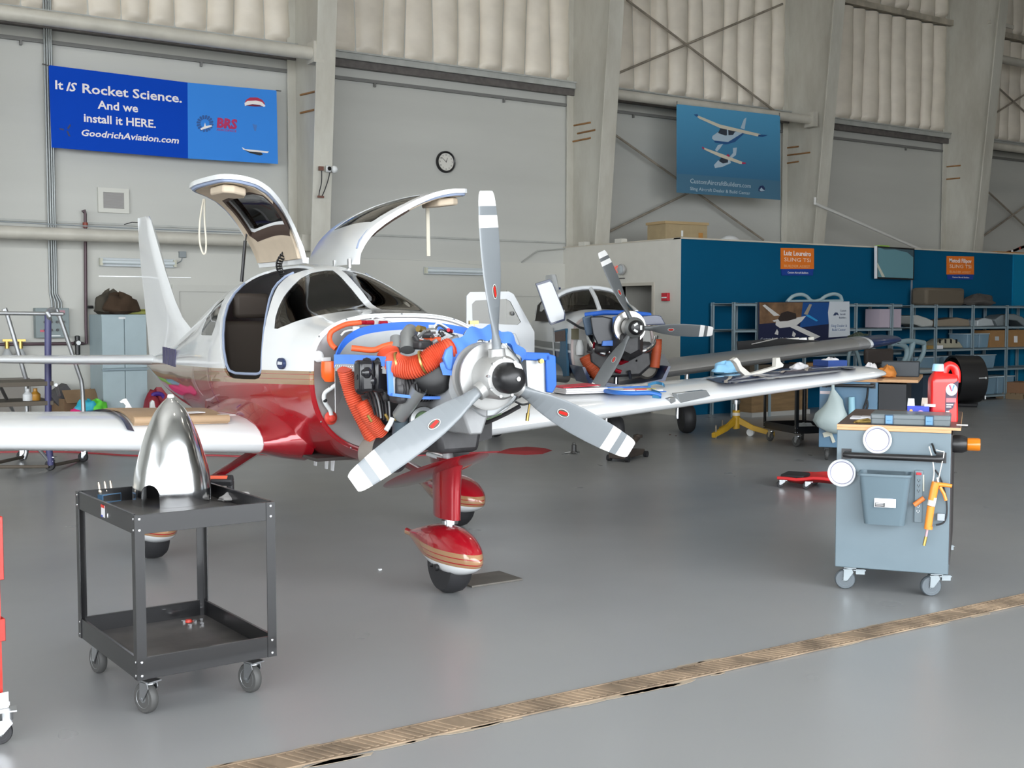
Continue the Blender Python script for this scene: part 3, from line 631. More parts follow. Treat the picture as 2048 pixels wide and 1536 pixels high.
def blade(th, par, scale=1.0, mats=None, rtip=.952, bands=(.765, .83, .875), name='blade'):
    d = Vector((0, math.cos(R(th)), math.sin(R(th)))); t = Vector((0, -math.sin(R(th)), math.cos(R(th)))); x = Vector((1, 0, 0))
    m = MB(); rs = [.06, .10, .13, .16, .19, .22, .26, .30, .36, .42, .48, .54, .60, .66, .72, bands[0] - .0005, bands[0] + .0005, bands[1] - .0005, bands[1] + .0005, bands[2] - .0005, bands[2] + .0005, .90, .925, .94, .948, .952]
    rings = []
    for r in rs:
        c = interp(CH, r); th_ = interp(TH, r); be = R(interp(BE, r)); le = t * math.cos(be) + x * math.sin(be); nn = x * math.cos(be) - t * math.sin(be)
        ring = []
        for k in range(24):
            a = 2 * PI * k / 24; ring.append(d * (r * scale) + le * (c * scale * (.5 * math.cos(a) - .03)) + nn * (c * scale * th_ * .5 * math.sin(a) * (1 if th_ > .6 else (.75 + .25 * math.cos(a)))))
        rings.append(ring)
    base = 0
    for i in range(len(rings) - 1):
        r = (rs[i] + rs[i + 1]) / 2; m.cur = 1 if (bands[0] < r < bands[1] or r > bands[2]) else 0
        m.loft(rings[i:i + 2], caps=(i == len(rings) - 2))
    o = m.build(name, mats, par, smooth=50)
    # maker's oval badge on the front face
    r = .44; c = interp(CH, r); be = R(interp(BE, r)); le = t * math.cos(be) + x * math.sin(be); nn = x * math.cos(be) - t * math.sin(be)
    B = Matrix((( *[0] * 4,),) * 4)
    p = d * (r * scale) + nn * (c * scale * interp(TH, r) * .5 + .0005) + le * (.0 * scale)
    B = Matrix(((le.x, d.x, nn.x, p.x), (le.y, d.y, nn.y, p.y), (le.z, d.z, nn.z, p.z), (0, 0, 0, 1))); k = scale
    b = MB(); b.cur = 0; b.prism(circ(0, 0, .021 * k, 24, .038 * k), .0015, B); b.cur = 1; b.prism(circ(0, 0, .018 * k, 24, .0345 * k), .0022, B)
    b.cur = 2; b.prism([(-.012 * k, -.024 * k), (.004 * k, -.028 * k), (.013 * k, .022 * k), (-.004 * k, .028 * k)], .0030, B)
    b.build('blade_badge', [M_tip, M_badge_d, M_badge_r], o, smooth=0)
    return o
for th in (94.5, 211.5, 333.5): blade(th, prop, 1, [M_prop, M_tip])
hb = MB().lathe([(.02, -.16), (.10, -.16), (.115, -.10), (.115, .035), (.10, .065), (.06, .075)], 36, Matrix.Rotation(PI / 2, 4, 'Y'))
for th in (94.5, 211.5, 333.5):
    d = Vector((0, math.cos(R(th)), math.sin(R(th)))); hb.cyl(d * .04, d * .14, .056, .042, 24).cyl(d * .132, d * .146, .044, n=24)
hb.build('hub', M_hub, prop)
for i in range(9):
    a = R(40 * i + 14); MB().cyl((.0, .098 * math.cos(a), .098 * math.sin(a)), (.072, .098 * math.cos(a), .098 * math.sin(a)), .008, n=8).build('hub_bolt', M_steel, prop)
MB().lathe([(.04, .05), (.077, .05), (.080, .07), (.080, .12), (.074, .15), (.06, .172), (.04, .186), (.018, .192), (.001, .193)], 32, Matrix.Rotation(PI / 2, 4, 'Y')).build('hub_dome', M_blk, prop, smooth=60)
MB().cyl((.19, 0, 0), (.203, 0, 0), .011).build('dome_nut', M_chrome, prop)
MB().box((.149, .028, .054), (.002, .06, .034), Matrix.Rotation(0, 4, 'X')).xf(Matrix.Translation((.02, -.012, .012)) @ Matrix.Translation((.149, .03, .05)) @ Matrix.Rotation(R(-38), 4, 'Y') @ Matrix.Rotation(R(24), 4, 'Z') @ Matrix.Translation((-.149, -.03, -.05))).build('dome_label', mat('paper_label', (.8, .8, .78), .5), prop, smooth=0)
MB().lathe([(.06, -.105), (.168, -.105), (.178, -.098), (.178, -.085), (.165, -.08), (.06, -.08)], 48, Matrix.Rotation(PI / 2, 4, 'Y')).build('spinner_backplate', M_hub, prop)
# ================================================================== THE UNCOWLED ENGINE
eng = empty('engine', parent=plane)
def E(px, py, x): return ax_(px, py, x)
M_fw = mat('firewall_steel', (.46, .44, .43), .34, metal=.55, var=.06, vscale=2)
M_orange = mat('orange_silicone', (.72, .10, .025), .5, var=.12); M_duct = mat('orange_duct', (.62, .085, .035), .55, var=.1, vscale=8)
M_seal_b = mat('blue_baffle_seal', (.025, .14, .62), .55, var=.10, vscale=6); M_seal_l = mat('blue_baffle_seal_worn', (.09, .24, .72), .55, var=.12, vscale=5)
M_eng = mat('engine_grey', (.30, .305, .31), .45, metal=.2, var=.2); M_engd = mat('engine_dark', (.035, .034, .036), .45, var=.3, vscale=14)
M_wht = mat('white_sleeve', (.72, .74, .74), .45); M_pipe = mat('dull_aluminium_tube', (.33, .34, .34), .42, metal=.6)
M_brass = mat('brass', (.55, .38, .12), .35, metal=.9); M_can = mat('muffler_grey_brown', (.24, .215, .19), .6, var=.15)
M_green = mat('green_primer', (.10, .16, .08), .6)
def ep(mb, name, m, **k): return mb.build(name, m, eng, **k)
def hose(pts, r, m, name, ribs=0, k=10, n=10):
    P = spline([E(*p) for p in pts], k)
    if not ribs: return ep(MB().tube(P, r, n), name, m)
    # resample for the corrugations
    d = [0]
    for a, b in zip(P, P[1:]): d.append(d[-1] + (b - a).length)
    N = ribs * 4; Q = []; j = 0
    for i in range(N + 1):
        s = d[-1] * i / N
        while j < len(d) - 2 and d[j + 1] < s: j += 1
        Q.append(P[j].lerp(P[j + 1], min(1, (s - d[j]) / max(1e-6, d[j + 1] - d[j]))))
    return ep(MB().tube(Q, lambda u: r * (1 + .075 * (1, .2, -1, .2)[int(round(u * N)) % 4]), 16), name, m, smooth=80)
# firewall with its joggled screw flange
def ring_at(x, ins): return fsec(x, ins, 72)
ep(MB().loft([ring_at(1.425, .010), ring_at(1.43, .012)]), 'firewall', M_fw, smooth=30)
lip = MB().loft([ring_at(1.428, .002), ring_at(1.452, .014), ring_at(1.452, .022), ring_at(1.428, .03)], caps=False)
ep(lip, 'cowl_flange', M_paint)
for i in range(0, 72, 3):
    p = Vector(ring_at(1.44, .006)[i]); c = Vector((p.x, 0, 1.22)); o = (p - c).normalized()
    if i % 6 == 0: ep(MB().ball(p + o * .002, .006, 8), 'flange_screw', M_steel)
# crankcase, sump, cylinders
ep(MB().loft([[(x, y * k, 1.16 + z) for y, z in ((-.17, .10), (-.10, .17), (.12, .17), (.19, .10), (.19, -.10), (.10, -.2), (-.08, -.2), (-.17, -.10))] for x, k in ((1.55, .6), (1.6, .75), (2.2, .75), (2.28, .55), (2.34, .4))]), 'crankcase', M_eng, bevel=.01)
ep(MB().loft([[(x, .0 + y, z) for y, z in ((-.14, 1.0), (.16, 1.0), (.13, .84), (-.11, .84))] for x in (1.62, 2.15)]), 'oil_sump', M_engd, bevel=.03)
for s in (-1, 1):
    for x in (1.72, 1.92, 2.10):
        prof = []; 
        for i in range(10): prof += [(.075, .17 + i * .018), (.075, .179 + i * .018), (.062, .180 + i * .018), (.062, .187 + i * .018)]
        prof += [(.07, .36), (.06, .385)]
        ep(MB().lathe(prof, 16, along((x, .02, 1.2), (x, s * 1.02, 1.2))), 'cylinder', M_engd, smooth=30)
        ep(MB().box((x, .02 + s * .36, 1.2), (.12, .06, .15)), 'rocker_cover', M_engd, bevel=.02)
# rocker boxes on the near side, with leads and linkage
for px, dy in ((728, 0), (757, 4)):
    a = E(px, 752, 2.02); m = MB(); rr = random.Random(px)
    for i in range(7): m.ball(a + Vector((rr.uniform(-.04, .04), rr.uniform(-.035, .035), rr.uniform(-.08, .08))), rr.uniform(.022, .036), 10)
    m.box(a, (.10, .085, .17)); ep(m, 'rocker_box', mat('gloss_black', (.012, .012, .014), .18), bevel=.02)
# baffles: rear arc, far side, near side, front plates; each aluminium sheet with a blue rubber seal
def strip(top, drop, th, m, name, lean=(0, 0, 0), kk=8):
    P = spline(top, kk); a = []; 
    rings = []
    for i, p in enumerate(P):
        t = (P[min(i + 1, len(P) - 1)] - P[max(i - 1, 0)]); nn = Vector((t.y, -t.x, 0)); nn = nn.normalized() * th if nn.length > 1e-6 else Vector((th, 0, 0))
        d = drop(i / (len(P) - 1)) if callable(drop) else drop
        q = p + Vector((lean[0], lean[1], -d))
        rings.append([p + nn, p - nn, q - nn, q + nn])
    return ep(MB().loft(rings), name, m, smooth=60)
arc = [E(669, 716, 1.66), E(680, 690, 1.60), E(700, 667, 1.57), (E(735, 652, 1.56)), E(800, 644, 1.56), E(870, 645, 1.58), E(930, 655, 1.66), E(975, 671, 1.85), E(1003, 672, 2.05), E(1032, 690, 2.2)]
strip(arc, .055, .004, M_seal_b, 'rear_baffle_seal')
strip([p + Vector((.004, 0, -.045)) for p in arc], .26, .0015, M_alu, 'rear_baffle')
near = [E(669, 709, 1.66), E(700, 709, 1.8), E(740, 711, 1.97), E(771, 713, 2.1)]
strip(near, .052, .004, M_seal_l, 'side_baffle_seal')
strip([p + Vector((0, .004, -.047)) for p in near], .045, .002, M_alu, 'side_baffle')
for i in range(22):
    p = near[0].lerp(near[-1], (i + .7) / 23); ep(MB().ball(p + Vector((0, -.004, -.062)), .0035, 6), 'baffle_rivet', M_steel)
# front plate of the near cylinders and its edging
pl = [E(*p, 2.13) for p in ((778, 724), (905, 700), (908, 792), (840, 795), (782, 788))]
ep(MB().add([p for p in pl] + [p + Vector((-.003, 0, 0)) for p in pl], [[0, 1, 2, 3, 4], [9, 8, 7, 6, 5]] + [[i, 5 + i, 5 + (i + 1) % 5, (i + 1) % 5] for i in range(5)]), 'front_baffle', M_alu, smooth=0)
v = [E(777, 722, 2.14), E(779, 750, 2.14), E(781, 789, 2.14)]
ep(MB().loft([[p + Vector((.0, -.016, 0)), p + Vector((.01, -.014, 0)), p + Vector((.01, .016, 0)), p + Vector((0, .016, 0))] for p in spline(v, 4)]), 'front_baffle_seal', M_seal_l)
v = [E(782, 789, 2.15), E(840, 795, 2.16), E(890, 794, 2.16), E(908, 788, 2.16)]
ep(MB().loft([[p + Vector((-.03, 0, .008)), p + Vector((.02, 0, .008)), p + Vector((.02, 0, -.008)), p + Vector((-.03, 0, -.008))] for p in spline(v, 4)]), 'front_baffle_seal', M_seal_l)
for px in (838, 846, 854): q = E(px, 758, 2.131); ep(MB().cyl(q, q + Vector((.003, 0, 0)), .010, n=12), 'lightening_hole', M_engd)
# nose ring seal and face plate round the crankshaft flange
C0 = E(982, 755, 2.36)
def ringseal(r0, r1, a0, a1, x, dx, m, name, squash=1.0):
    rings = []
    for i in range(41):
        a = R(a0 + (a1 - a0) * i / 40); w = 1 + .05 * math.sin(i * .9)
        rings.append([(x + o, C0.y + r * w * math.cos(a) * squash, C0.z + r * w * math.sin(a)) for r, o in ((r0, 0), (r1, -dx), (r1 + .006, -dx - .006), (r0 + .004, -.008))])
    return ep(MB().loft(rings), name, m, smooth=60)
ringseal(.205, .268, 22, 176, 2.36, .05, M_seal_l, 'nose_seal')
ringseal(.20, .212, 0, 360, 2.355, .06, M_alu, 'nose_ring')
ep(MB().lathe([(.03, 0), (.205, 0), (.21, -.006), (.03, -.012)], 56, Matrix.Translation((2.335, C0.y, C0.z)) @ Matrix.Rotation(PI / 2, 4, 'Y')), 'nose_plate', M_alu)
lobe = [E(*p, 2.36) for p in ((888, 716), (893, 700), (906, 690), (908, 720), (904, 742), (896, 738))]
ep(MB().add(lobe + [p + Vector((-.05, .01, 0)) for p in lobe], [[0, 1, 2, 3, 4, 5], [11, 10, 9, 8, 7, 6]] + [[i, 6 + i, 6 + (i + 1) % 6, (i + 1) % 6] for i in range(6)]), 'nose_seal_lobe', M_seal_l, bevel=.01)
for i in range(7):
    a = R(62 + 12 * i); ep(MB().box((2.345, C0.y + .192 * math.cos(a), C0.z + .192 * math.sin(a)), (.012, .03, .03), None), 'ring_tab', M_alu)
# starter ring gear and its white cover
ep(MB().lathe([(.10, 0), (.172, 0), (.178, .012), (.172, .03), (.10, .03)], 56, Matrix.Translation((2.36, .02, 1.275)) @ Matrix.Rotation(PI / 2, 4, 'Y')), 'starter_ring', M_hub)
# far side intake box framed in blue
fb = [E(*p, 2.12) for p in ((1052, 716), (1098, 716), (1097, 786), (1056, 786))]
ep(MB().add(fb + [p + Vector((-.06, 0, 0)) for p in fb], [[0, 1, 2, 3], [7, 6, 5, 4]] + [[i, 4 + i, 4 + (i + 1) % 4, (i + 1) % 4] for i in range(4)]), 'far_front_baffle', M_alu, smooth=0)
for P in (((1046, 704), (1100, 706), (1101, 722), (1048, 720)), ((1092, 706), (1112, 712), (1114, 770), (1106, 786), (1094, 784))):
    q = [E(*p, 2.14) for p in P]; n_ = len(q)
    ep(MB().add(q + [p + Vector((-.02, 0, 0)) for p in q], [list(range(n_)), list(range(2 * n_ - 1, n_ - 1, -1))] + [[i, n_ + i, n_ + (i + 1) % n_, (i + 1) % n_] for i in range(n_)]), 'far_baffle_seal', M_seal_b, bevel=.006)
q = E(1080, 722, 2.15); ep(MB().cyl(q, q + Vector((.02, 0, 0)), .014), 'brass_fitting', M_brass)
# belt pulley and alternator
q = E(868, 750, 2.2); ep(MB().lathe([(.02, -.02), (.10, -.02), (.115, -.012), (.10, 0), (.115, .012), (.10, .022), (.05, .03), (.02, .03)], 36, Matrix.Translation(q) @ Matrix.Rotation(R(-28), 4, 'Z') @ Matrix.Rotation(PI / 2, 4, 'Y') @ Matrix.Scale(.92, 4)), 'alternator_pulley', M_blk)
q = E(877, 729, 2.24); ep(MB().lathe([(.001, .01), (.014, .008), (.016, 0), (.016, -.03)], 16, Matrix.Translation(q) @ Matrix.Rotation(PI / 2, 4, 'Y')), 'mount_bolt', M_chrome)
ep(MB().cyl(E(856, 735, 2.2), E(856, 760, 2.2), .004, n=6), 'adjuster_rod', M_steel)
# big orange induction duct and hoses
hose([(776, 706, 2.02), (783, 722, 2.06), (800, 733, 2.14), (825, 735, 2.2), (850, 725, 2.24), (870, 712, 2.26), (892, 702, 2.28), (900, 699, 2.28)], .058, M_duct, 'induction_duct', ribs=44)
for p in ((798, 727, 2.13), (846, 724, 2.245)): 
    q = E(*p); t = (E(p[0] + 12, p[1] - 4, p[2] + .02) - q).normalized(); ep(MB().lathe([(.060, -.005), (.064, -.005), (.064, .005), (.060, .005)], 28, along(q, q + t)), 'duct_clamp', M_brass)
hose([(703, 696, 1.80), (720, 698, 1.82), (748, 700, 1.86), (770, 692, 1.88), (800, 686, 1.90), (840, 682, 1.95), (882, 679, 2.0)], .0165, M_orange, 'fuel_hose', n=12)
hose([(672, 697, 1.56), (664, 690, 1.54), (659, 678, 1.52), (662, 665, 1.52), (675, 656, 1.52), (695, 648, 1.52), (722, 645, 1.53)], .015, M_orange, 'fire_sleeve_hose', n=12)
for p in ((726, 645, 1.53), (741, 645, 1.54), (768, 646, 1.55)): q = E(*p); ep(MB().cyl(q - Vector((0, .03, 0)), q + Vector((0, .02, 0)), .013, n=8), 'red_fitting', mat('anodised_red', (.45, .012, .03), .35, metal=.5))
hose([(743, 640, 1.5), (750, 634, 1.5), (765, 637, 1.5), (785, 644, 1.5)], .005, M_wht, 'sense_line')
hose([(682, 671, 1.52), (690, 663, 1.52), (705, 660, 1.52), (714, 662, 1.53)], .006, M_wht, 'wire_bundle'); q = E(712, 659, 1.54); ep(MB().box(q, (.03, .035, .035)), 'white_connector', M_wht, bevel=.005)
hose([(690, 738, 1.78), (697, 765, 1.76), (706, 795, 1.76), (722, 830, 1.78), (742, 866, 1.82), (752, 882, 1.84)], .042, M_duct, 'cabin_heat_duct', ribs=34)
hose([(714, 812, 1.72), (721, 836, 1.74), (732, 862, 1.78), (744, 886, 1.82)], .028, M_duct, 'cabin_heat_duct', ribs=24)
hose([(722, 805, 1.86), (735, 828, 1.88), (752, 852, 1.88), (765, 868, 1.88)], .04, M_duct, 'cabin_heat_duct', ribs=20)
q = E(660, 742, 1.56); ep(MB().lathe([(.001, -.075), (.03, -.07), (.048, -.045), (.052, -.01), (.05, .03), (.048, .045)], 24, Matrix.Translation(q + Vector((0, 0, .01)))), 'orange_boot', mat('orange_boot', (.80, .11, .01), .35))
hose([(688, 762, 1.6), (675, 768, 1.58), (660, 778, 1.53), (650, 786, 1.5), (648, 797, 1.49), (652, 808, 1.48), (660, 820, 1.47), (663, 832, 1.46)], .0125, M_wht, 'white_sleeved_line', n=12)
for p in ((675, 768, 1.585), (663, 775, 1.54), (650, 801, 1.492)): q = E(*p); ep(MB().ball(q, .0135, 8), 'cable_tie', M_blk)
q = E(662, 836, 1.45); ep(MB().lathe([(.001, .03), (.018, .025), (.024, .01), (.03, 0), (.04, -.004)], 20, Matrix.Translation(q) @ Matrix.Rotation(PI / 2, 4, 'Y')), 'red_bulkhead_fitting', mat('sealant_red', (.6, .05, .03), .5))
q = E(637, 713, 1.45); ep(MB().ball(q, .034, 16, (.5, 1, 1)).box(q + Vector((.01, .04, -.02)), (.03, .05, .03)), 'white_grommet', M_wht, smooth=60)
# exhaust stub, down pipes, intake canister
a, b = E(840, 775, 2.2), E(800, 832, 2.02)
tb = MB().tube([a, a.lerp(b, .5), b], .044, 24, caps=False); tb.tube([a, a.lerp(b, .5), b], .040, 24, caps=False); ep(tb, 'exhaust_stub', M_pipe)
ep(MB().cyl(a.lerp(b, .15), a.lerp(b, .17), .0395, n=24), 'stub_inside', M_engd)
ep(MB().tube([E(800, 836, 2.0), E(803, 855, 1.98), E(800, 885, 1.95)], .05, 16), 'down_pipe', mat('blue_grey_pipe', (.12, .16, .19), .5, metal=.4))
Mc = along(E(752, 908, 1.80), E(752, 908, 1.80) + Vector((.80, .42, .12)))
ep(MB().lathe([(.02, -.06), (.085, -.06), (.105, -.03), (.108, .06), (.100, .065), (.098, .07)], 32, Mc), 'intake_canister', M_can)
ep(MB().lathe([(.098, .06), (.112, .065), (.112, .14), (.098, .145), (.094, .14), (.09, .08), (.02, .08)], 32, Mc, caps=False), 'canister_mouth', M_black)
ep(MB().tube([E(785, 836, 2.05), E(780, 848, 2.05), E(772, 861, 2.05)], .014, 10), 'white_elbow', M_wht)
# turbocharger, mount, gear attachment
q = E(846, 840, 2.1); Mt = along(q, q + Vector((.8, -.25, .1)))
ep(MB().lathe([(.02, -.05), (.06, -.05), (.075, -.01), (.07, .02), (.05, .03), (.045, .01)], 28, Mt, caps=False), 'turbo_housing', M_pipe); ep(MB().lathe([(.001, .0), (.045, .0), (.045, .012), (.02, .04), (.001, .045)], 24, Mt), 'turbo_wheel', M_green)
ep(MB().tube([E(862, 866, 2.1), E(915, 857, 2.1), E(944, 855, 2.1), E(962, 843, 2.12), E(976, 828, 2.14)], .013, 12), 'mount_tube', M_white)
ep(MB().tube([E(955, 855, 2.1), E(945, 865, 2.08), E(925, 866, 2.0)], .011, 12), 'mount_tube', M_white)
ep(MB().tube([E(855, 908, 1.75), E(885, 917, 1.85)], .014, 10).tube([E(870, 880, 1.7), E(890, 900, 1.84)], .012, 10), 'gear_brace', M_white)
ep(MB().cyl(E(912, 868, 1.95), E(946, 868, 1.95), .026, n=18), 'shock_cylinder', M_white)
ep(MB().loft([[E(*p, x) for p in ((947, 842), (984, 838), (984, 876), (958, 884), (940, 905), (912, 930), (905, 900), (945, 876))] for x in (1.95, 1.80)]), 'cowl_flap_box', M_engd, smooth=0)
ep(MB().loft([[E(*p, x) for p in ((745, 792), (782, 795), (900, 800), (985, 806), (960, 850), (900, 880), (840, 900), (790, 880), (740, 830))] for x in (1.85, 1.55)]), 'engine_underside', M_engd, bevel=.02)
ep(MB().tube([E(1040, 812, 2.2), E(1015, 826, 2.15), E(990, 838, 2.1), E(970, 846, 2.05)], .012, 8), 'lower_cowl_seal', M_engd)
ep(MB().loft([[E(*p, x) for p in ((944, 826), (985, 818), (1005, 828), (975, 840))] for x in (2.25, 2.2)]), 'oil_cooler_bracket', M_green, smooth=0)
ep(MB().cyl(E(1059, 808, 2.2), E(1056, 828, 2.2), .006, n=8).cyl(E(1056, 826, 2.2), E(1054, 842, 2.2), .010, n=8), 'cable_plug', M_brass)
hose([(1030, 803, 2.2), (1045, 809, 2.2), (1060, 806, 2.2)], .006, M_blk, 'plug_cable')
# top-side clutter: throttle body, fuel spider, leads
ep(MB().tube([E(815, 700, 1.95), E(815, 670, 1.9), E(822, 662, 1.86)], .042, 16), 'intake_riser', M_pipe); ep(MB().tube([E(792, 700, 1.9), E(793, 676, 1.86)], .036, 16), 'intake_riser', M_pipe)
rr = random.Random(5)
for i in range(16):
    px, py = rr.uniform(835, 935), rr.uniform(655, 695); q = E(px, py, 2.0); mm = [M_eng, M_pipe, M_engd, M_steel, MATS['anodised_red'], M_brass][i % 6]
    ep(MB().cyl(q, q + Vector((rr.uniform(-.03, .05), rr.uniform(-.05, .05), rr.uniform(-.02, .04))), rr.uniform(.008, .022), n=10), 'fuel_fitting', mm)
for i in range(9):
    px, py = rr.uniform(825, 930), rr.uniform(655, 690); hose([(px, py, 1.95), (px + rr.uniform(5, 15), py - rr.uniform(5, 14), 1.96), (px + rr.uniform(20, 40), py + rr.uniform(-6, 8), 1.98)], .005, [M_wht, M_blk, M_steel][i % 3], 'ignition_lead', k=6, n=6)
ep(MB().box(E(866, 655, 1.9), (.01, .05, .03)), 'white_data_plate', M_wht)
ep(MB().box(E(845, 690, 2.02), (.09, .08, .05)), 'throttle_body', M_engd, bevel=.012)
ep(MB().loft([[E(*p, x) for p in ((948, 664), (978, 668), (978, 674), (952, 670))] for x in (2.0, 1.97)]), 'red_tape_flag', MATS['anodised_red'])
for i in range(6):
    hose([(735 + 6 * i, 778, 1.98), (742 + 7 * i, 800, 1.96), (750 + 6 * i, 830 + 3 * i, 1.95)], .006, [M_blk, M_engd, M_eng][i % 3], 'ignition_lead', k=6, n=6)
for p in ((735, 830), (770, 828), (788, 836)): ep(MB().cyl(E(p[0], p[1], 2.0), E(p[0] + 8, p[1] + 13, 2.0), .008, n=8), 'spark_plug_fitting', M_brass)
ep(MB().cyl(E(948, 664, 2.0), E(948, 648, 2.0), .002, n=5).box(E(947, 645, 2.0), (.02, .055, .02)), 'cotter_flag', M_brass)
# skin markings
def skinpt(px, py):
    d = AMI.to_3x3() @ ray(px, py); o = AMI @ CAM; t = 4.0
    while t < 14:
        p = o + d * t
        if ST[0][0] < p.x < 1.43:
            w, zm, zt, zb, nt, nb = fpar(p.x); e, h = (nt, zt - zm) if p.z > zm else (nb, zm - zb)
            if (abs(p.y) / w) ** e + (abs(p.z - zm) / h) ** e < 1: return p
        t += .004
    return p
def decal(p, poly, m, name, th=.003):
    q = Vector((p.x, p.y - .012, p.z)); return MB().prism(poly, th + .014, frame(q + Vector((0, .012, 0)), (1, 0, 0), (0, -1, 0))).build(name, m, plane, smooth=0)
p = skinpt(565, 727); decal(p, circ(0, 0, .058, 28, .034), mat('sticker_navy', (.015, .03, .10), .4), 'oval_sticker')
decal(p + Vector((0, -.001, 0)), [(-.04, -.008), (.036, -.006), (.04, .010), (-.034, .012)], mat('sticker_white', (.7, .72, .75), .4), 'sticker_lettering')
# ================================================================== CARTS AND THE THINGS ON THEM
class Fm:      # a local frame standing on the floor; unprojects pixels onto its own planes
    def __init__(s, o, ux): s.M = frame(o, (ux[0], ux[1], 0), (0, 0, 1)); s.I = s.M.inverted()
    def at(s, px, py, ax, val):
        d = s.I.to_3x3() @ ray(px, py); o = s.I @ CAM; return o + d * ((val - o[ax]) / d[ax])
M_zinc = mat('zinc_plate', (.62, .64, .66), .28, metal=1.0); M_grub = mat('grey_rubber', (.06, .06, .058), .6); M_hubw = mat('wheel_hub_grey', (.50, .52, .53), .35, metal=.6)
def caster(par, c, r, yaw, wmat=None, hmat=None, fork=None, w=.034, top=.02, brake=False):
    M = Matrix.Translation(c) @ Matrix.Rotation(yaw, 4, 'Z')
    f = MB(); f.box((0, 0, r * 2 + top * .6), (.07, .06, .006)).cyl((0, 0, r * 2 - .002), (0, 0, r * 2 + top * .6), .022, n=14)
    for s in (-1, 1):
        P = [(-.012, r * 2 + .004), (.034, r * 2 + .004), (.034, r * 1.7), (.006 + .03, r * .92), (.014, r * .92), (-.02, r * 1.75)]
        f.add([(x, s * (w * .62), z) for x, z in P] + [(x, s * (w * .62 + .004), z) for x, z in P], [list(range(6)), list(range(11, 5, -1))] + [[i, 6 + i, 6 + (i + 1) % 6, (i + 1) % 6] for i in range(6)])
    f.box((.012, 0, r * 2 + .001), (.05, w * 1.3, .006)).cyl((.025, -w * .75, r), (.025, w * .75, r), .007, n=10)
    if brake: f.box((-.055, 0, r * 1.95), (.07, .03, .006)).box((-.06, 0, r * 1.8), (.05, .02, .03))
    o = f.xf(M).build('caster', fork or M_zinc, par)
    wl = MB().lathe([(r * .62, -w / 2), (r * .9, -w / 2), (r * .985, -w * .3), (r, 0), (r * .985, w * .3), (r * .9, w / 2), (r * .62, w / 2)], 32, Matrix.Translation((.025, 0, r)) @ Matrix.Rotation(PI / 2, 4, 'X'))
    wl.xf(M).build('wheel', wmat or M_grub, o)
    MB().lathe([(.004, -w * .5), (r * .3, -w * .5), (r * .36, -w * .38), (r * .58, -w * .38), (r * .64, -w * .52), (r * .64, w * .52), (r * .58, w * .38), (r * .36, w * .38), (r * .3, w * .5), (.004, w * .5)], 28, Matrix.Translation((.025, 0, r)) @ Matrix.Rotation(PI / 2, 4, 'X')).xf(M).build('wheel_hub', hmat or M_hubw, o)
    return o
# ---- black two-tray utility cart
B0 = G(276, 1362, .165); A0_ = G(146, 1275, .165); C0_ = G(559, 1316, .165)
ux = (C0_ - B0); ux.z = 0; LX = ux.length; ux.normalize(); vv = (A0_ - B0); vv.z = 0; LY = vv.length; vp = Vector((vv.y, -vv.x, 0)).normalized()
ux = (ux * .35 + vp * .65).normalized(); vy = Vector((-ux.y, ux.x, 0))
uc = Fm((B0.x, B0.y, 0), ux); ucr = empty('utility_cart', mtx=uc.M, label='black steel two-tray utility cart on grey casters holding a polished cone', cat='cart')
M_cart = mat('black_cart_enamel', (.010, .010, .011), .28, coat=.3); M_cfloor = mat('scuffed_tray_floor', (.075, .07, .068), .5, var=.5, vscale=5)
def tray(z0, h, name, drop):
    t = MB(); th = .003
    t.bb((0, 0, z0), (LX, th, z0 + h)).bb((0, LY - th, z0), (LX, LY, z0 + h)).bb((0, 0, z0), (th, LY, z0 + h)).bb((LX - th, 0, z0), (LX, LY, z0 + h))
    for a, b in (((.03, 0), (LX - .03, .012)), ((.03, LY - .012), (LX - .03, LY)), ((0, .03), (.012, LY - .03)), ((LX - .012, .03), (LX, LY - .03))): t.bb((a[0], a[1], z0 + h - .003), (b[0], b[1], z0 + h + .001))
    o = t.build(name, M_cart, ucr, bevel=.001)
    MB().bb((.004, .004, z0 + drop), (LX - .004, LY - .004, z0 + drop + .003)).build('tray_floor', M_cfloor, o)
    for x in (-.002, LX + .002):
        for y in (.016, LY - .016):
            for z in (z0 + .016, z0 + h - .016): MB().ball((x, y, z), .006, 8, (.6, 1, 1)).build('bolt', M_chrome, o)
    for y in (-.002, LY + .002):
        for x in (.016, LX - .016):
            for z in (z0 + .016, z0 + h - .016): MB().ball((x, y, z), .006, 8, (1, .6, 1)).build('bolt', M_chrome, o)
tray(.742, .076, 'top_tray', .012); tray(.165, .086, 'bottom_tray', .010)
for x in (0, LX):
    for y in (0, LY):
        sx = 1 if x == 0 else -1; sy = 1 if y == 0 else -1; e = -.003
        MB().loft([[(x + sx * a, y + sy * b, z) for a, b in ((e, e), (.036, e), (.036, .001), (.010, .006), (.006, .010), (.001, .036), (e, .036))] for z in (.165, .818)]).build('leg', M_cart, ucr)
for x, y, yw in ((.07, .07, R(108)), (LX - .07, .07, R(106)), (.07, LY - .07, R(97)), (LX - .07, LY - .07, R(60))): caster(ucr, (x, y, 0), .063, yw)
p = uc.at(207, 1022, 0, 0)
MB().box((-.002, p.y, p.z), (.002, .045, .05)).build('cart_label', mat('label_white', (.75, .76, .78), .4), ucr, smooth=0)
MB().box((-.0035, p.y, p.z + .02), (.002, .045, .012)).build('label_red_band', mat('label_red', (.6, .03, .02), .4), ucr, smooth=0)
MB().box((-.0035, p.y + .012, p.z - .022), (.002, .022, .008)).build('label_blue_corner', mat('label_blue', (.02, .05, .4), .4), ucr, smooth=0)
MB().ball((-.003, uc.at(217, 1031, 0, 0).y, uc.at(217, 1031, 0, 0).z), .006, 8, (.5, .7, 1.6)).build('label_dot', MATS['label_white'], ucr)
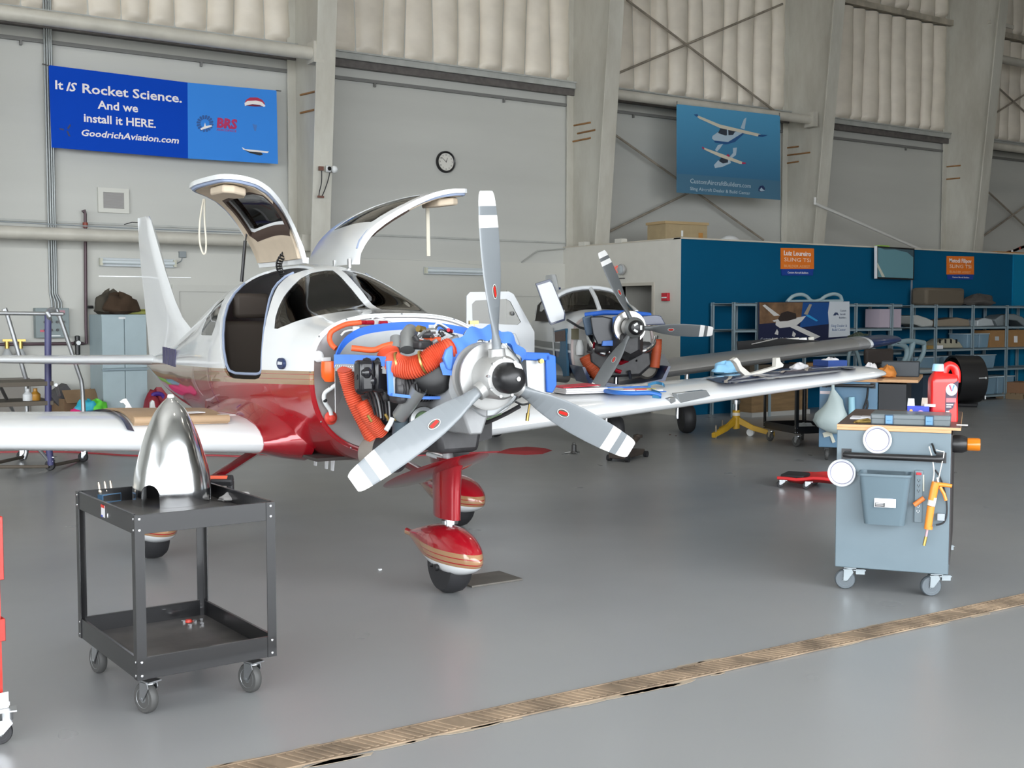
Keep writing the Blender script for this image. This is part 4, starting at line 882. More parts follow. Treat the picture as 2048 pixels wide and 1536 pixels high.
# polished spinner cone standing on the cart
SC = uc.at(345, 1004, 2, .757); zb = .7575
SCc = uc.M @ Vector((SC.x, SC.y, 0)); SR = .172; SH = .47
prof = [(0, 1.0), (.14, 1.0), (.31, .93), (.48, .81), (.65, .665), (.82, .47), (.90, .34), (.955, .22), (.985, .13), (1.0, .095)]
P2 = spline([(r * SR, h * SH, 0) for h, r in prof], 5)
po = [(p.x, p.y) for p in P2]; pin = [(max(.001, p.x - .004), max(.004, p.y - .003) if i else 0) for i, p in enumerate(P2)]
sh = MB().lathe(po + [(.012, SH - .004)] + pin[::-1][1:], 72, caps=False); n_ = 72; m_ = len(po) + 1 + len(pin) - 1
for j in range(n_): sh.f.append([j, (j + 1) % n_, (m_ - 1) * n_ + (j + 1) % n_, (m_ - 1) * n_ + j]); sh.m.append(0)
sme = sh.mesh('spinner', [], smooth=0)
spin_yaw = math.atan2(-SCc.y, -SCc.x)        # towards the camera
for k in range(3):
    a = spin_yaw - R(34) + k * R(120); d = Vector((math.cos(a), math.sin(a), 0))
    M = frame(Vector((0, 0, .0)), d, (0, 0, 1)); ct = MB()
    pl = [(-.047, -.05), (.047, -.05), (.047, .045)] + [(.047 * math.cos(R(t)), .052 + .047 * math.sin(R(t))) for t in range(0, 181, 15)] + [(-.047, .045)]
    ct.add([(0.05, y, z) for y, z in pl] + [(.3, y, z) for y, z in pl], []); q = len(pl)
    ct.f = [list(range(q)), list(range(2 * q - 1, q - 1, -1))] + [[i, q + i, q + (i + 1) % q, (i + 1) % q] for i in range(q)]; ct.m = [0] * len(ct.f)
    sme = boolm(sme, ct.xf(M).mesh('c', [], smooth=0), 'DIFFERENCE')
spr = empty('spinner_cone', (SCc.x, SCc.y, zb), label='polished aluminium propeller spinner cone standing on the black cart', cat='propeller spinner')
def brushed(name):
    m = bpy.data.materials.new(name); m.use_nodes = True; t = m.node_tree; b = t.nodes['Principled BSDF']; b.inputs['Metallic'].default_value = 1; b.inputs['Base Color'].default_value = (.80, .81, .82, 1)
    tc = t.nodes.new('ShaderNodeTexCoord'); n = nd(t, 'ShaderNodeTexNoise', Scale=7.0, Detail=4.0); t.links.new(tc.outputs['Object'], n.inputs['Vector'])
    r = ramp(t, n.outputs['Fac'], [(.3, (.10,) * 3), (.75, (.2,) * 3)]); t.links.new(r.outputs[0], b.inputs['Roughness']); MATS[name] = m; return m
putm(sme, 'cone_shell', brushed('polished_aluminium'), spr, smooth=35)
MB().lathe([(.001, SH + .016), (.012, SH + .014), (.015, SH + .006), (.0155, SH - .012), (.001, SH - .012)], 20).build('tip_cap', mat('masking_tape', (.62, .62, .60), .5), spr)
# spark plug tray, light and glove beside it
def ucw(px, py, z): return uc.M @ uc.at(px, py, 2, z)
q = ucw(216, 1003, .757); pr = empty('spark_plug_tray', (q.x, q.y, .757), math.atan2(ux.y, ux.x) + R(20), label='small blue tray of spark plugs at the left corner of the black cart', cat='parts tray')
MB().bb((-.05, -.03, 0), (.05, .03, .003)).bb((-.05, -.03, 0), (-.047, .03, .036)).bb((.047, -.03, 0), (.05, .03, .036)).bb((-.05, .027, 0), (.05, .03, .036)).bb((-.05, -.03, .034), (.05, .03, .037)).build('tray_body', mat('blue_tray', (.10, .22, .38), .35), pr)
for dx in (-.032, .0, .03):
    g_ = MB().lathe([(.006, .037), (.009, .045), (.009, .055), (.005, .06), (.005, .085), (.003, .095)], 10, Matrix.Translation((dx, 0, 0)) @ Matrix.Rotation(R(-10), 4, 'Y')).build('spark_plug', mat('plug_metal', (.62, .55, .45), .3, metal=.8), pr)
q = ucw(437, 985, .757); lr = empty('inspection_lamp', (q.x, q.y, .757), math.atan2(ux.y, ux.x) + R(-35), label='black and orange handheld work lamp leaning beside the polished cone', cat='work lamp')
Mt = Matrix.Translation((0, .02, .055)) @ Matrix.Rotation(R(32), 4, 'X')
MB().box((0, 0, 0), (.13, .05, .035), Mt).build('lamp_body', M_black, lr, bevel=.008); MB().box((-.01, -.0, .018), (.10, .022, .004), Mt).build('lamp_strip', mat('lamp_orange', (.75, .12, .06), .4), lr); MB().box((.05, .01, -.04), (.03, .04, .09), Matrix.Translation((0, .02, .05))).build('lamp_grip', M_black, lr, bevel=.008)
def blob(name, c, sx, sy, sz, m, seed, n=26, rough=.25, **k):
    rd = random.Random(seed); o = MB(); rings = []; ph = [rd.uniform(0, 6) for _ in range(8)]
    for i in range(n // 2 + 1):
        a = -PI / 2 + PI * i / (n // 2); ring = []
        for j in range(n):
            t = 2 * PI * j / n; w = 1 + rough * (math.sin(3 * t + ph[0] + 2 * a) * .5 + math.sin(5 * t + ph[1] - 3 * a) * .35 + math.sin(7 * a + ph[2] + t) * .3)
            z = math.sin(a); z = z if z > 0 else z * .25
            ring.append((sx * math.cos(a) * math.cos(t) * w, sy * math.cos(a) * math.sin(t) * w, sz * z * w + sz * .25))
        rings.append(ring)
    b = o.loft(rings).build(name, m, None, smooth=70, **k); b.location = c; return b
q = ucw(470, 1001, .757); blob('work_glove', (q.x, q.y, .758), .075, .05, .03, mat('grey_knit', (.33, .32, .31), .9), 4, label='crumpled grey work glove lying on the cart right of the cone', cat='glove')
for i, (px, py, m) in enumerate(((367, 1245, M_chrome), (380, 1253, M_chrome), (390, 1244, M_chrome), (404, 1250, M_chrome), (402, 1242, M_chrome))):
    q = ucw(px, py, .178); MB().lathe([(.004, 0), (.011, 0), (.011, .009), (.004, .009)], 6, Matrix.Translation((q.x, q.y, .1782))).build('hex_nut', m, smooth=0, label='loose shiny nut on the lower tray near the red cap', cat='nut', group='loose nuts on the lower cart tray')
q = ucw(377, 1244, .178); MB().lathe([(.001, .012), (.014, .011), (.017, .004), (.017, 0), (.001, 0)], 18, Matrix.Translation((q.x, q.y, .1782))).build('red_closure', mat('cap_red', (.6, .04, .02), .4), label='small red plastic cap lying among nuts on the lower tray', cat='closure')
# ---- edge of a red tool trolley at the left border
q = G(20, 1490); t2 = Fm((q.x - .64, q.y - .02, 0), (1, .10)); tr = empty('tool_trolley', mtx=t2.M, label='red tool trolley cut off by the left border', cat='tool trolley')
M_rt = mat('red_tool_enamel', (.45, .03, .02), .3, coat=.4)
xr = t2.at(7, 1090, 1, .0).x
zz = [t2.at(5, y, 1, .0).z for y in (1033, 1160, 1238, 1283)]
for nm, z0, z1 in (('top_tray', zz[1], zz[0]), ('lower_tray', zz[3], zz[2])):
    MB().bb((xr - .7, .0, z0), (xr, .42, z0 + .004)).bb((xr - .7, 0, z0), (xr, .004, z1)).bb((xr - .7, .416, z0), (xr, .42, z1)).bb((xr - .004, 0, z0), (xr, .42, z1)).bb((xr - .7, 0, z0), (xr - .696, .42, z1)).build(nm, M_rt, tr, bevel=.003)
for x in (xr - .69, xr - .03):
    for y in (.02, .39): MB().bb((x, y, .14), (x + .02, y + .02, zz[0] - .01)).build('leg', M_rt, tr)
q_ = t2.I @ q
for x, y in ((q_.x - .0, q_.y + .03), (q_.x - .62, q_.y + .03), (q_.x, q_.y + .38), (q_.x - .62, q_.y + .38)): caster(tr, (x, y, 0), .045, R(165), M_black, M_zinc, top=.06)
MB().bb((xr - .72, .0, .135), (xr + .008, .42, .15)).build('base_frame', mat('grey_base', (.6, .6, .62), .4), tr)
MB().box((t2.at(4, 1450, 1, -.002).x, -.004, .16), (.05, .002, .06)).build('white_tag', MATS['label_white'], tr, smooth=0)
# ---- grey rolling workbench with a wooden top
def bench(o, ux, LX, LY, H, zb, mbody, name, label, handle_z):
    fm = Fm(o, ux); r = empty(name, mtx=fm.M, label=label, cat='rolling workbench')
    wood = MB(); wood.bb((0, 0, H - .032), (LX - .05, LY, H - .016)).bb((0, 0, H - .016), (LX, LY, H))
    w = wood.build('wooden_top', [M_wedge], r, bevel=.0015)
    MB().bb((.002, .002, H), (LX - .002, LY - .002, H + .0015)).build('worn_top_surface', M_wtop, w, smooth=0)
    MB().bb((.0, .008, zb), (LX - .05, LY - .01, H - .032)).build('body', mbody, r, bevel=.004)
    hx0, hx1 = .055, LX - .10
    h = MB().tube([(hx0, .008, handle_z), (hx0, -.05, handle_z), (hx0 + .03, -.062, handle_z), (hx1 - .03, -.062, handle_z), (hx1, -.05, handle_z), (hx1, .008, handle_z)], .018, 14)
    for x in (hx0, hx1): h.box((x, .006, handle_z), (.055, .005, .06))
    h.build('push_handle', M_blk, r)
    return fm, r
def wood_mat(name, a, b, sc):
    m = bpy.data.materials.new(name); m.use_nodes = True; t = m.node_tree; p = t.nodes['Principled BSDF']; p.inputs['Roughness'].default_value = .5
    tc = t.nodes.new('ShaderNodeTexCoord'); mp = t.nodes.new('ShaderNodeMapping'); mp.inputs['Scale'].default_value = (2, 2, 60); t.links.new(tc.outputs['Object'], mp.inputs[0])
    n = nd(t, 'ShaderNodeTexNoise', Scale=sc, Detail=4.0); t.links.new(mp.outputs[0], n.inputs['Vector']); r = ramp(t, n.outputs['Fac'], [(.35, a), (.65, b)]); t.links.new(r.outputs[0], p.inputs['Base Color']); MATS[name] = m; return m
M_wedge = wood_mat('beech_edge', (.50, .27, .12), (.66, .40, .21), 3.0); M_wtop = mat('worn_dark_worktop', (.10, .062, .052), .45, var=.2, vscale=6)
M_slate = mat('blue_grey_enamel', (.135, .185, .215), .42, var=.03, coat=.15)
wl = G(1674, 848, .97)
fd = RT * .924 - Vector((math.sin(YAW), math.cos(YAW), 0)) * .36; fd.z = 0
wb, wr = bench((wl.x, wl.y, 0), fd, .665, 1.15, .97, .142, M_slate, 'workbench_cart', 'grey rolling workbench with wooden top, hung bin and orange grease gun', .80)
def wf(px, py, y=.008): return wb.at(px, py, 1, y)
for x, y, yw in ((.075, .09, R(190)), (.545, .09, R(200)), (.075, 1.05, R(170)), (.545, 1.05, R(185))): caster(wr, (x, y, 0), .058, yw, mat('slate_rubber', (.10, .12, .135), .55), mat('slate_hub', (.26, .30, .32), .4), mat('dull_fork', (.30, .34, .36), .4, metal=.7), w=.036, top=.02, brake=True)
MB().bb((.615, .012, .20), (.622, 1.1, .93)).build('side_shade_sheet', mat('dark_side', (.035, .03, .03), .5), wr)  # thin dark sheet painting the shadow on the bench's right side
# waste bin hung on the end panel
c = wf(1772, 985); b0, b1 = wf(1719, 935), wf(1826, 935); t0, t1 = wf(1734, 1040), wf(1818, 1040)
br = empty('waste_bin', mtx=wb.M @ Matrix.Translation((c.x, .0, t0.z)), label='blue-grey plastic waste bin hung on the end of the grey workbench', cat='bin')
hw, hb, hh = (b1.x - b0.x) / 2 * .95, (t1.x - t0.x) / 2 * .95, b0.z - t0.z - .01
def rr_(w, d, z, r=.03):
    pts = []
    for cx, cy, a0 in ((w - r, -d + r, -90), (w - r, -r, 0), (-w + r, -r, 90), (-w + r, -d + r, 180)):
        for k in range(5): pts.append((cx + r * math.cos(R(a0 + 22.5 * k)), cy + r * math.sin(R(a0 + 22.5 * k)), z))
    return pts
MB().loft([rr_(hb, .13, 0), rr_(hw, .17, hh - .012), rr_(hw + .006, .176, hh - .012), rr_(hw + .006, .176, hh), rr_(hw - .003, .167, hh), rr_(hb - .003, .127, .004)]).build('bin_body', mat('slate_plastic', (.115, .165, .195), .45), br, smooth=50)
Ml = frame((.006, -.1535 - .0005, hh * .47), (1, 0, 0), (0, -1, .19)); lb = MB(); lb.prism([(-.057, -.032), (.057, -.032), (.057, .034), (-.057, .034)], .001, Ml); lab = lb.build('bin_label', MATS['label_white'], br, smooth=0)
MB().prism([(-.054, -.030), (.0, -.030), (.0, -.008), (-.054, -.008)], .0015, Ml).build('label_black_block', M_blk, br, smooth=0)
MB().prism([(.016, -.004), (.040, -.004), (.044, .028), (.012, .028)], .0015, Ml).build('label_bin_picture', mat('label_lilac', (.45, .45, .6), .5), br, smooth=0)
for z in (-.014, -.022): MB().prism([(-.05, z), (-.008, z), (-.008, z + .003), (-.05, z + .003)], .002, Ml).build('label_text_line', MATS['label_white'], br, smooth=0)
# magnetic dishes stuck to the panel
M_dish = mat('satin_dish', (.78, .79, .82), .22, metal=.25)
for (px, py, lab_) in ((1755, 879, 'round white magnetic parts dish stuck above the bench handle'), (1684, 945, 'round white magnetic parts dish stuck at the bench corner')):
    c = wf(px, py); M = wb.M @ Matrix.Translation((c.x, .004, c.z)) @ Matrix.Rotation(PI / 2, 4, 'X')
    d = empty('magnetic_dish', mtx=M, label=lab_, cat='parts dish')
    MB().lathe([(.01, 0), (.058, 0), (.070, .006), (.076, .016), (.079, .020), (.076, .022), (.068, .012), (.060, .008), (.056, .0085), (.03, .0085), (.027, .0075), (.001, .0075)], 40).build('dish', M_dish, d, smooth=50)
    MB().lathe([(.061, .0092), (.065, .0108), (.0655, .0112), (.0612, .0098)], 40, caps=False).build('dish_groove', mat('groove_grey', (.2, .2, .3), .5), d)
# power strip, switch, lead
c = wf(1837, 992); ps = empty('power_strip', mtx=wb.M @ Matrix.Translation((c.x, .006, c.z)), label='grey multi-outlet power strip with red switch on the workbench end', cat='power strip')
z0, z1 = wf(1837, 1044).z - c.z, wf(1837, 940).z - c.z
MB().bb((-.021, -.016, z0), (.021, 0, z1)).build('strip_body', mat('strip_grey', (.16, .21, .24), .45), ps, bevel=.003)
MB().bb((-.014, -.022, z1 - .025), (.014, -.014, z1 - .012)).build('rocker_switch', mat('switch_red', (.7, .02, .03), .35), ps, bevel=.002)
for i in range(7):
    z = z1 - .06 - i * .029
    if i in (3, 4): continue
    MB().bb((-.008, -.0168, z), (-.005, -.015, z + .01)).bb((.005, -.0168, z), (.008, -.015, z + .01)).bb((-.0025, -.0168, z - .006), (.0025, -.015, z - .001)).build('outlet_slot', M_blk if i < 5 else M_wht, ps, smooth=0)
MB().cyl((wf(1847, 949).x - c.x, -.006, wf(1847, 949).z - c.z), (wf(1847, 982).x - c.x, -.006, wf(1847, 982).z - c.z), .004, n=8).build('white_tube', mat('cream_tube', (.66, .66, .55), .5), ps)
def wpl(a, y=-.03): p = wb.at(*a, 1, y); return p
a, b = wpl((1828, 1010), -.025), wpl((1848, 996), -.018)
pg = MB().tube([a, a.lerp(b, .7), b], .014, 12).build('power_plug', mat('plug_orange', (.80, .22, .05), .45), label='orange plug pushed into the power strip on the workbench', cat='plug', mtx=wb.M)
# grease gun
gr_ = empty('grease_gun', mtx=wb.M, label='orange grease gun hanging from the workbench handle by its hoses', cat='grease gun')
M_go = mat('grease_gun_orange', (.82, .27, .03), .38, coat=.3)
Y = -.055
def gp(px, py, y=Y): return wb.at(px, py, 1, y)
MB().tube([gp(1872, 964), gp(1869, 975), gp(1864, 1000)], .022, 16).build('gun_head', M_go, gr_); MB().tube([gp(1866, 994), gp(1862, 1011)], .0215, 16).build('gun_paper_label', mat('label_cream', (.75, .70, .62), .5), gr_)
MB().tube([gp(1862, 1012), gp(1856, 1054)], .0205, 16).tube([gp(1857, 1052), gp(1856.5, 1058)], .023, 16).build('gun_barrel', M_go, gr_)
MB().tube([gp(1855, 1057), gp(1852, 1073)], .0065, 10).build('gun_rod', mat('rod_pink', (.55, .35, .38), .4), gr_); MB().tube([gp(1852, 1073), gp(1848, 1091)], .0085, 10).build('gun_nozzle', M_brass, gr_)
MB().tube([gp(1870, 968), gp(1890, 970), gp(1904, 972)], lambda u: .013 - .003 * u, 12).build('gun_handle', M_go, gr_); MB().tube([gp(1880, 974), gp(1888, 988), gp(1892, 1001)], .009, 12).build('gun_lever', M_go, gr_)
MB().tube([gp(1864, 972), gp(1868, 945), gp(1864, 915), gp(1858, 893)], .0035, 8, smooth=6).build('gun_hose', mat('hose_white', (.66, .66, .62), .45), gr_); MB().tube([gp(1876, 962), gp(1882, 935), gp(1888, 906), gp(1884, 903), gp(1872, 900)], .003, 8, smooth=5).build('gun_hose', MATS['hose_white'], gr_)
MB().cyl(gp(1876, 964), gp(1874, 955), .007).build('hose_coupler', M_zinc, gr_)
hk = MB().tube([gp(1864, 888, .0), gp(1866, 892, -.04), gp(1869, 902, -.07), gp(1871, 906, -.045)], .006, 8).build('spring_clip', M_blk, label='dark spring clip hooked over the workbench handle', cat='clip', mtx=wb.M)
cb = MB().tube([gp(1870, 940, 0), gp(1880, 955, -.01), gp(1890, 985, -.012), gp(1894, 1020, -.012), gp(1888, 1044, -.012), gp(1872, 1050, -.012)], .005, 8, smooth=5).build('cable', M_black, mtx=wb.M, label='black cable looped down the end panel behind the grease gun', cat='cable')
p = wf(1882, 1033); MB().box((p.x, -.008, p.z), (.04, .03, .04)).build('adapter', mat('adapter_lilac', (.35, .40, .45), .4), mtx=wb.M, bevel=.003, label='small grey power adapter on the end panel behind the grease gun', cat='adapter')
# amber beacon on the bench side
p = wb.at(1903, 903, 0, .622); bc = empty('warning_beacon', mtx=wb.M @ Matrix.Translation((.622, .05, p.z + .01)) @ Matrix.Rotation(PI / 2, 4, 'Y'), label='amber warning beacon stuck sideways on the workbench side', cat='beacon')
MB().lathe([(.001, 0), (.045, 0), (.05, .01), (.05, .05), (.04, .075), (.03, .078)], 28).build('beacon_base', M_blk, bc); MB().lathe([(.034, .078), (.036, .085), (.036, .135), (.033, .145), (.001, .147)], 28).build('beacon_lens', mat('amber_lens', (.85, .25, .01), .15, trans=.35), bc)
# things on the bench top
def wt(px, py): return wb.at(px, py, 2, .9715)
a, b = wt(1743, 847), wt(1905, 849)
tb_ = empty('tool_case', mtx=wb.M @ Matrix.Translation((a.x, .03, .9715)), label='flat grey tool case with two blue latches on the workbench', cat='tool case'); w = b.x - a.x - .01
MB().bb((0, 0, 0), (w, .26, .048)).build('case_bottom', mat('case_grey', (.115, .14, .15), .45), tb_, bevel=.008); MB().bb((-.002, -.002, .030), (w + .002, .262, .062)).build('case_lid', mat('case_lid_grey', (.13, .155, .165), .4), tb_, bevel=.008)
for u in (.235, .74):
    x = w * u; f = MB().bb((x - .024, -.010, .002), (x + .024, .0, .06)).build('latch', mat('latch_dark', (.02, .05, .09), .4), tb_, bevel=.003); MB().bb((x - .019, -.014, .008), (x + .019, -.008, .054)).bb((x - .012, -.016, .026), (x + .012, -.012, .030)).build('latch_face', mat('latch_blue', (.10, .25, .42), .35), f, bevel=.002)
a = wt(1722, 822); MB().bb((a.x - .01, .34, .972), (a.x + .28, .50, .980)).bb((a.x + .05, .36, .980), (a.x + .24, .47, .984)).build('paper_sheets', mat('paper', (.72, .72, .76), .6), mtx=wb.M, label='loose white papers lying behind the tool case', cat='paper')
for i, (x, y) in enumerate(((.085, .08), (.085, .15))):
    MB().tube([wb.M @ Vector((x + .03, y - .02, .977)), wb.M @ Vector((x, y, .977)), wb.M @ Vector((x + .10, y + .01, .980))], .0045, 8).tube([wb.M @ Vector((x, y, .977)), wb.M @ Vector((x + .07, y + .035, .990)), wb.M @ Vector((x + .10, y + .02, .978))], .004, 8).build('pliers', M_brass, label=('long-nosed brass pliers nearest the front edge of the wooden top', 'second brass pliers behind the front pair on the wooden top')[i], cat='pliers')
q = wt(1797, 818); tp = empty('tape_roll', mtx=wb.M @ Matrix.Translation((q.x, .56, .9715)), label='black tape roll lying on papers behind the tool case', cat='tape'); MB().lathe([(.03, 0), (.05, 0), (.05, .03), (.03, .03)], 28, caps=False).add([], []).build('roll', M_blk, tp); MB().lathe([(.028, -.0), (.0305, -.0), (.0305, .031), (.028, .031)], 28, caps=False).build('core', M_brass, tp)
x0, x1 = wb.at(1814, 820, 1, .30).x, wb.at(1858, 820, 1, .30).x
M_bx = mat('blue_carton', (.02, .045, .42), .4)
bxr = empty('carton', mtx=wb.M @ Matrix.Translation((x0, .32, .9715)), label='open blue and white parts carton beside the red oil jug', cat='carton')
zt_ = .09; ww = x1 - x0
MB().bb((0, 0, 0), (ww, .07, zt_)).build('carton_body', M_bx, bxr, bevel=.001); MB().bb((.002, -.001, .0), (ww * .36, 0, .032)).build('carton_white_panel', MATS['label_white'], bxr, smooth=0)
MB().add([(0, .002, zt_), (ww * .34, .002, zt_), (ww * .32, -.01, zt_ + .045), (.005, -.01, zt_ + .045)], [(0, 1, 2, 3)]).build('carton_flap', MATS['label_white'], bxr, smooth=0); MB().add([(ww * .62, .03, zt_), (ww * .92, .03, zt_), (ww * .92, .03, zt_ + .048), (ww * .66, .03, zt_ + .048)], [(0, 1, 2, 3)]).build('carton_flap', mat('kraft_inside', (.42, .36, .30), .7), bxr, smooth=0)
MB().bb((ww * .78, .005, zt_ - .002), (ww * 1.28, .035, zt_ + .012)).build('carton_flap', MATS['label_white'], bxr, smooth=0)
MB().prism(circ(ww * .62, .052, .018, 20, .014), .001, frame((0, 0, 0), (1, 0, 0), (0, -1, 0))).build('carton_badge', mat('badge_pink', (.6, .3, .5), .5), bxr, smooth=0)
MB().prism([(ww * .36, .045), (ww * .46, .025), (ww * .8, .03), (ww * .78, .018), (ww * .5, .012), (ww * .38, .02)], .001, frame((0, 0, 0), (1, 0, 0), (0, -1, 0))).build('carton_swoosh', mat('swoosh_cream', (.75, .66, .45), .5), bxr, smooth=0)
MB().prism(circ(ww * .18, .06, .009, 12, .012), .001, frame((0, 0, 0), (1, 0, 0), (0, -1, 0))).build('carton_flame', mat('flame_orange', (.75, .35, .1), .5), bxr, smooth=0)
# red oil jug
x0, x1 = wb.at(1856, 820, 1, .36).x, wb.at(1914, 820, 1, .36).x; zt_ = wb.at(1885, 728, 1, .40).z - .9715; jw = x1 - x0
jg = empty('oil_jug', mtx=wb.M @ Matrix.Translation(((x0 + x1) / 2, .42, .9715)) @ Matrix.Rotation(R(14), 4, 'Z'), label='tall red plastic oil jug with pale blue cap on the workbench', cat='oil jug')
M_oil = mat('red_jug_plastic', (.66, .012, .010), .3, coat=.3)
h = jw / 2; D = .06
def rrr(a, b, z, r, d=D):
    pts = []
    for cx, cy, a0 in ((b - r, -d + r, -90), (b - r, d - r, 0), (a + r, d - r, 90), (a + r, -d + r, 180)):
        for k in range(5): pts.append((cx + r * math.cos(R(a0 + 22.5 * k)), cy + r * math.sin(R(a0 + 22.5 * k)), z))
    return pts
H = zt_
MB().loft([rrr(-h + .004, h - .004, 0, .02), rrr(-h, h, .012, .024), rrr(-h, h - .002, H * .22, .024), rrr(-h, h * .93, H * .45, .024), rrr(-h, h * .95, H * .68, .024), rrr(-h * .96, h * .97, H * .74, .022), rrr(-h * .80, h * .9, H * .81, .02, D * .8), rrr(-h * .72, -h * .0, H * .85, .016, D * .5), rrr(-h * .70, -h * .05, H * .87, .014, D * .45)]).build('jug_body', M_oil, jg, smooth=50)
MB().tube([(h * .0, 0, H * .80), (h * .15, 0, H * .93), (h * .42, 0, H * .975), (h * .78, 0, H * .93), (h * .93, 0, H * .82), (h * .92, 0, H * .68)], .024, 14, smooth=6).build('jug_handle', M_oil, jg, smooth=60)
MB().lathe([(.001, H), (.028, H), (.032, H - .01), (.036, H * .875), (.001, H * .875)], 24, Matrix.Translation((-h * .38, 0, 0))).build('jug_cap', mat('pale_blue_cap', (.35, .62, .85), .35), jg)
Mj = frame((0, -D - .0005, 0), (1, 0, 0), (0, -1, 0))
MB().prism([(h * .0, H * .16), (h * .55, H * .24), (h * .78, H * .40), (h * .88, H * .60), (h * .9, H * .72), (h * .2, H * .62), (h * .0, H * .55)], .0012, Mj).build('jug_label', mat('label_navy', (.035, .015, .045), .4), jg, smooth=0)
MB().prism(circ(h * .42, H * .56, h * .40, 28, h * .44), .002, Mj).build('jug_roundel', mat('label_bright', (.82, .84, .84), .4), jg, smooth=0)
MB().prism([(h * .2, H * .64), (h * .33, H * .64), (h * .47, H * .53), (h * .38, H * .53)], .003, Mj).build('logo_red_stroke', mat('logo_magenta', (.75, .02, .10), .4), jg, smooth=0); MB().prism([(h * .52, H * .64), (h * .66, H * .64), (h * .5, H * .53), (h * .38, H * .53), (h * .45, H * .545)], .0028, Mj).build('logo_blue_stroke', mat('logo_blue', (.06, .22, .65), .4), jg, smooth=0)
text('jug_lettering', 'Valvoline', .012, mat('logo_navy', (.03, .10, .35), .4), jg, Mj @ Matrix.Translation((h * .18, H * .475, .002)), width=h * .48, ext=.0004)
MB().prism([(h * .06, H * .34), (h * .74, H * .34), (h * .74, H * .415), (h * .06, H * .415)], .0018, Mj).build('jug_red_panel', mat('label_rose', (.72, .14, .16), .4), jg, smooth=0)
for a, b, z in ((.08, .55, .29), (.08, .42, .25), (.06, .3, .17)): MB().prism([(h * a, H * z), (h * b, H * z), (h * b, H * (z + .018)), (h * a, H * (z + .018))], .0022, Mj).build('jug_text_line', MATS['label_bright'], jg, smooth=0)
MB().cyl(wb.M @ Vector((.64, .10, .978)), wb.M @ Vector((.70, .10, .978)), .004, n=8).build('scriber', M_wht, label='thin white rod sticking past the right edge of the bench top', cat='rod')
# ================================================================== THINGS LYING ON THE FIRST AIRCRAFT'S WINGS
def wtop(x, y):
    ay = abs(y); le = interp([(.38, 1.0), (.6, .985), (1.5, .91), (3.0, .785), (4.4, .67), (4.95, .62), (5.26, .40)], ay); te = interp([(.38, -.52), (1.5, -.43), (3.0, -.32), (4.4, -.235), (4.95, -.2), (5.26, -.05)], ay)
    th = interp([(.38, .15), (1.5, .145), (3, .14), (4.4, .13), (4.95, .12), (5.12, .10), (5.26, .03)], ay); c = le - te; u = min(1, max(0.002, (le - x) / c))
    t = 5 * th * (.2969 * math.sqrt(u) - .126 * u - .3516 * u * u + .2843 * u ** 3 - .1015 * u ** 4); cm = .02 * (1 - (2 * u - .8) ** 2 if u > .4 else 1 - (1 - u / .4) ** 2)
    return wz(ay) + c * (cm + t) + TILT * c * (.4 - u)
def onwing(px, py, dz=0.0):
    z = 1.0
    for _ in range(30):
        p = az_(px, py, z); z = .5 * z + .5 * (wtop(min(.9, max(-.45, p.x)), p.y) + dz)
    return az_(px, py, z)
def wingM(px, py, rz=0.0, dz=0.004):      # level frame on the wing top at a pixel
    p = onwing(px, py); return AMX @ Matrix.Translation((p.x, p.y, p.z + dz)) @ Matrix.Rotation(rz, 4, 'Z')
def wpatch(lo, hi, m, name, dz, nu=28, nv=6, par=plane):
    A_ = spline([Vector((a, b, 0)) for a, b in lo], 8); B_ = spline([Vector((a, b, 0)) for a, b in hi], 8)
    rings = []
    for i in range(nu + 1):
        a = A_[round(i * (len(A_) - 1) / nu)]; b = B_[round(i * (len(B_) - 1) / nu)]
        rings.append([(lambda p: (p.x, p.y, p.z))(onwing(*(a.lerp(b, j / nv)).to_2d(), dz)) for j in range(nv + 1)])
    return MB().loft(rings, closed=False).build(name, m, par, smooth=60)
M_navy = mat('navy_paint', (.015, .028, .085), .3, coat=.4)
def linepatch(pts, wd, m, name, dz):
    P = spline([onwing(*p, dz) for p in pts], 5); rings = []
    for i, p in enumerate(P):
        t = (P[min(i + 1, len(P) - 1)] - P[max(i - 1, 0)]); n = Vector((-t.y, t.x, 0)).normalized() * wd; rings.append([p - n, p + n])
    return MB().loft(rings, closed=False).build(name, m, plane)
wpatch([(1410, 756), (1452, 768), (1500, 763), (1560, 756), (1620, 750), (1680, 743), (1712, 738)], [(1412, 754), (1445, 749), (1500, 745), (1560, 738), (1620, 733), (1680, 730), (1706, 735)], M_navy, 'wing_navy_panel', .011, nu=40, nv=12)
M_cream = mat('cream_line', (.55, .50, .44), .4)
for L_ in ([(1408, 755), (1435, 752), (1460, 753), (1493, 760), (1506, 758), (1507, 753), (1514, 750)], [(1452, 766), (1452, 761), (1459, 757), (1461, 752)], [(1514, 751), (1545, 756), (1562, 752), (1563, 746), (1568, 741)], [(1568, 742), (1598, 747), (1611, 745), (1613, 738), (1619, 734)], [(1619, 735), (1648, 743), (1661, 742), (1663, 736), (1667, 733)], [(1668, 734), (1685, 735), (1710, 738)]):
    linepatch(L_, .014, M_cream, 'wing_cream_line', .016)
for (a, b, c, d), nm, m in ((((1353, 787), (1413, 780), (1421, 792), (1362, 806)), 'landing_light', mat('lens_grey', (.42, .44, .45), .15, metal=.6)), (((1337, 797), (1350, 794), (1352, 803), (1342, 808)), 'patch_plate', M_steel)):
    q = [ax_(px, py, interp([(1337, .80), (1421, .79)], px) + .025) for px, py in (a, b, c, d)]
    MB().add(q + [p + Vector((-.06, 0, .0)) for p in q], [[0, 1, 2, 3], [7, 6, 5, 4]] + [[i, 4 + i, 4 + (i + 1) % 4, (i + 1) % 4] for i in range(4)]).build(nm, m, plane, bevel=.004)
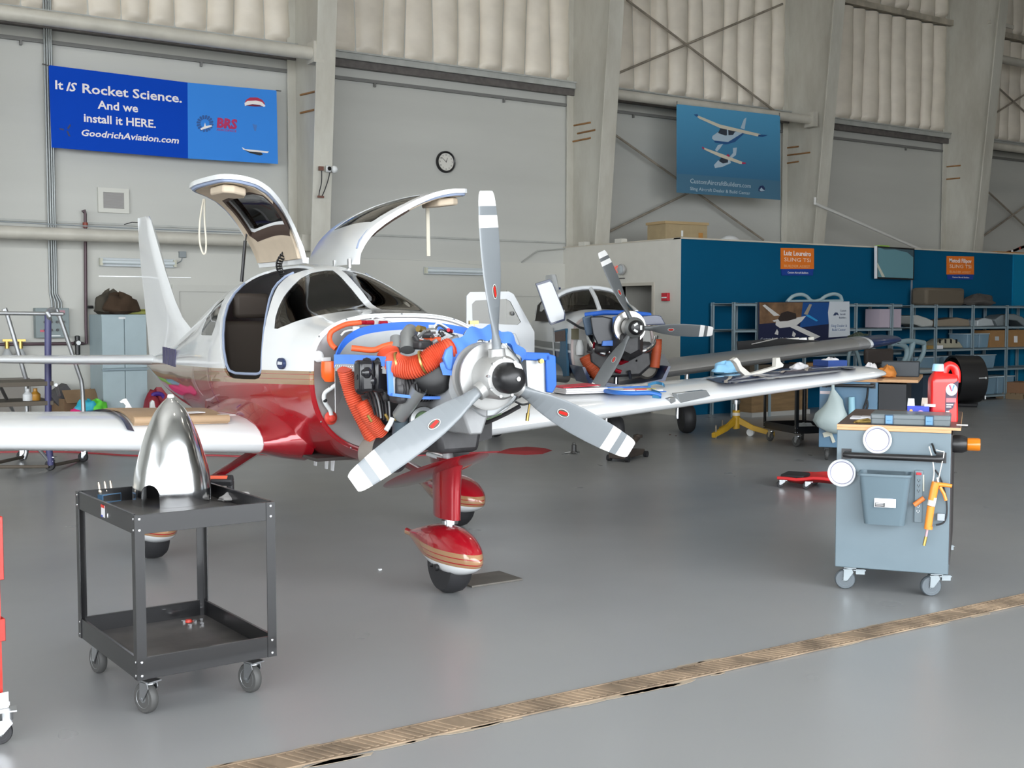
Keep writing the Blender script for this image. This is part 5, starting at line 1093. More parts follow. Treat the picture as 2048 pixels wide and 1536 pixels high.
# binders and strap
M_paper = mat('white_paper', (.74, .73, .74), .6); M_rcov = mat('red_cover', (.62, .02, .05), .45); M_bcov = mat('blue_cover', (.03, .16, .55), .4)
M = wingM(1158, 786, R(-8)); r = empty('paper_binder', mtx=M, label='thick stack of papers with a red cover on the white wing', cat='binder')
MB().bb((-.14, -.17, 0), (.13, .17, .012)).bb((-.135, -.165, .013), (.13, .165, .026)).bb((-.13, -.17, .027), (.135, .17, .040)).build('pages', M_paper, r, bevel=.002); MB().loft([[(-.15, -.175, .041), (.10, -.175, .041), (.10, -.175, .046), (-.15, -.175, .046)], [(-.15, .13, .055), (.10, .13, .055), (.10, .13, .060), (-.15, .13, .060)]]).build('red_cover', M_rcov, r, bevel=.002)
M = wingM(1258, 784, R(-12)); r = empty('chart_binder', mtx=M, label='open blue binder of charts lying beside the red binder', cat='binder')
MB().bb((-.16, -.24, 0), (.15, .24, .006)).build('cover', M_bcov, r, bevel=.003); MB().bb((-.145, -.22, .006), (.135, -.01, .022)).bb((-.145, .0, .006), (.135, .22, .018)).build('pages', M_paper, r, bevel=.003)
MB().prism(circ(.03, .12, .06, 24, .085), .0235).build('yellow_chart', mat('chart_yellow', (.55, .48, .18), .6), r, smooth=0); MB().prism([(.07, -.08), (.10, -.09), (.10, .10), (.08, .09)], .0245).build('red_band', M_rcov, r, smooth=0); MB().bb((-.15, -.235, .018), (-.11, .235, .03)).build('binder_spine', M_bcov, r, bevel=.004)
P = [AMI and wingM(*p, 0, d).translation for p, d in (((1207, 789), .03), ((1230, 793), .03), ((1262, 795), .03), ((1300, 794), .028), ((1322, 797), .02))]
MB().tube(P, .017, 10, smooth=5).build('rolled_pouch', M_bcov, label='long blue rolled pouch lying in front of the open binder', cat='pouch')
P = [wingM(*p, 0, d).translation for p, d in (((1296, 778), .03), ((1312, 776), .04), ((1328, 779), .035), ((1326, 785), .02), ((1308, 784), .02), ((1304, 789), .03), ((1318, 794), .03), ((1322, 798), .015), ((1305, 797), .015))]
sp_ = spline(P, 6); MB().loft([[p + Vector((0, 0, -.011)), p + Vector((0, 0, .011)), p + Vector((0, .003, .011)), p + Vector((0, .003, -.011))] for p in sp_]).build('carry_strap', mat('teal_webbing', (.03, .17, .32), .7), label='teal webbing strap looped at the end of the blue pouch', cat='strap')
# other loose things out on the wing
p = wingM(1452, 748).translation; b = blob('nitrile_gloves', p, .16, .09, .085, mat('glove_blue', (.28, .58, .85), .5), 11, label='crumpled pale blue gloves on the navy wing panel', cat='gloves')
def slab(name, pts, x, th, m, **k):      # upright sheet piece cut to an outline, in the aircraft's cross plane
    q = [AMX @ ax_(px, py, x) for px, py in pts]; n = AMX.to_3x3() @ Vector((-th, 0, 0)); c = len(q)
    bm = MB().add(q + [p + n for p in q], [list(range(c)), list(range(2 * c - 1, c - 1, -1))] + [[i, c + i, c + (i + 1) % c, (i + 1) % c] for i in range(c)]); return bm.build(name, m, bevel=.003, smooth=0, **k)
q = onwing(1500, 752); slab('fairing_bracket', [(1466, 720), (1474, 715), (1480, 722), (1484, 732), (1502, 747), (1552, 733), (1553, 716), (1560, 715), (1562, 724), (1568, 729), (1566, 734), (1503, 754), (1494, 754), (1481, 743), (1473, 727)], q.x, .05, mat('cream_fairing', (.70, .68, .62), .4), label='long cream angled fairing bracket propped on the wing', cat='fairing')
p = wingM(1598, 741).translation; blob('paper_towel', p, .10, .06, .05, M_paper, 13, label='crumpled white paper towel beside the blue tray on the wing', cat='paper towel')
M = wingM(1660, 733, R(-10)); r = empty('parts_tray', mtx=M, label='blue parts tray of white scraps near the wing tip', cat='tray'); MB().bb((-.12, -.11, 0), (.12, .11, .008)).bb((-.12, -.11, 0), (-.112, .11, .06)).bb((.112, -.11, 0), (.12, .11, .06)).bb((-.12, -.11, 0), (.12, -.102, .06)).bb((-.12, .102, 0), (.12, .11, .06)).build('tray', mat('tray_blue', (.02, .06, .25), .4), r, bevel=.004)
bb_ = blob('scraps', (0, 0, .03), .10, .09, .055, M_paper, 17); bb_.parent = r; bb_.location = (0, 0, .008)
# near wing: rolled pad on the walkway, navy edging, brackets, papers
a, b, c, d = (AMX @ onwing(*p, .02) for p in ((508, 862), (500, 838), (296, 835), (300, 866)))
def pl_(u, v):
    p = az_(*((1 - u) * 300 + u * 508, (1 - v) * 868 + v * 836), 1.0); return p
rings = []
for i in range(13):
    u = i / 12; y = -.86 - (1 - u) * .56 + .0; 
    ring = []
    for k in range(10):
        v = k / 9; x = .80 - v * 1.05; ring.append((x, y, wtop(x, y) + .022))
    ring += [(x, y_, z - .016) for x, y_, z in ring[::-1]]
    rings.append(ring)
pd = MB().loft(rings)
pd.tube([(.80, -.855, wtop(.8, .855) + .035), (.80, -1.42, wtop(.8, 1.42) + .035)], .024, 12)
pd.xf(AMX).build('wing_walk_pad', mat('tan_vinyl', (.40, .27, .16), .55, var=.08), label='tan padded mat with rolled front edge on the near wing root', cat='mat')
MB().loft([[(x, y, wtop(x, y) + .004 + .012 * (k % 2)) for k, y in enumerate((-1.43, -1.47))] for x in [.86 - i * .08 for i in range(15)]], closed=False).xf(AMX).build('wing_edge_strap', M_navy, label='narrow navy strap laid over the near wing beside the tan mat', cat='strap')
x_ = onwing(262, 833).x
slab('bracket', [(240, 803), (247, 798), (253, 797), (274, 831), (252, 834), (250, 822), (252, 812), (247, 806), (241, 806)], -.2, .02, M_white, label='white goose-necked hinge bracket standing on the near wing', cat='bracket')
slab('bracket', [(286, 830), (300, 826), (301, 806), (305, 800), (309, 802), (311, 814), (324, 824), (318, 830), (300, 833)], -.25, .03, mat('bare_metal_piece', (.42, .44, .44), .35, metal=.6), label='bent bare metal bracket lying by the navy strap on the near wing', cat='bracket')
for (px, py, w_) in ((388, 833, .10), (452, 838, .08)):
    M = wingM(px, py, .2, .024); MB().bb((-.05, -w_ / 2, 0), (.05, w_ / 2, .004)).build('paper_slip', M_paper, mtx=M, smooth=0, label='white paper slip on the %s of the tan mat' % ('far left end' if px < 400 else 'middle'), cat='paper')
# ================================================================== THINGS ON THE FLOOR NEAR THE AIRCRAFT
q = G(972, 1160); MB().box((q.x, q.y, .006), (.36, .26, .012), None).build('steel_plate', mat('dull_plate', (.13, .12, .105), .5, metal=.3, var=.2), label='flat dull metal plate on the floor behind the nose wheel', cat='plate', bevel=.002)
P = [G(*p) for p in ((993, 906), (1010, 901), (1030, 899), (1055, 897), (1075, 898), (1105, 901), (1085, 908), (1050, 910), (1020, 908))]; c_ = sum(P, Vector()) / len(P)
MB().loft([[p * 1 for p in P], [p + (c_ - p) * .25 + Vector((0, 0, .03)) for p in P], [p + (c_ - p) * .7 + Vector((0, 0, .022)) for p in P]]).build('shop_rag', mat('red_rag', (.33, .03, .035), .9), label='red shop rag spread on the floor behind the propeller', cat='rag', smooth=70)
P = [G(*p) for p in ((-10, 906), (60, 905), (150, 906), (250, 912), (330, 914), (420, 912), (480, 914), (510, 909), (560, 911), (700, 909), (820, 912), (900, 909), (1000, 905))]
MB().tube([p + Vector((0, 0, .008)) for p in P], .011, 6, smooth=8).build('air_hose', mat('hose_red', (.40, .05, .06), .6), label='thin red air hose running along the floor behind the aircraft', cat='hose')
q = G(1148, 907); st = empty('valve_stand', (q.x, q.y, 0), label='small metal pin on a three-armed base on the floor', cat='stand')
MB().lathe([(.03, 0), (.045, .004), (.04, .02), (.028, .03), (.028, .10), (.018, .105), (.018, .125), (.001, .127)], 16).build('pin', mat('dark_metal', (.10, .10, .10), .4, metal=.7), st)
for k in range(3): a = R(120 * k + 20); MB().tube([(0, 0, .012), (.05 * math.cos(a), .05 * math.sin(a), .014), (.11 * math.cos(a), .11 * math.sin(a), .006)], .009, 8).build('foot', M_steel, st)
q = G(1258, 918); jk = empty('trolley_jack', (q.x, q.y, 0), R(24), label='oily brown floor jack partly behind the right propeller tip', cat='jack')
M_jk = mat('oily_brown_metal', (.07, .055, .045), .45, metal=.3, var=.3)
MB().loft([[(-.30, -.10, .03), (-.30, .10, .03), (-.30, .10, .12), (-.30, -.10, .12)], [(.28, -.06, .03), (.28, .06, .03), (.28, .06, .09), (.28, -.06, .09)]]).build('chassis', M_jk, jk, bevel=.01); MB().tube([(-.12, 0, .10), (.10, 0, .18), (.22, 0, .23)], .035, 10).build('lift_arm', M_jk, jk)
MB().lathe([(.001, 0), (.05, 0), (.055, .02), (.05, .03), (.02, .03), (.001, .02)], 18, Matrix.Translation((.22, 0, .22))).build('saddle', M_jk, jk)
for x, y in ((-.26, .11), (-.26, -.11), (.26, .08), (.26, -.08)): MB().cyl((x, y - .02, .035), (x, y + .02, .035), .035, n=16).build('wheel', M_black, jk)
for i, (px, py) in enumerate(((760, 1140), (1340, 870), (1352, 872))):
    q = G(px, py); MB().box((q.x, q.y, .004), (.02, .015, .008)).build('scrap', M_wht if i == 0 else mat('scrap_brown', (.12, .07, .06), .7), label=('tiny white chip on the floor left of the nose wheel', 'small brown scrap on the floor behind the jack', 'small dark scrap on the floor near the second aircraft tire')[i], cat='scrap', smooth=0)
# red mechanic's creeper
a, b = G(1556, 975), G(1700, 985); u = (b - a); u.z = 0; Lc = u.length; fr_ = Fm((a.x, a.y, 0), u.normalized()); cr = empty('creeper', mtx=fr_.M, label='low red mechanic creeper with black headrest beside the rolling workbench', cat='creeper')
M_cr = mat('creeper_red', (.66, .02, .022), .4)
sec = []
for t, wdt_, z, zc in ((-.02, .30, .085, .085), (.12, .42, .085, .06), (.25, .50, .08, .045), (.36, .44, .09, .05), (.48, .40, .105, .075), (.62, .44, .105, .07), (.8, .50, .095, .06), (1.02, .46, .085, .06)):
    x = t * Lc * 1.02; sec.append([(x, .0, z + .02), (x, wdt_ * .25, zc), (x, wdt_ * .75, zc), (x, wdt_, z + .02), (x, wdt_, z - .01), (x, wdt_ * .7, zc - .02), (x, wdt_ * .3, zc - .02), (x, 0, z - .01)])
MB().loft(sec).build('deck', M_cr, cr, smooth=50, bevel=.006); MB().box((.16 * Lc, .22, .095), (.22, .26, .04)).build('headrest', M_black, cr, bevel=.015)
for x in (.06 * Lc, .42 * Lc, .95 * Lc):
    for y in (.03, .40): caster(cr, (x, y, 0), .032, R(200), M_black, M_zinc, w=.022, top=.01)
# yellow aircraft jack under the second aircraft's wing
q = G(1472, 872); tj = empty('tripod_jack', (q.x, q.y, 0), R(20), label='yellow three-legged aircraft jack standing under the wing', cat='jack')
M_yel = mat('jack_yellow', (.56, .33, .02), .45, var=.15); k = 1.0
zt_ = W(1468, 800, q.y).z
MB().cyl((0, 0, .10), (0, 0, .34), .05, n=18).build('cylinder', M_yel, tj); MB().cyl((0, 0, .34), (0, 0, zt_ - .04), .024).cyl((0, 0, .42), (0, 0, .44), .045).build('ram', M_zinc, tj); MB().cyl((0, 0, zt_ - .04), (0, 0, zt_), .05, n=18).build('pad', M_zinc, tj)
for a in (170, 285, 50):
    d = Vector((math.cos(R(a)), math.sin(R(a)), 0)); n = Vector((-d.y, d.x, 0))
    MB().loft([[d * r_ + n * w_ + Vector((0, 0, z_)) for w_, z_ in ((-.025, z), (.025, z), (.025, z + h), (-.025, z + h))] for r_, z, h in ((.04, .16, .09), (.22, .08, .07), (.50, .012, .06))]).build('leg', M_yel, tj, bevel=.004)
    MB().cyl(d * .44 + Vector((0, 0, 0)), d * .44 + Vector((0, 0, .17)), .012, n=10).build('leg_screw', mat('worn_steel', (.30, .26, .2), .5, metal=.6), tj)
MB().cyl((.10, .06, .08), (.10, .06, .28), .03).cyl((.10, .06, .28), (.10, .06, .36), .012).build('hand_pump', M_yel, tj); MB().cyl((.08, -.16, .05), (.12, -.16, .05), .05, n=20).build('transport_wheel', M_wht, tj); MB().cyl((0, 0, .27), (0, 0, .31), .0515, n=18).build('jack_label', MATS['label_cream'], tj)
# ================================================================== SECOND AIRCRAFT (white and navy, silver wings)
a2 = R(-24); hub2 = CAM + ray(1268, 655) * 13.6
f2 = Vector((math.sin(a2), -math.cos(a2), 0)); l2 = Vector((math.cos(a2), math.sin(a2), 0))
PM = Matrix(((f2.x, l2.x, 0, hub2.x), (f2.y, l2.y, 0, hub2.y), (0, 0, 1, 0), (0, 0, 0, 1))); PI_ = PM.inverted(); HZ = hub2.z
def b_(px, py, ax, val): d = PI_.to_3x3() @ ray(px, py); o = PI_ @ CAM; return o + d * ((val - o[ax]) / d[ax])
pl2 = empty('low_wing_aircraft', mtx=PM, label='white and navy low-wing aircraft with silver wings and bare engine, parked behind', cat='airplane')
M_w2 = mat('white_enamel', (.72, .75, .78), .3, coat=.4); M_n2 = mat('navy_enamel', (.012, .03, .10), .3, coat=.4); M_s2 = mat('silver_wing_paint', (.36, .36, .355), .34, metal=.55)
def paint2():
    m = bpy.data.materials.new('white_navy_paint'); m.use_nodes = True; t = m.node_tree; b = t.nodes['Principled BSDF']; b.inputs['Roughness'].default_value = .3; b.inputs['Coat Weight'].default_value = .4
    tc = t.nodes.new('ShaderNodeTexCoord'); sp = t.nodes.new('ShaderNodeSeparateXYZ'); t.links.new(tc.outputs['Object'], sp.inputs[0])
    f = nd(t, 'ShaderNodeMapRange'); t.links.new(sp.outputs['Z'], f.inputs[0]); f.inputs[1].default_value = .6; f.inputs[2].default_value = 1.6
    r = ramp(t, f.outputs[0], [(0, (.012, .03, .10)), (.52, (.72, .75, .78)), (.55, (.08, .10, .115)), (.63, (.72, .75, .78))], 'CONSTANT'); t.links.new(r.outputs[0], b.inputs['Base Color']); return m
M_p2 = paint2()
# fuselage: rounded box sections, widest by the cabin
S2 = [(-6.3, .06, 1.25, 1.45, 1.05), (-5.2, .22, 1.2, 1.55, .92), (-4.2, .40, 1.2, 1.66, .82), (-3.4, .52, 1.2, 1.70, .76), (-2.4, .56, 1.2, 1.68, .74), (-1.6, .55, 1.2, 1.66, .74), (-1.0, .52, 1.2, 1.61, .75)]
def s2(x, w, zm, zt, zb, n=36, e=3.2):
    r = []
    for k in range(n):
        a = 2 * PI * k / n; c, s = math.cos(a), math.sin(a); h = zt - zm if s > 0 else zm - zb
        r.append((x, w * math.copysign(abs(c) ** (2 / e), c), zm + h * math.copysign(abs(s) ** (2 / e), s)))
    return r
fu = MB().loft([s2(*s) for s in S2]); fu.build('fuselage', M_p2, pl2, smooth=50)
# nose compartment opening on the right side and its raised panel
q = [b_(px, py, 1, -.545) for px, py in ((1107, 662), (1131, 657), (1134, 752), (1112, 754))]
MB().add(q + [p + Vector((0, .03, 0)) for p in q], [[0, 1, 2, 3], [7, 6, 5, 4]] + [[i, 4 + i, 4 + (i + 1) % 4, (i + 1) % 4] for i in range(4)]).build('compartment_opening', mat('teal_compartment', (.012, .10, .19), .5), pl2)
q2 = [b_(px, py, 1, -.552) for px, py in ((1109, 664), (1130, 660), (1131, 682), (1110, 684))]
MB().add(q2, [[0, 1, 2, 3]]).build('compartment_brown_patch', mat('brown_case', (.10, .06, .045), .6), pl2, smooth=0)  # flat brown patch across the top of the opening
for e in (((1103, 655), (1106, 655), (1113, 758), (1109, 758)),): MB().add([b_(px, py, 1, -.556) for px, py in e], [[0, 1, 2, 3]]).build('compartment_frame', M_w2, pl2, smooth=0)
q = [b_(px, py, 0, -1.25) for px, py in ((1071, 567), (1099, 558), (1104, 562), (1131, 628), (1130, 641), (1103, 650), (1099, 646))]
c = len(q); pn = MB().add(q + [p + Vector((-.03, 0, 0)) for p in q], [list(range(c)), list(range(2 * c - 1, c - 1, -1))] + [[i, c + i, c + (i + 1) % c, (i + 1) % c] for i in range(c)]).build('raised_panel', M_navy, pl2, bevel=.004)
cc = sum(q, Vector()) / c; q = [cc + (p - cc) * .90 + Vector((.006, 0, 0)) for p in q]
MB().add(q + [p + Vector((-.01, 0, 0)) for p in q], [list(range(c)), list(range(2 * c - 1, c - 1, -1))] + [[i, c + i, c + (i + 1) % c, (i + 1) % c] for i in range(c)]).build('panel_lining', M_w2, pn, bevel=.003)
# cabin: roof on pillars with dark glass
def arch(x, w, z0, zt, n=14): return [(x, w * math.cos(PI * k / n) * (1 if 0 < k < n else 1), z0 + (zt - z0) * math.sin(PI * k / n) ** .62) for k in range(n + 1)]
M_g3 = glass('dark_cabin_glass', (.22, .21, .19), .5)
secs = [(-1.62, .50, 1.62, 1.64), (-1.85, .51, 1.60, 1.80), (-2.15, .52, 1.58, 1.945), (-2.35, .52, 1.57, 1.97), (-2.9, .52, 1.56, 1.975), (-3.5, .48, 1.58, 1.90), (-4.2, .36, 1.6, 1.70)]
MB().loft([arch(*s) for s in secs[:3]], closed=False).build('windshield', M_g3, pl2, smooth=60)
MB().loft([arch(*s) for s in secs[2:]], closed=False).build('cabin_roof', M_w2, pl2, smooth=60)
def pill(k, name, r=.03): MB().tube([Vector(arch(*s)[k]) for s in secs[:3]], r, 8).build(name, M_w2, pl2)
pill(7, 'centre_post'); pill(1, 'windshield_pillar', .028); pill(13, 'windshield_pillar', .028)
MB().tube([Vector(p) for p in arch(*secs[2])], .035, 8).build('roof_bow', M_w2, pl2)
for s in (-1, 1):
    P = [(x, s * w, z) for x, w, z in ((-2.2, .535, 1.50), (-2.25, .525, 1.70), (-2.45, .44, 1.86), (-2.9, .43, 1.87), (-3.15, .52, 1.72), (-3.2, .545, 1.50))]
    MB().add(P + [(x, y - s * .03, z) for x, y, z in P], [list(range(6)), list(range(11, 5, -1))] + [[i, 6 + i, 6 + (i + 1) % 6, (i + 1) % 6] for i in range(6)]).build('cabin_doorway' if s < 0 else 'side_window', M_in if s < 0 else M_g3, pl2)
MB().bb((-3.0, -.4, 1.2), (-2.3, .4, 1.72)).build('seat_backs', M_in, pl2, bevel=.05)
# open cabin door, swung forward at right angles
q = [b_(px, py, 0, -2.1) for px, py in ((933, 770), (933, 592), (940, 584), (1018, 583), (1027, 588), (1069, 664), (1069, 770))]; wn = [b_(px, py, 0, -2.1) for px, py in ((945, 646), (944, 608), (951, 601), (1012, 598), (1021, 603), (1042, 644), (1035, 650))]
c = len(q); fr2 = MB(); off = Vector((-.06, 0, 0))
# skin as a ring between outline and window
for A_, B_, o_ in ((q, wn, Vector()), (q, wn, off)):
    fr2.add([p + o_ for p in A_] + [p + o_ for p in B_], [[0, 1, 7 + 1, 7 + 0], [1, 2, 9, 8], [2, 3, 10, 9], [3, 4, 11, 10], [4, 5, 12, 11], [5, 6, 13, 12], [6, 0, 7, 13]])
fr2.add(q + [p + off for p in q], [[i, c + i, c + (i + 1) % c, (i + 1) % c] for i in range(c)]); fr2.add(wn + [p + off for p in wn], [[i, c + i, c + (i + 1) % c, (i + 1) % c] for i in range(c)])
dr = fr2.build('cabin_door', M_w2, pl2, smooth=0); MB().add([p + off * .5 for p in wn], [list(range(7))]).build('door_window', glass('light_glass', (.80, .80, .78), .5), dr, smooth=0)
p = b_(1025, 627, 0, -2.08); MB().ball(p, .03, 8).build('door_latch', M_zinc, dr)
q = [b_(px, py, 0, -2.08) for px, py in ((960, 668), (1030, 666), (1040, 690), (1005, 697), (962, 696))]; MB().add(q + [p + Vector((.03, 0, 0)) for p in q], [list(range(5)), list(range(9, 4, -1))] + [[i, 5 + i, 5 + (i + 1) % 5, (i + 1) % 5] for i in range(5)]).build('door_armrest', M_w2, dr, bevel=.01)
# firewall, cowl edge, engine, mount
def ring2(x, ins, e=3.0): return s2(x, .52 - ins, 1.2, 1.61 - ins, .75 + ins, e=e)
MB().loft([ring2(-.99, .02), ring2(-.98, .02)]).build('firewall', mat('white_firewall', (.60, .60, .58), .45), pl2)
MB().loft([ring2(-1.0, -.005), ring2(-.96, -.005), ring2(-.96, .02), ring2(-1.0, .03)], caps=False).build('cowl_edge', mat('cowl_edge_pink', (.60, .50, .48), .4), pl2)
en2 = empty('engine', parent=pl2)
def e2(px, py, x): return b_(px, py, 0, x)
def ep2(mb, n, m, **k): return mb.build(n, m, en2, **k)
ep2(MB().loft([[(x, y * k, 1.28 + z * k) for y, z in ((-.18, .12), (0, .2), (.18, .12), (.18, -.15), (0, -.24), (-.18, -.15))] for x, k in ((-.85, .9), (-.25, 1), (-.15, .6))]), 'crankcase', M_engd, bevel=.02)
for s in (-1, 1):
    for x in (-.80, -.64, -.48): ep2(MB().lathe([(.07, .12), (.07, .32), (.05, .35)] , 14, along((x, 0, 1.2), (x, s, 1.2))), 'cylinder', M_engd, smooth=30)
ep2(MB().loft([[e2(*p, x) for p in ((1180, 633), (1205, 632), (1240, 640), (1238, 690), (1195, 690), (1185, 668))] for x in (-.3, -.6)]), 'black_baffle', mat('black_satin', (.016, .018, .024), .3), bevel=.015)
ep2(MB().loft([[e2(*p, x) for p in ((1164, 634), (1186, 630), (1190, 668), (1172, 672))] for x in (-.45, -.6)]), 'blue_side_baffle', mat('dusty_blue', (.09, .14, .21), .5), bevel=.02)
for P in (((1226, 634), (1238, 631), (1240, 690), (1228, 690)), ((1206, 682), (1236, 680), (1236, 692), (1204, 692)), ((1285, 632), (1312, 630), (1322, 632), (1332, 650), (1290, 650))):
    k_ = len(P); q = [e2(*p, -.27) for p in P]; ep2(MB().add(q + [p + Vector((-.04, 0, 0)) for p in q], [list(range(k_)), list(range(2 * k_ - 1, k_ - 1, -1))] + [[i, k_ + i, k_ + (i + 1) % k_, (i + 1) % k_] for i in range(k_)]), 'blue_baffle_seal', M_seal_l if P[0][0] < 1280 else M_navy, bevel=.006)
ep2(MB().tube([e2(1170, 630, -.7), e2(1210, 625, -.6), e2(1260, 626, -.5), e2(1300, 630, -.6)], .03, 10), 'top_seal', M_seal_b)
q = e2(1256, 652, -.2); ep2(MB().lathe([(.02, 0), (.19, 0), (.20, .02), (.19, .05), (.02, .05)], 36, Matrix.Translation((-.22, 0, HZ)) @ Matrix.Rotation(PI / 2, 4, 'Y')), 'ring_gear', mat('chrome_ring', (.55, .53, .5), .25, metal=.9))
for P, r_ in (([(1178, 672, -.6), (1184, 690, -.55), (1195, 702, -.5), (1212, 708, -.45)], .035), ([(1188, 670, -.6), (1194, 688, -.55), (1206, 698, -.5), (1222, 704, -.45)], .032), ([(1312, 672, -.5), (1306, 690, -.45), (1292, 700, -.4), (1280, 703, -.4)], .03)):
    ep2(MB().tube([e2(*p) for p in P], r_, 12, smooth=5), 'exhaust_pipe', M_chrome)
M_d2 = mat('dark_orange_duct', (.42, .07, .02), .6, var=.1)
def hose2(P, r, ribs, m, n):
    Q = spline([e2(*p) for p in P], 14); return ep2(MB().tube(Q, lambda u: r * (1 + .05 * (int(u * 400) // 3 % 2)), 14), n, m)
hose2([(1170, 712, -.6), (1178, 728, -.58), (1190, 744, -.55), (1202, 760, -.5)], .075, 20, M_d2, 'orange_duct'); hose2([(1314, 678, -.5), (1313, 700, -.5), (1309, 735, -.5)], .058, 20, M_d2, 'orange_duct')
for P in ([(1135, 640, -.95), (1160, 655, -.6), (1178, 660, -.5)], [(1158, 756, -.95), (1175, 742, -.7), (1185, 730, -.6)], [(1158, 757, -.95), (1200, 752, -.6)], [(1300, 760, -.95), (1280, 735, -.6), (1272, 720, -.5)], [(1298, 636, -.95), (1280, 650, -.6)]): ep2(MB().tube([e2(*p) for p in P], .016, 8), 'mount_tube', M_blk)
ep2(MB().loft([[e2(*p, x) for p in ((1180, 692), (1300, 690), (1305, 730), (1280, 752), (1215, 755), (1180, 725))] for x in (-.5, -.85)]), 'engine_underside', M_engd, bevel=.03)
rr = random.Random(9)
for i in range(14):
    q = e2(rr.uniform(1160, 1300), rr.uniform(685, 745), -.45); ep2(MB().cyl(q, q + Vector((rr.uniform(-.1, .1), rr.uniform(-.12, .12), rr.uniform(-.1, .1))), rr.uniform(.012, .03), n=8), 'engine_fitting', [M_engd, M_eng, M_steel, MATS['anodised_red'], M_engd][i % 5])
q = e2(1150, 668, -.9); ep2(MB().box(q, (.03, .09, .13)), 'relay_box', mat('olive_box', (.12, .11, .06), .5)); q = e2(1160, 695, -.9); ep2(MB().lathe([(.001, -.1), (.05, -.09), (.055, 0), (.03, .09), (.001, .1)], 14, Matrix.Translation(q)), 'white_canister', M_wht)
ep2(MB().lathe([(.02, 0), (.13, .0), (.14, .03), (.11, .06)], 24, Matrix.Translation(e2(1292, 735, -.6)) @ Matrix.Rotation(PI / 2, 4, 'Y')), 'round_intake', MATS['dull_plate'])
MB().loft([[e2(*p, x) for p in ((1318, 708), (1328, 708), (1341, 732), (1320, 731))] for x in (-.6, -.9)]).build('cowl_flap', M_blk, pl2)
# lower cowl, still on, painted navy
MB().loft([[(x, y * .54, z) for y, z in ((-1, .98), (-.85, .78), (0, .70), (.85, .78), (1, .98), (.94, .98), (.8, .83), (0, .75), (-.8, .83), (-.94, .98))] for x in (-.98, -.3)]).build('lower_cowl', M_n2, pl2, smooth=50)
# propeller
pr2 = empty('propeller', parent=pl2); pr2.location = (0, 0, HZ)
M_pr2 = mat('propeller_dark_grey', (.125, .135, .14), .4)
for th in (114.4, -2.7, 237.6): blade(th, pr2, 1.0, [M_pr2, M_tip], bands=(.79, .845, .885))
MB().lathe([(.02, -.14), (.115, -.14), (.125, -.09), (.12, .03), (.08, .06)], 30, Matrix.Rotation(PI / 2, 4, 'Y')).build('hub', mat('hub_dark', (.17, .175, .17), .4, metal=.5), pr2)
MB().lathe([(.04, .04), (.082, .04), (.085, .06), (.085, .10), (.07, .135), (.03, .15), (.001, .15)], 28, Matrix.Rotation(PI / 2, 4, 'Y')).build('hub_dome', M_blk, pr2)
for k in range(3):
    a = R(90 + 120 * k + 30); MB().box((0, 0, 0), (.004, .05, .025), Matrix.Translation((.1515, .042 * math.cos(a), .042 * math.sin(a))) @ Matrix.Rotation(a + PI / 2, 4, 'X')).build('dome_label', MATS['paper_label'], pr2, smooth=0)
# silver wings with navy tips
def wz2(y): return .80 + .115 * max(0, abs(y) - .5)
for s in (-1, 1):
    def rg_(y, le, te, th): return [(a, s * y, b) for a, _, b in foil(le, te, wz2(y), th, y=0, tilt=.03)]
    segs = [(.45, -1.32, -3.0, .15), (.9, -1.42, -3.0, .15), (2.0, -1.48, -3.0, .14), (3.55, -1.56, -2.95, .13)]
    w_ = MB().loft([rg_(*v) for v in segs]).build('wing', M_s2, pl2, smooth=50)
    for nm, m, v in (('wing_stripe', M_eng, [(3.551, -1.56, -2.95, .131), (3.72, -1.57, -2.94, .13)]), ('wing_stripe', M_w2, [(3.721, -1.57, -2.94, .13), (3.76, -1.572, -2.94, .13)]), ('wing_tip', M_n2, [(3.761, -1.572, -2.94, .13), (4.10, -1.66, -2.88, .12), (4.28, -1.8, -2.75, .10)]), ('tip_fairing', M_w2, [(4.281, -1.8, -2.75, .10), (4.36, -1.95, -2.6, .07), (4.40, -2.15, -2.45, .03)])):
        MB().loft([rg_(*q) for q in v]).build(nm, m, w_ , smooth=50)
MB().loft([thin(le, te, z, .05) for z, le, te in ((1.45, -3.9, -4.95), (1.7, -3.95, -4.95), (2.15, -4.35, -4.95), (2.2, -4.45, -4.9))]).build('fin', M_w2, pl2)
for i in range(4):
    x = -4.15 - i * .19; MB().loft([[(x + dx - (z - 1.6) * .35, s * .058, z) for dx, s in ((0, -1), (0, 1), (-.09, 1), (-.09, -1))] for z in (1.62, 2.0 + .03 * i)]).build('fin_stripe', M_n2, pl2, smooth=0)
# wheels
def gear2(x, y, r, w, z1, nm):
    t_ = MB().lathe([(r * .45, -w / 2), (r * .85, -w / 2), (r * .97, -w * .3), (r, 0), (r * .97, w * .3), (r * .85, w / 2), (r * .45, w / 2)], 28, Matrix.Translation((x, y, r)) @ Matrix.Rotation(PI / 2, 4, 'X')).build(nm + '_tire', M_black, pl2)
    MB().cyl((x, y - w * .46, r), (x, y + w * .46, r), r * .42, n=20).build('wheel_hub', M_wht, t_); MB().tube([(x, y - w * .8, r), (x, y - w * .8, r * 2.1), (x, y, r * 2.2), (x, y, z1)], .03, 10).build(nm + '_strut', M_zinc, pl2)
gear2(-.80, 0, .18, .15, .9, 'nose'); gear2(-2.0, 1.3, .20, .16, .85, 'main'); gear2(-2.0, -1.3, .20, .16, .85, 'main')
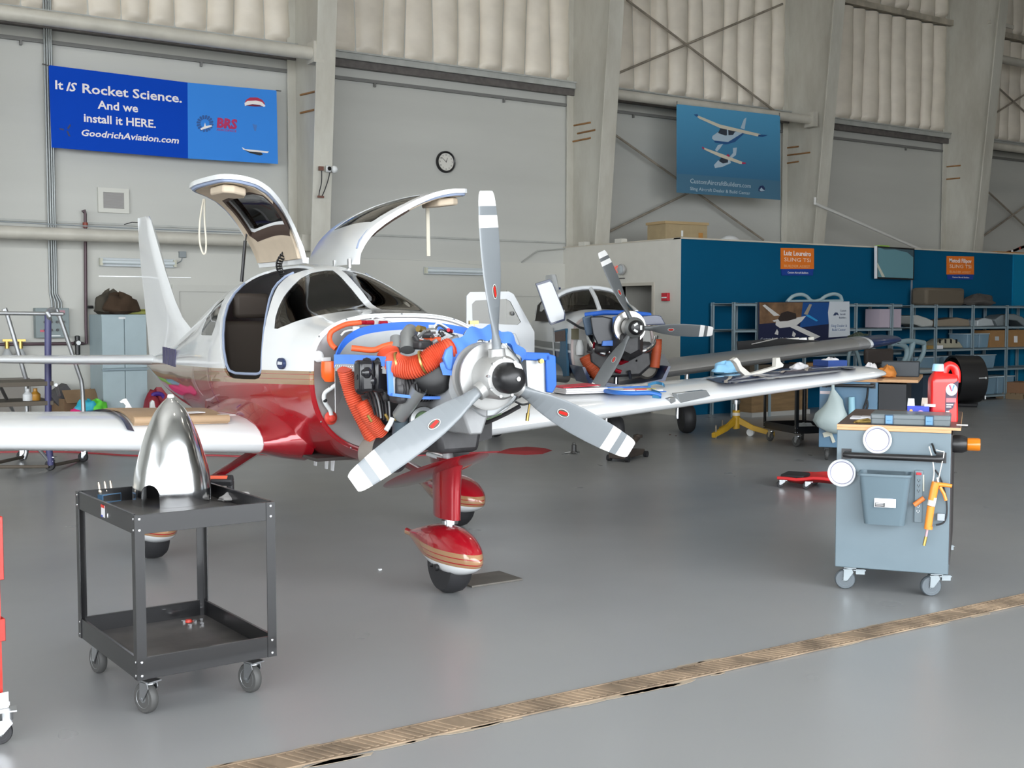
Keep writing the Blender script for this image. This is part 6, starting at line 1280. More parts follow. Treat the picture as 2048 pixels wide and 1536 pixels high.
# things lying on its wing
q = b_(1560, 698, 2, 1.05)
def on2(px, py, z0=1.1):
    z = z0
    for _ in range(20):
        p = b_(px, py, 2, z); z = .5 * z + .5 * (wz2(p.y) + .11)
    return b_(px, py, 2, z)
a, b = on2(1475, 700), on2(1640, 684); d = (b - a).normalized(); Lb = (b - a).length
r = empty('tool_tray', mtx=PM @ frame(a, d, (0, 0, 1)), label='long black tray of tools lying on the silver wing', cat='tray')
MB().loft([[(0, -.03, 0), (0, .12, 0), (0, .14, .12), (0, -.05, .12)], [(Lb * .55, -.03, 0), (Lb * .55, .12, 0), (Lb * .55, .14, .10), (Lb * .55, -.05, .10)], [(Lb, -.03, 0), (Lb, .12, 0), (Lb, .14, .02), (Lb, -.05, .02)]]).build('tray', M_blk, r, bevel=.006)
MB().tube([(.18 * Lb, -.06, .06), (.5 * Lb, -.055, .105)], .012, 8).build('bright_bar', M_chrome, r)
for i, (u, w_, m) in enumerate(((.55, .12, 'scrap_brown'), (.68, .18, 'cream_fairing'), (.80, .12, 'lens_grey'), (.90, .08, 'cream_fairing'))):
    MB().box((u * Lb, .02, .075 - .05 * (u - .5)), (w_, .10, .05)).build('tool', MATS[m], r, bevel=.012)
q = PM @ on2(1717, 671); blob('shop_cloth', q + Vector((0, 0, -.06)), .20, .10, .08, mat('olive_cloth', (.045, .06, .04), .9, var=.5, vscale=25), 21, label='crumpled dark olive cloth near the navy wing tip', cat='cloth')
# ================================================================== THE BLUE WALL AND WHAT STANDS BEFORE IT
def pic(root, pts, y, m, name, th=.002, par=None):
    q = [W(px, py, y) - root.location for px, py in pts]; c = len(q)
    return MB().add(q + [p + Vector((0, th, 0)) for p in q], [list(range(c)), list(range(2 * c - 1, c - 1, -1))] + [[i, c + i, c + (i + 1) % c, (i + 1) % c] for i in range(c)]).build(name, m, par or root, smooth=0)
def wtext(root, body, p0, p1, y, h, m, name, ext=.0008, bold=0.0, shear=0.0):      # lettering from pixel p0 (baseline left) to p1, cap height h pixels
    a, b = W(*p0, y), W(*p1, y); s = abs(W(p0[0], p0[1] - h, y).z - a.z) / .69
    a = a - root.location; return text(name, body, s, m, root, wallM(a), width=(b.x - W(*p0, y).x), ext=ext, bold=bold, shear=shear)
def wbox(name, p0, p1, y, d, m, par=None, bevel=0.0, **k):      # box whose front face spans pixels p0..p1 on the plane y
    a, b = W(*p0, y), W(*p1, y); a2_, b2_ = W(p0[0], p1[1], y), W(p1[0], p0[1], y)
    x0, x1, z0, z1 = min(a.x, a2_.x), max(b.x, b2_.x), (b.z + a2_.z) / 2, (a.z + b2_.z) / 2
    if par is None:
        return MB().bb((-(x1 - x0) / 2, 0, 0), ((x1 - x0) / 2, d, z1 - z0)).build(name, m, loc=((x0 + x1) / 2, y, z0), bevel=bevel, **k)
    l = par.location; return MB().bb((x0 - l.x, y - l.y, z0 - l.z), (x1 - l.x, y + d - l.y, z1 - l.z)).build(name, m, par, bevel=bevel, **k)
M_or = mat('sign_orange', (.72, .17, .015), .5); M_bs = mat('sign_blue', (.008, .045, .26), .5); M_lt = mat('lettering_white', (.80, .78, .76), .5)
def sign(x0, y0, x1, y1, yb, who, label):
    c = W((x0 + x1) / 2, yb, BY - .02); r = empty('name_sign', (c.x, BY - .03, c.z), label=label, cat='sign'); y = BY - .02
    pic(r, [(x0, y0), (x1, y0 + 1), (x1, y1), (x0, y1)], y, M_or, 'sign_board', .012); pic(r, [(x0 + 1, y1), (x1 - 1, y1), (x1 - 2, yb), (x0 + 2, yb)], y, M_bs, 'sign_foot', .012)
    h = y1 - y0; w = x1 - x0; ml = M_lt
    wtext(r, who, (x0 + .08 * w, y0 + .34 * h), (x0 + .90 * w, y0 + .34 * h + .7), y - .002, .22 * h, ml, 'sign_lettering', bold=.02)
    wtext(r, 'SLING TSi', (x0 + .09 * w, y0 + .63 * h), (x0 + .89 * w, y0 + .64 * h), y - .002, .18 * h, mat('lettering_peach', (.78, .62, .48), .5), 'sign_lettering'); wtext(r, 'BUILDER ASSIST', (x0 + .09 * w, y0 + .91 * h), (x0 + .87 * w, y0 + .92 * h), y - .002, .12 * h, mat('lettering_tan', (.75, .42, .2), .5), 'sign_lettering')
    wtext(r, 'Custom Aircraft Builders', (x0 + .2 * w, y1 + (yb - y1) * .66), (x0 + .82 * w, y1 + (yb - y1) * .68), y - .002, .30 * (yb - y1), ml, 'sign_lettering')
sign(1562, 496, 1628, 538, 551, 'Luiz Loureiro', 'orange and blue name sign high on the blue wall left of the screen')
sign(1894, 512, 1948, 549, 559, 'Metodi Filipov', 'orange and blue name sign above the shelves right of the screen')
# wall screen
c = W(1790, 526, BY - .1); r = empty('wall_screen', (c.x, BY - .10, c.z), label='flat screen hung at the top of the blue wall with a pale teal reflection painted on it', cat='screen'); y = BY - .16
pic(r, [(1753, 492), (1829, 497), (1828, 560), (1753, 557)], y, M_blk, 'screen_frame', .05); pic(r, [(1756, 495), (1827, 500), (1826, 557), (1756, 554)], y - .004, mat('screen_reflection_teal', (.13, .27, .31), .12, spec=.6), 'screen_face', .003)  # teal face, cream streak and dark area paint the reflection on the glass
pic(r, [(1755, 525), (1770, 554), (1764, 554), (1755, 534)], y - .006, mat('screen_reflection_cream', (.52, .53, .44), .4), 'reflection_streak', .001); pic(r, [(1757, 495), (1827, 500), (1827, 515), (1815, 505), (1790, 499), (1770, 499)], y - .005, mat('screen_reflection_dark', (.06, .10, .12), .2), 'reflection_dark_area', .001); pic(r, [(1753, 492), (1754.5, 492), (1754.5, 557), (1753, 557)], y - .005, MATS['label_white'], 'screen_edge', .05)
MB().bb((-.2, .04, -.15), (.2, .1, .15)).build('wall_bracket', M_blk, r)
# metal shelving
M_rack = mat('rack_grey_blue', (.26, .34, .38), .45, metal=.2)
def rack(px0, px1, posts, tops, y, d, label, zs=None):
    a, b = W(px0, 700, y).x, W(px1, 700, y).x; r = empty('shelf_rack', ((a + b) / 2, y + d / 2, 0), label=label, cat='shelving'); cx = (a + b) / 2; top = max(zs) + .01
    for z in zs: MB().bb((a - cx, -d / 2, z - .045), (b - cx, -d / 2 + .012, z)).bb((a - cx, d / 2 - .012, z - .045), (b - cx, d / 2, z)).bb((a - cx, -d / 2, z - .012), (b - cx, d / 2, z - .004)).build('shelf', M_rack, r)
    for p in posts:
        x = W(p, 700, y).x - cx
        for yy in (-d / 2 - .004, d / 2 - .036): MB().bb((x - .022, yy, 0), (x + .022, yy + .004, top)).bb((x - .022, yy, 0), (x - .018, yy + .04, top)).build('upright', M_rack, r)
    return r
RY = 13.32; RD = .5
ZB = [W(1950, yy, RY).z for yy in (611, 653, 696, 738, 791)]
rack(1822, 2110, (1824, 1872, 1946, 2014, 2080), None, RY, RD, 'long grey-blue metal shelving along the right of the blue wall', ZB)
ZA = [W(1490, yy, RY).z for yy in (606, 659, 712, 775)]
rack(1465, 1803, (1468, 1515, 1610, 1712, 1784), None, RY, RD, 'grey-blue metal shelving partly behind the hanging picture banner', [z - .0 for z in ZA])
# picture banner hung on the left rack
c = W(1608, 690, RY - .03); r = empty('picture_banner', (c.x, RY - .04, c.z), label='wide banner picturing a small airplane, hung on the left shelving', cat='banner'); y = RY - .05
pic(r, [(1517, 604), (1699, 603), (1699, 680), (1517, 700)], y + .004, mat('banner_night', (.010, .014, .045), .5), 'banner_cloth', .006)
pic(r, [(1519, 605), (1610, 605), (1605, 640), (1560, 645), (1519, 648)], y, mat('banner_brown', (.15, .085, .045), .5, var=.5, vscale=5), 'banner_land'); pic(r, [(1606, 605), (1659, 605), (1657, 648), (1600, 655), (1603, 630)], y - .001, mat('banner_blue', (.008, .06, .22), .5), 'banner_sky')
pic(r, [(1659, 603), (1699, 603), (1700, 672), (1657, 675), (1658, 650), (1656, 625)], y - .002, mat('banner_white', (.52, .56, .60), .5), 'banner_panel')
Mpw = mat('picture_white', (.55, .54, .52), .5); Mpd = mat('picture_dark', (.03, .022, .02), .4); Mpt = mat('picture_turquoise', (.02, .26, .55), .5)
for P, m, n in (([(1525, 611), (1530, 609), (1560, 631), (1548, 632)], Mpw, 'pictured_wing'), ([(1552, 643), (1600, 634), (1612, 632), (1604, 642), (1590, 653), (1560, 656), (1551, 650)], Mpw, 'pictured_body'), ([(1556, 638), (1563, 626), (1575, 622), (1592, 627), (1593, 637), (1575, 642), (1560, 643)], Mpd, 'pictured_canopy'), ([(1580, 654), (1594, 651), (1641, 673), (1630, 678)], Mpw, 'pictured_wing'), ([(1608, 628), (1619, 608), (1624, 609), (1615, 630)], mat('picture_tan', (.30, .26, .2), .5), 'pictured_fin'), ([(1611, 631), (1617, 629), (1636, 641), (1633, 643)], Mpt, 'pictured_tail'), ([(1549, 668), (1554, 658), (1557, 664), (1556, 670)], Mpw, 'pictured_wheel'), ([(1584, 672), (1586, 662), (1592, 668), (1589, 674)], Mpw, 'pictured_wheel'), ([(1545, 641), (1558, 638), (1560, 641), (1548, 644)], Mpw, 'pictured_nose')):
    pic(r, P, y - (.004 if m is Mpd else .003), m, n, .001)
wtext(r, 'CustomAircraftBuilders.com', (1521, 681), (1597, 680), y - .005, 5.5, MATS['banner_white'], 'banner_lettering')
Mnl = mat('banner_ink', (.03, .05, .11), .5)
wtext(r, 'Custom', (1680, 623), (1692, 622), y - .004, 3.5, Mnl, 'banner_lettering'); wtext(r, 'Aircraft', (1680, 630), (1691, 629), y - .004, 3.5, Mnl, 'banner_lettering'); wtext(r, 'Builders', (1678, 637), (1692, 636), y - .004, 3.5, Mnl, 'banner_lettering')
wtext(r, 'Sling Dealer &', (1662, 654), (1694, 651.5), y - .004, 5, mat('banner_ink_blue', (.10, .15, .28), .5), 'banner_lettering'); wtext(r, 'Build Center', (1664, 662), (1691, 661), y - .004, 5, MATS['banner_ink_blue'], 'banner_lettering'); pic(r, [(1666, 631), (1670, 625), (1675, 625), (1678, 631), (1673, 629), (1671, 631)], y - .004, Mnl, 'banner_emblem', .001)
# hoops on the rack, lilac boxes
P = [W(px, py, RY + .2) for px, py in ((1574, 604), (1585, 593), (1600, 589), (1612, 592), (1624, 602), (1640, 600), (1652, 592), (1668, 588), (1680, 592), (1684, 602))]
MB().tube(P, .03, 10, smooth=5).tube([W(1575, 603, RY + .2), W(1684, 602, RY + .2)], .028, 10).build('canopy_hoop_frame', mat('pale_frame', (.32, .42, .45), .5), label='pale double-hooped canopy frame on top of the left shelving', cat='frame')
Ml = mat('lilac_board', (.42, .36, .42), .6)
wbox('carton', (1759, 618), (1785, 655), RY + .05, .3, Ml, label='pale lilac carton standing left on the shelf below the screen', cat='carton'); wbox('carton', (1786, 618), (1802, 655), RY + .05, .3, Ml, label='pale lilac carton standing right on the shelf below the screen', cat='carton')
# on and in the right rack
M_kr = mat('kraft_carton', (.30, .165, .065), .7, var=.08); M_kd = mat('brown_carton', (.105, .085, .06), .8)
p = W(1855, 608, RY + .1)
o = wbox('suitcase', (1854, 573), (1930, 608), RY + .08, .34, M_kd, bevel=.05, label='large brown case with rounded corners on top of the right shelving', cat='case'); o.location.z = ZB[0]
p = W(1958, 608, RY + .2); blob('tarpaulin', (p.x, p.y, ZB[0]), .42, .2, .16, mat('dark_brown_cloth', (.06, .055, .05), .9), 31, label='dark folded cloth on top of the shelving beside the brown case', cat='cloth')
def shelfz(i): return ZB[i]
Mfg = mat('fibreglass_white', (.40, .41, .39), .5); Mfb = mat('fibreglass_tan', (.24, .20, .15), .6)
def part_shape(name, pts, y, d, m, **k):
    q = [W(px, py, y) for px, py in pts]; z0 = min(p.z for p in q); o = Vector((sum(p.x for p in q) / len(q), y, z0)); c = len(q); q = [p - o for p in q]
    return MB().add(q + [p + Vector((0, d, 0)) for p in q], [list(range(c)), list(range(2 * c - 1, c - 1, -1))] + [[i, c + i, c + (i + 1) % c, (i + 1) % c] for i in range(c)]).build(name, m, loc=o, bevel=.02, **k)
def onz(o, z): o.location.z = z; return o
onz(part_shape('fiberglass_fairing', [(1824, 630), (1836, 628), (1855, 634), (1868, 640), (1866, 651), (1845, 652), (1828, 646)], RY + .06, .35, Mfg, label='white fiberglass fairing at the left end of the upper shelf', cat='fairing'), ZB[1])
onz(part_shape('fiberglass_sheet', [(1868, 640), (1890, 638), (1915, 634), (1938, 638), (1941, 652), (1870, 652)], RY + .10, .3, Mfb, label='tan curved fiberglass sheet on the middle of the upper shelf', cat='fiberglass sheet'), ZB[1])
onz(part_shape('plastic_wrap', [(1956, 640), (1970, 635), (1984, 637), (1990, 651), (1955, 652)], RY + .05, .3, mat('clear_wrap', (.42, .46, .48), .25), label='crumpled clear plastic wrap on the upper shelf', cat='plastic wrap'), ZB[1])
onz(part_shape('canopy_shell', [(1990, 640), (2005, 630), (2030, 628), (2046, 634), (2060, 652), (2048, 652), (2036, 642), (2018, 640), (2012, 652), (1996, 652)], RY + .12, .3, mat('grey_canopy', (.20, .23, .24), .35), label='grey arched canopy shell at the right of the upper shelf', cat='canopy'), ZB[1])
onz(part_shape('slotted_dome', [(1871, 690), (1876, 680), (1890, 672), (1906, 671), (1920, 678), (1928, 690)], RY + .12, .3, mat('cream_dome', (.38, .36, .27), .5), label='cream dome-shaped part with dark slots on the second shelf', cat='fairing'), ZB[2])
dm = bpy.data.objects['slotted_dome']
for px in (1880, 1891, 1902, 1913):
    q = [W(px + a, py, RY + .115) - Vector(dm.location) for a, py in ((-1.5, 678), (2, 679), (1.5, 687), (-1.5, 686))]; MB().add(q + [p + Vector((0, .004, 0)) for p in q], [[0, 1, 2, 3], [7, 6, 5, 4]]).build('slot', M_blk, dm, smooth=0)
onz(wbox('carton', (1856, 687), (1868, 694), RY + .04, .12, mat('yellow_brown_box', (.28, .18, .05), .6), label='tiny yellow-brown box left of the cream dome', cat='carton'), ZB[2]); onz(wbox('carton', (1874, 687), (1886, 694), RY + .02, .06, MATS['label_white'], label='tiny white box in front of the cream dome', cat='carton'), ZB[2])
def clear(name, tint, a): 
    m = glass(name, tint, .3); return m
M_bin = clear('blue_clear_plastic', (.42, .60, .74), .3); M_lid = mat('bin_lid', (.45, .55, .60), .4); M_bin2 = mat('frosted_bin_wall', (.20, .33, .43), .35, alpha=.75)
def tote(px0, py0, px1, py1, y, d, z, label, fill):
    a, b = W(px0, py1, y), W(px1, py0, y); r = empty('storage_bin', ((a.x + b.x) / 2, y, z), label=label, cat='storage bin'); w = (b.x - a.x) / 2; h = b.z - a.z
    MB().loft([[(-w * .9, .02, 0), (w * .9, .02, 0), (w * .9, d - .02, 0), (-w * .9, d - .02, 0)], [(-w, 0, h * .94), (w, 0, h * .94), (w, d, h * .94), (-w, d, h * .94)]]).build('bin_body', M_bin2, r, bevel=.01)
    MB().bb((-w - .01, -.01, h * .94), (w + .01, d + .01, h)).build('bin_lid', M_lid, r, bevel=.006)
    b_o = blob('contents', (0, d / 2, .02), w * .7, d * .32, h * .6, fill, int(px0)); b_o.parent = r; b_o.location = (0, d / 2, .02)
    return r
for v in ((1935, 664, 1958, 693, 2, 'clear blue bin left of the orange cartons on the second shelf', Mfg), (1959, 664, 1979, 693, 2, 'second clear blue bin beside the orange cartons', M_wht), (1830, 706, 1880, 735, 3, 'wide clear blue bin at the left of the third shelf', Mfg), (1888, 706, 1940, 735, 3, 'clear blue bin in the middle of the third shelf behind the drum', M_wht), (1948, 706, 1992, 735, 3, 'clear blue bin right of the black drum on the third shelf', Mfg), (1957, 752, 1993, 789, 4, 'large clear blue bin of cloths on the bottom shelf', MATS['cream_fairing']), (1995, 752, 2029, 789, 4, 'large clear blue bin right of the bin of cloths', Mfg)):
    tote(v[0], v[1], v[2], v[3], RY + .04, .4, ZB[v[4]], v[5], v[6])
for x0, x1, lab in ((1981, 2012, 'orange-brown carton with a pale label on the second shelf'), (2015, 2062, 'orange-brown carton with white sticker cut by the right border')):
    o = onz(wbox('carton', (x0, 659), (x1, 693), RY + .05, .38, M_kr, label=lab, cat='carton'), ZB[2]); q = [W(px, py, RY + .045) - Vector(o.location) for px, py in (((1990, 673), (1998, 673), (1998, 681), (1990, 681)) if x0 < 2000 else ((2028, 672), (2035, 672), (2035, 685), (2028, 685)))]
    MB().add(q, [[0, 1, 2, 3]]).build('carton_label', MATS['clear_wrap'] if x0 < 2000 else MATS['label_white'], o, smooth=0)
q = W(2052, 790, RY - .3); o = wbox('carton', (2039, 764), (2075, 785), RY - .25, .35, mat('brown_box', (.26, .14, .075), .7), label='brown carton on a small wooden pallet by the right border', cat='carton'); o.location.z = .115
pa = empty('pallet', (o.location.x, o.location.y, 0), label='small wooden pallet under the brown carton by the right border', cat='pallet')
for i in range(5): MB().bb((-.35, -.05 + i * .1, .09), (.35, .03 + i * .1, .115)).build('board', mat('pallet_wood', (.24, .17, .10), .8), pa)
for x in (-.3, 0, .3): MB().bb((x - .05, -.05, 0), (x + .05, .45, .09)).build('block', MATS['pallet_wood'], pa)
# large black drum fan
p = W(1928, 798, 11.6); r = empty('drum_fan', (G(1928, 812).x, G(1928, 812).y, 0), R(33), label='large black drum fan standing before the right shelving', cat='fan'); dd = G(1928, 812); sc = (dd - CAM).dot(FW) / FPX
rad = 47 * sc
MB().lathe([(rad * .92, -.22), (rad, -.24), (rad, .22), (rad * .92, .24), (rad * .9, .2), (rad * .9, -.2)], 40, Matrix.Translation((0, 0, rad + .06)) @ Matrix.Rotation(R(-62), 4, 'Z') @ Matrix.Rotation(PI / 2, 4, 'Y'), caps=False).build('drum', mat('black_drum', (.014, .014, .015), .4), r); MB().lathe([(.001, 0), (rad * .89, 0), (rad * .89, .02), (.001, .03)], 40, Matrix.Translation((0, 0, rad + .06)) @ Matrix.Rotation(R(-62), 4, 'Z') @ Matrix.Rotation(PI / 2, 4, 'Y')).build('grille', M_black, r)
for s in (-1, 1): MB().tube([(s * .22, -.22, .03), (s * .22, .22, .03)], .03, 8).build('foot_bar', M_black, r)
q = Matrix.Translation(-r.location) @ W(1940, 756, dd.y - .35); MB().tube([q + Vector((-.14, .1, 0)), q], .008, 8).ball(q, .02, 10).build('lever', M_wht, r); q = Matrix.Translation(-r.location) @ W(1941, 795, dd.y - .35); MB().box(q, (.05, .02, .06)).build('white_foot_tag', M_wht, r)
# green and black reel, stool, crate, bulkhead frames, table
g0 = G(1806, 818); r = empty('cable_reel', (g0.x, g0.y, 0), R(-30), label='black reel with a neon green disc on the floor behind the oil jug', cat='reel')
k = (g0 - CAM).dot(FW) / FPX; rz_ = 34 * k
MB().lathe([(.02, -.10), (rz_, -.10), (rz_, -.07), (rz_ * .5, -.06), (rz_ * .5, .06), (rz_, .07), (rz_, .10), (.02, .10)], 32, Matrix.Translation((0, 0, rz_ + .02)) @ Matrix.Rotation(PI / 2, 4, 'Y')).build('reel_body', M_black, r)
MB().lathe([(rz_ * .25, 0), (rz_ * .62, 0), (rz_ * .62, .01), (rz_ * .25, .01)], 28, Matrix.Translation((-.115, 0, rz_ + .02)) @ Matrix.Rotation(PI / 2, 4, 'Y')).build('green_disc', mat('neon_green', (.12, .55, .03), .5), r)
MB().tube([(.02, -.12, rz_), (-.02, -.1, rz_ * 2 + .1), (.02, .1, rz_ * 2 + .1), (.0, .12, rz_)], .018, 8).build('reel_frame', M_black, r)
c0 = G(1766, 836); r = empty('shop_chair', (c0.x, c0.y, 0), R(-15), label='dark brown shop stool with padded back behind the wing tip', cat='chair')
k = (c0 - CAM).dot(FW) / FPX; zs_ = W(1768, 730, c0.y).z; zb_ = W(1768, 703, c0.y).z
MB().box((0, 0, zs_ - .04), (.40, .38, .08)).build('seat', M_black, r, bevel=.03); MB().box((0, .14, zb_ - .08), (.52, .09, .24)).build('backrest', mat('brown_pad', (.035, .026, .022), .7), r, bevel=.04); MB().bb((-.03, .15, zs_ - .05), (.03, .17, zb_)).build('back_bar', M_blk, r); MB().cyl((0, 0, .08), (0, 0, zs_ - .06), .03).build('post', M_blk, r)
for i in range(5):
    a = R(72 * i); MB().tube([(0, 0, .10), (.27 * math.cos(a), .27 * math.sin(a), .07)], .02, 8).ball((.27 * math.cos(a), .27 * math.sin(a), .03), .03, 8).build('leg', M_blk, r)
t0 = G(1832, 822); r = empty('work_table', (t0.x, t0.y, 0), label='small grey-topped work table behind the oil jug', cat='table'); zt_ = W(1830, 738, t0.y).z; k = (t0 - CAM).dot(FW) / FPX
MB().bb((-.62, -.3, zt_ - .04), (.45, .4, zt_)).build('table_top', mat('table_grey', (.30, .32, .32), .5), r)
for x in (-.58, .40):
    for y in (-.26, .34): MB().bb((x - .02, y - .02, 0), (x + .02, y + .02, zt_ - .04)).build('leg', M_blk, r)
MB().bb((-.1, -.2, .02), (.32, .3, .60)).build('cabinet_box', mat('dark_blue_box', (.03, .05, .075), .5), r)
tt = (r.location.x, r.location.y, zt_)
P0 = [W(px, py, t0.y + .25) for px, py in ((1782, 684), (1822, 680), (1848, 684), (1850, 690), (1844, 712), (1832, 728), (1812, 738), (1795, 742), (1790, 738), (1800, 732), (1812, 716), (1814, 700), (1806, 692), (1786, 688))]
zmin = min(p.z for p in P0); dz_ = zt_ - zmin
def frame_part(name, loops, y, th, m, dz, **k):
    o = MB()
    for pts, rad_, closed in loops:
        q = [W(px, py, y) + Vector((0, 0, dz)) for px, py in pts]
        if closed: q.append(q[0])
        o.tube(q, rad_, 10, smooth=5)
    return o.build(name, m, **k)
frame_part('bulkhead_frame', [([(1790, 740), (1803, 730), (1813, 712), (1812, 696), (1800, 689), (1786, 687)], .045, 0), ([(1786, 687), (1818, 682), (1848, 686)], .045, 0), ([(1848, 686), (1847, 705), (1836, 725), (1818, 736), (1800, 741), (1790, 740)], .04, 0), ([(1826, 684), (1818, 712), (1800, 741)], .05, 0)], t0.y + .2, .03, mat('bulkhead_grey_blue', (.22, .31, .34), .5), 0.0, label='grey-blue aircraft bulkhead frame with round openings on the table', cat='frame')
frame_part('rib_frame', [([(1696, 738), (1699, 705), (1712, 702), (1722, 738)], .03, 0), ([(1735, 738), (1742, 702), (1757, 706), (1765, 738)], .03, 0), ([(1694, 738), (1768, 738)], .03, 0)], t0.y + .6, .03, MATS['bulkhead_grey_blue'], 0.0, label='pale blue ribbed frame standing under the silver wing tip', cat='frame')
# second blue-grey bench with bag, and a black cart beside it
g1 = G(1650, 921); d1 = (g1 - CAM).dot(FW); wl2 = G(1637, 893, 1.6 - (893 - 628) * d1 / FPX)
H2 = 1.6 - (756 - 628) * d1 / FPX
w2, wr2 = bench((wl2.x, wl2.y, 0), fd, .66, 1.3, H2, .145, mat('blue_bench_enamel', (.085, .19, .30), .4, coat=.2), 'workbench_cart', 'blue workbench with wooden top and a plastic bag on its handle', .83)
for x, y, yw in ((.075, .09, R(280)), (.545, .09, R(200)), (.075, 1.2, R(170)), (.545, 1.2, R(185))): caster(wr2, (x, y, 0), .060, yw, M_grub, M_zinc, M_blk, brake=True)
MB().bb((.62, .02, .15), (.9, 1.2, H2 - .05)).build('side_cabinet', mat('dark_cabinet', (.02, .022, .026), .5), wr2); MB().bb((.60, .0, H2 - .03), (1.02, 1.25, H2)).build('side_shelf', [M_wedge], wr2)
def w2f(px, py, y=.008): return w2.at(px, py, 1, y)
c = w2f(1651, 785); MB().box((c.x, .004, c.z), (.115, .004, .03)).build('bench_label', mat('label_pinkish', (.70, .62, .64), .5), wr2, smooth=0)
# carrier bag hanging from the handle
M_bag = mat('carrier_bag', (.50, .60, .60), .4, alpha=.9, bump=.3, bscale=14)
prof = [(770, 3, 1666), (778, 3, 1666), (788, 8, 1668), (800, 14, 1670), (815, 21, 1668), (828, 30, 1664), (842, 33, 1660), (855, 28, 1664), (862, 18, 1668), (867, 5, 1670)]
rings = []
for py, hwx, cx in prof:
    c = w2f(cx, py, -.09); hw = hwx * d1 / FPX; rings.append([(c.x + hw * math.cos(a) * (1 + .10 * math.sin(5 * a + py)), c.y + min(hw * .55, .10) * math.sin(a) * (1 + .1 * math.sin(4 * a + py * .3)), c.z) for a in [2 * PI * k / 24 for k in range(24)]])
MB().loft(rings).build('carrier_bag', M_bag, mtx=w2.M, smooth=80, label='pale translucent plastic bag hanging from the blue bench handle', cat='bag')
a, b = w2f(1703, 794, -.05), w2f(1704, 834, -.05); MB().cyl(a, b, .035, n=20).build('towel_roll', mat('pale_cyan_roll', (.33, .60, .72), .5), mtx=w2.M, label='pale cyan roll standing against the blue bench end', cat='roll')
P = [w2f(1736, 776, -.05), w2f(1734, 795, -.03), w2f(1731, 806, -.03), w2f(1727, 818, -.03), w2f(1730, 824, -.03), w2f(1735, 812, -.03), w2f(1734, 800, -.03)]
MB().tube(P, .011, 8, smooth=4).build('hanging_cable', M_black, mtx=w2.M, label='dark cable looped over the right end of the blue bench handle', cat='cable')
P = [w2f(px, py, -.012) for px, py in ((1645, 866), (1654, 863), (1664, 867), (1671, 884), (1665, 886), (1660, 872), (1648, 875))]; n_ = len(P)
MB().add(P + [p + Vector((0, .012, 0)) for p in P], [list(range(n_)), list(range(2 * n_ - 1, n_ - 1, -1))] + [[i, n_ + i, n_ + (i + 1) % n_, (i + 1) % n_] for i in range(n_)]).build('tape_strip', mat('cream_tape', (.62, .62, .52), .6), mtx=w2.M, smooth=0, label='torn cream paper strip taped low on the blue bench', cat='paper')
q = w2.M @ w2.at(1724, 752, 2, H2); blob('paper_wad', (w2.M @ Vector((.50, .35, H2))), .10, .07, .12, M_paper, 41, label='white crumpled paper on the blue bench behind the wing tip', cat='paper'); blob('orange_cloth', (w2.M @ Vector((.68, .42, H2))), .12, .08, .10, mat('orange_cloth', (.60, .22, .04), .7), 43, label='orange cloth heap on the blue bench right of the white paper', cat='cloth')
MB().bb((-.20, -.12, 0), (.20, .12, .17)).build('crate', mat('slate_crate', (.045, .055, .065), .5), mtx=w2.M @ Matrix.Translation((.80, .75, H2)), bevel=.01, label='dark grey crate on the blue bench in front of the stool', cat='crate')
# second utility cart, a copy of the first with its own place
uc2 = copy_tree(ucr); uc2['label'] = 'black utility cart standing in the shade left of the blue bench'; uc2.name = 'utility_cart'
for ch in list(kids(uc2)):
    if ch.name.startswith(('cart_label', 'label_')): bpy.data.objects.remove(ch)
gB = G(1592, 868, .165); uc2.matrix_world = Matrix.Translation((gB.x, gB.y, 0)) @ Matrix.Rotation(math.atan2(fd.y, fd.x) + R(38), 4, 'Z')
p = uc2.matrix_world @ Vector((.03, .02, .83)); 
MB().box((0, 0, 0), (.09, .03, .07)).build('red_tag', mat('tag_red', (.5, .02, .03), .5), loc=(p.x, p.y - .01, .79), label='red tag hung on the shaded black cart under the wing', cat='tag')
p = uc2.matrix_world @ Vector((.32, .35, .179)); blob('clear_scoop', p, .14, .12, .06, MATS['clear_wrap'], 51, label='clear plastic scoop lying on the lower tray of the shaded cart', cat='scoop')
# plywood crate, cartons and orange bucket in the shade under the wings
g2 = G(1530, 829); r = empty('plywood_crate', (g2.x, g2.y, 0), label='long plywood crate on a pale base under the far wing', cat='crate')
k = (g2 - CAM).dot(FW) / FPX; zt_ = W(1530, 752, g2.y).z; xw0, xw1 = W(1480, 810, g2.y).x - g2.x, W(1592, 810, g2.y).x - g2.x
MB().bb((xw0, -.25, .07), (xw1, .02, zt_)).build('crate_box', mat('plywood_brown', (.19, .12, .055), .7, var=.2, vscale=3, stretch=(1, 1, 8)), r); MB().bb((xw0 - .02, -.28, 0), (xw1 + .02, .04, .07)).build('crate_base', mat('pale_base', (.36, .36, .34), .6), r); MB().bb((W(1510, 800, g2.y).x - g2.x, -.30, 0), (W(1514, 800, g2.y).x - g2.x, -.28, zt_)).build('crate_post', M_rack, r)
g3 = G(1440, 823); r = empty('bucket', (g3.x, g3.y, 0), label='orange bucket in the shade behind the yellow jack', cat='bucket'); k = (g3 - CAM).dot(FW) / FPX
MB().lathe([(.001, 0), (15 * k, 0), (18 * k, 32 * k), (17 * k, 32 * k), (14 * k, .02), (.001, .02)], 28).build('bucket_body', mat('bucket_orange', (.55, .10, .02), .45), r); MB().lathe([(17.5 * k, 30 * k), (19 * k, 30 * k), (19 * k, 33 * k), (17.5 * k, 33 * k)], 28, caps=False).build('bucket_rim', MATS['bucket_orange'], r)
g4 = G(1466, 820); blob('orange_bag', (g4.x - .05, g4.y - .15, 0), .22, .16, .22, mat('orange_bag', (.40, .09, .02), .7), 61, label='small orange bag beside the orange bucket', cat='bag')
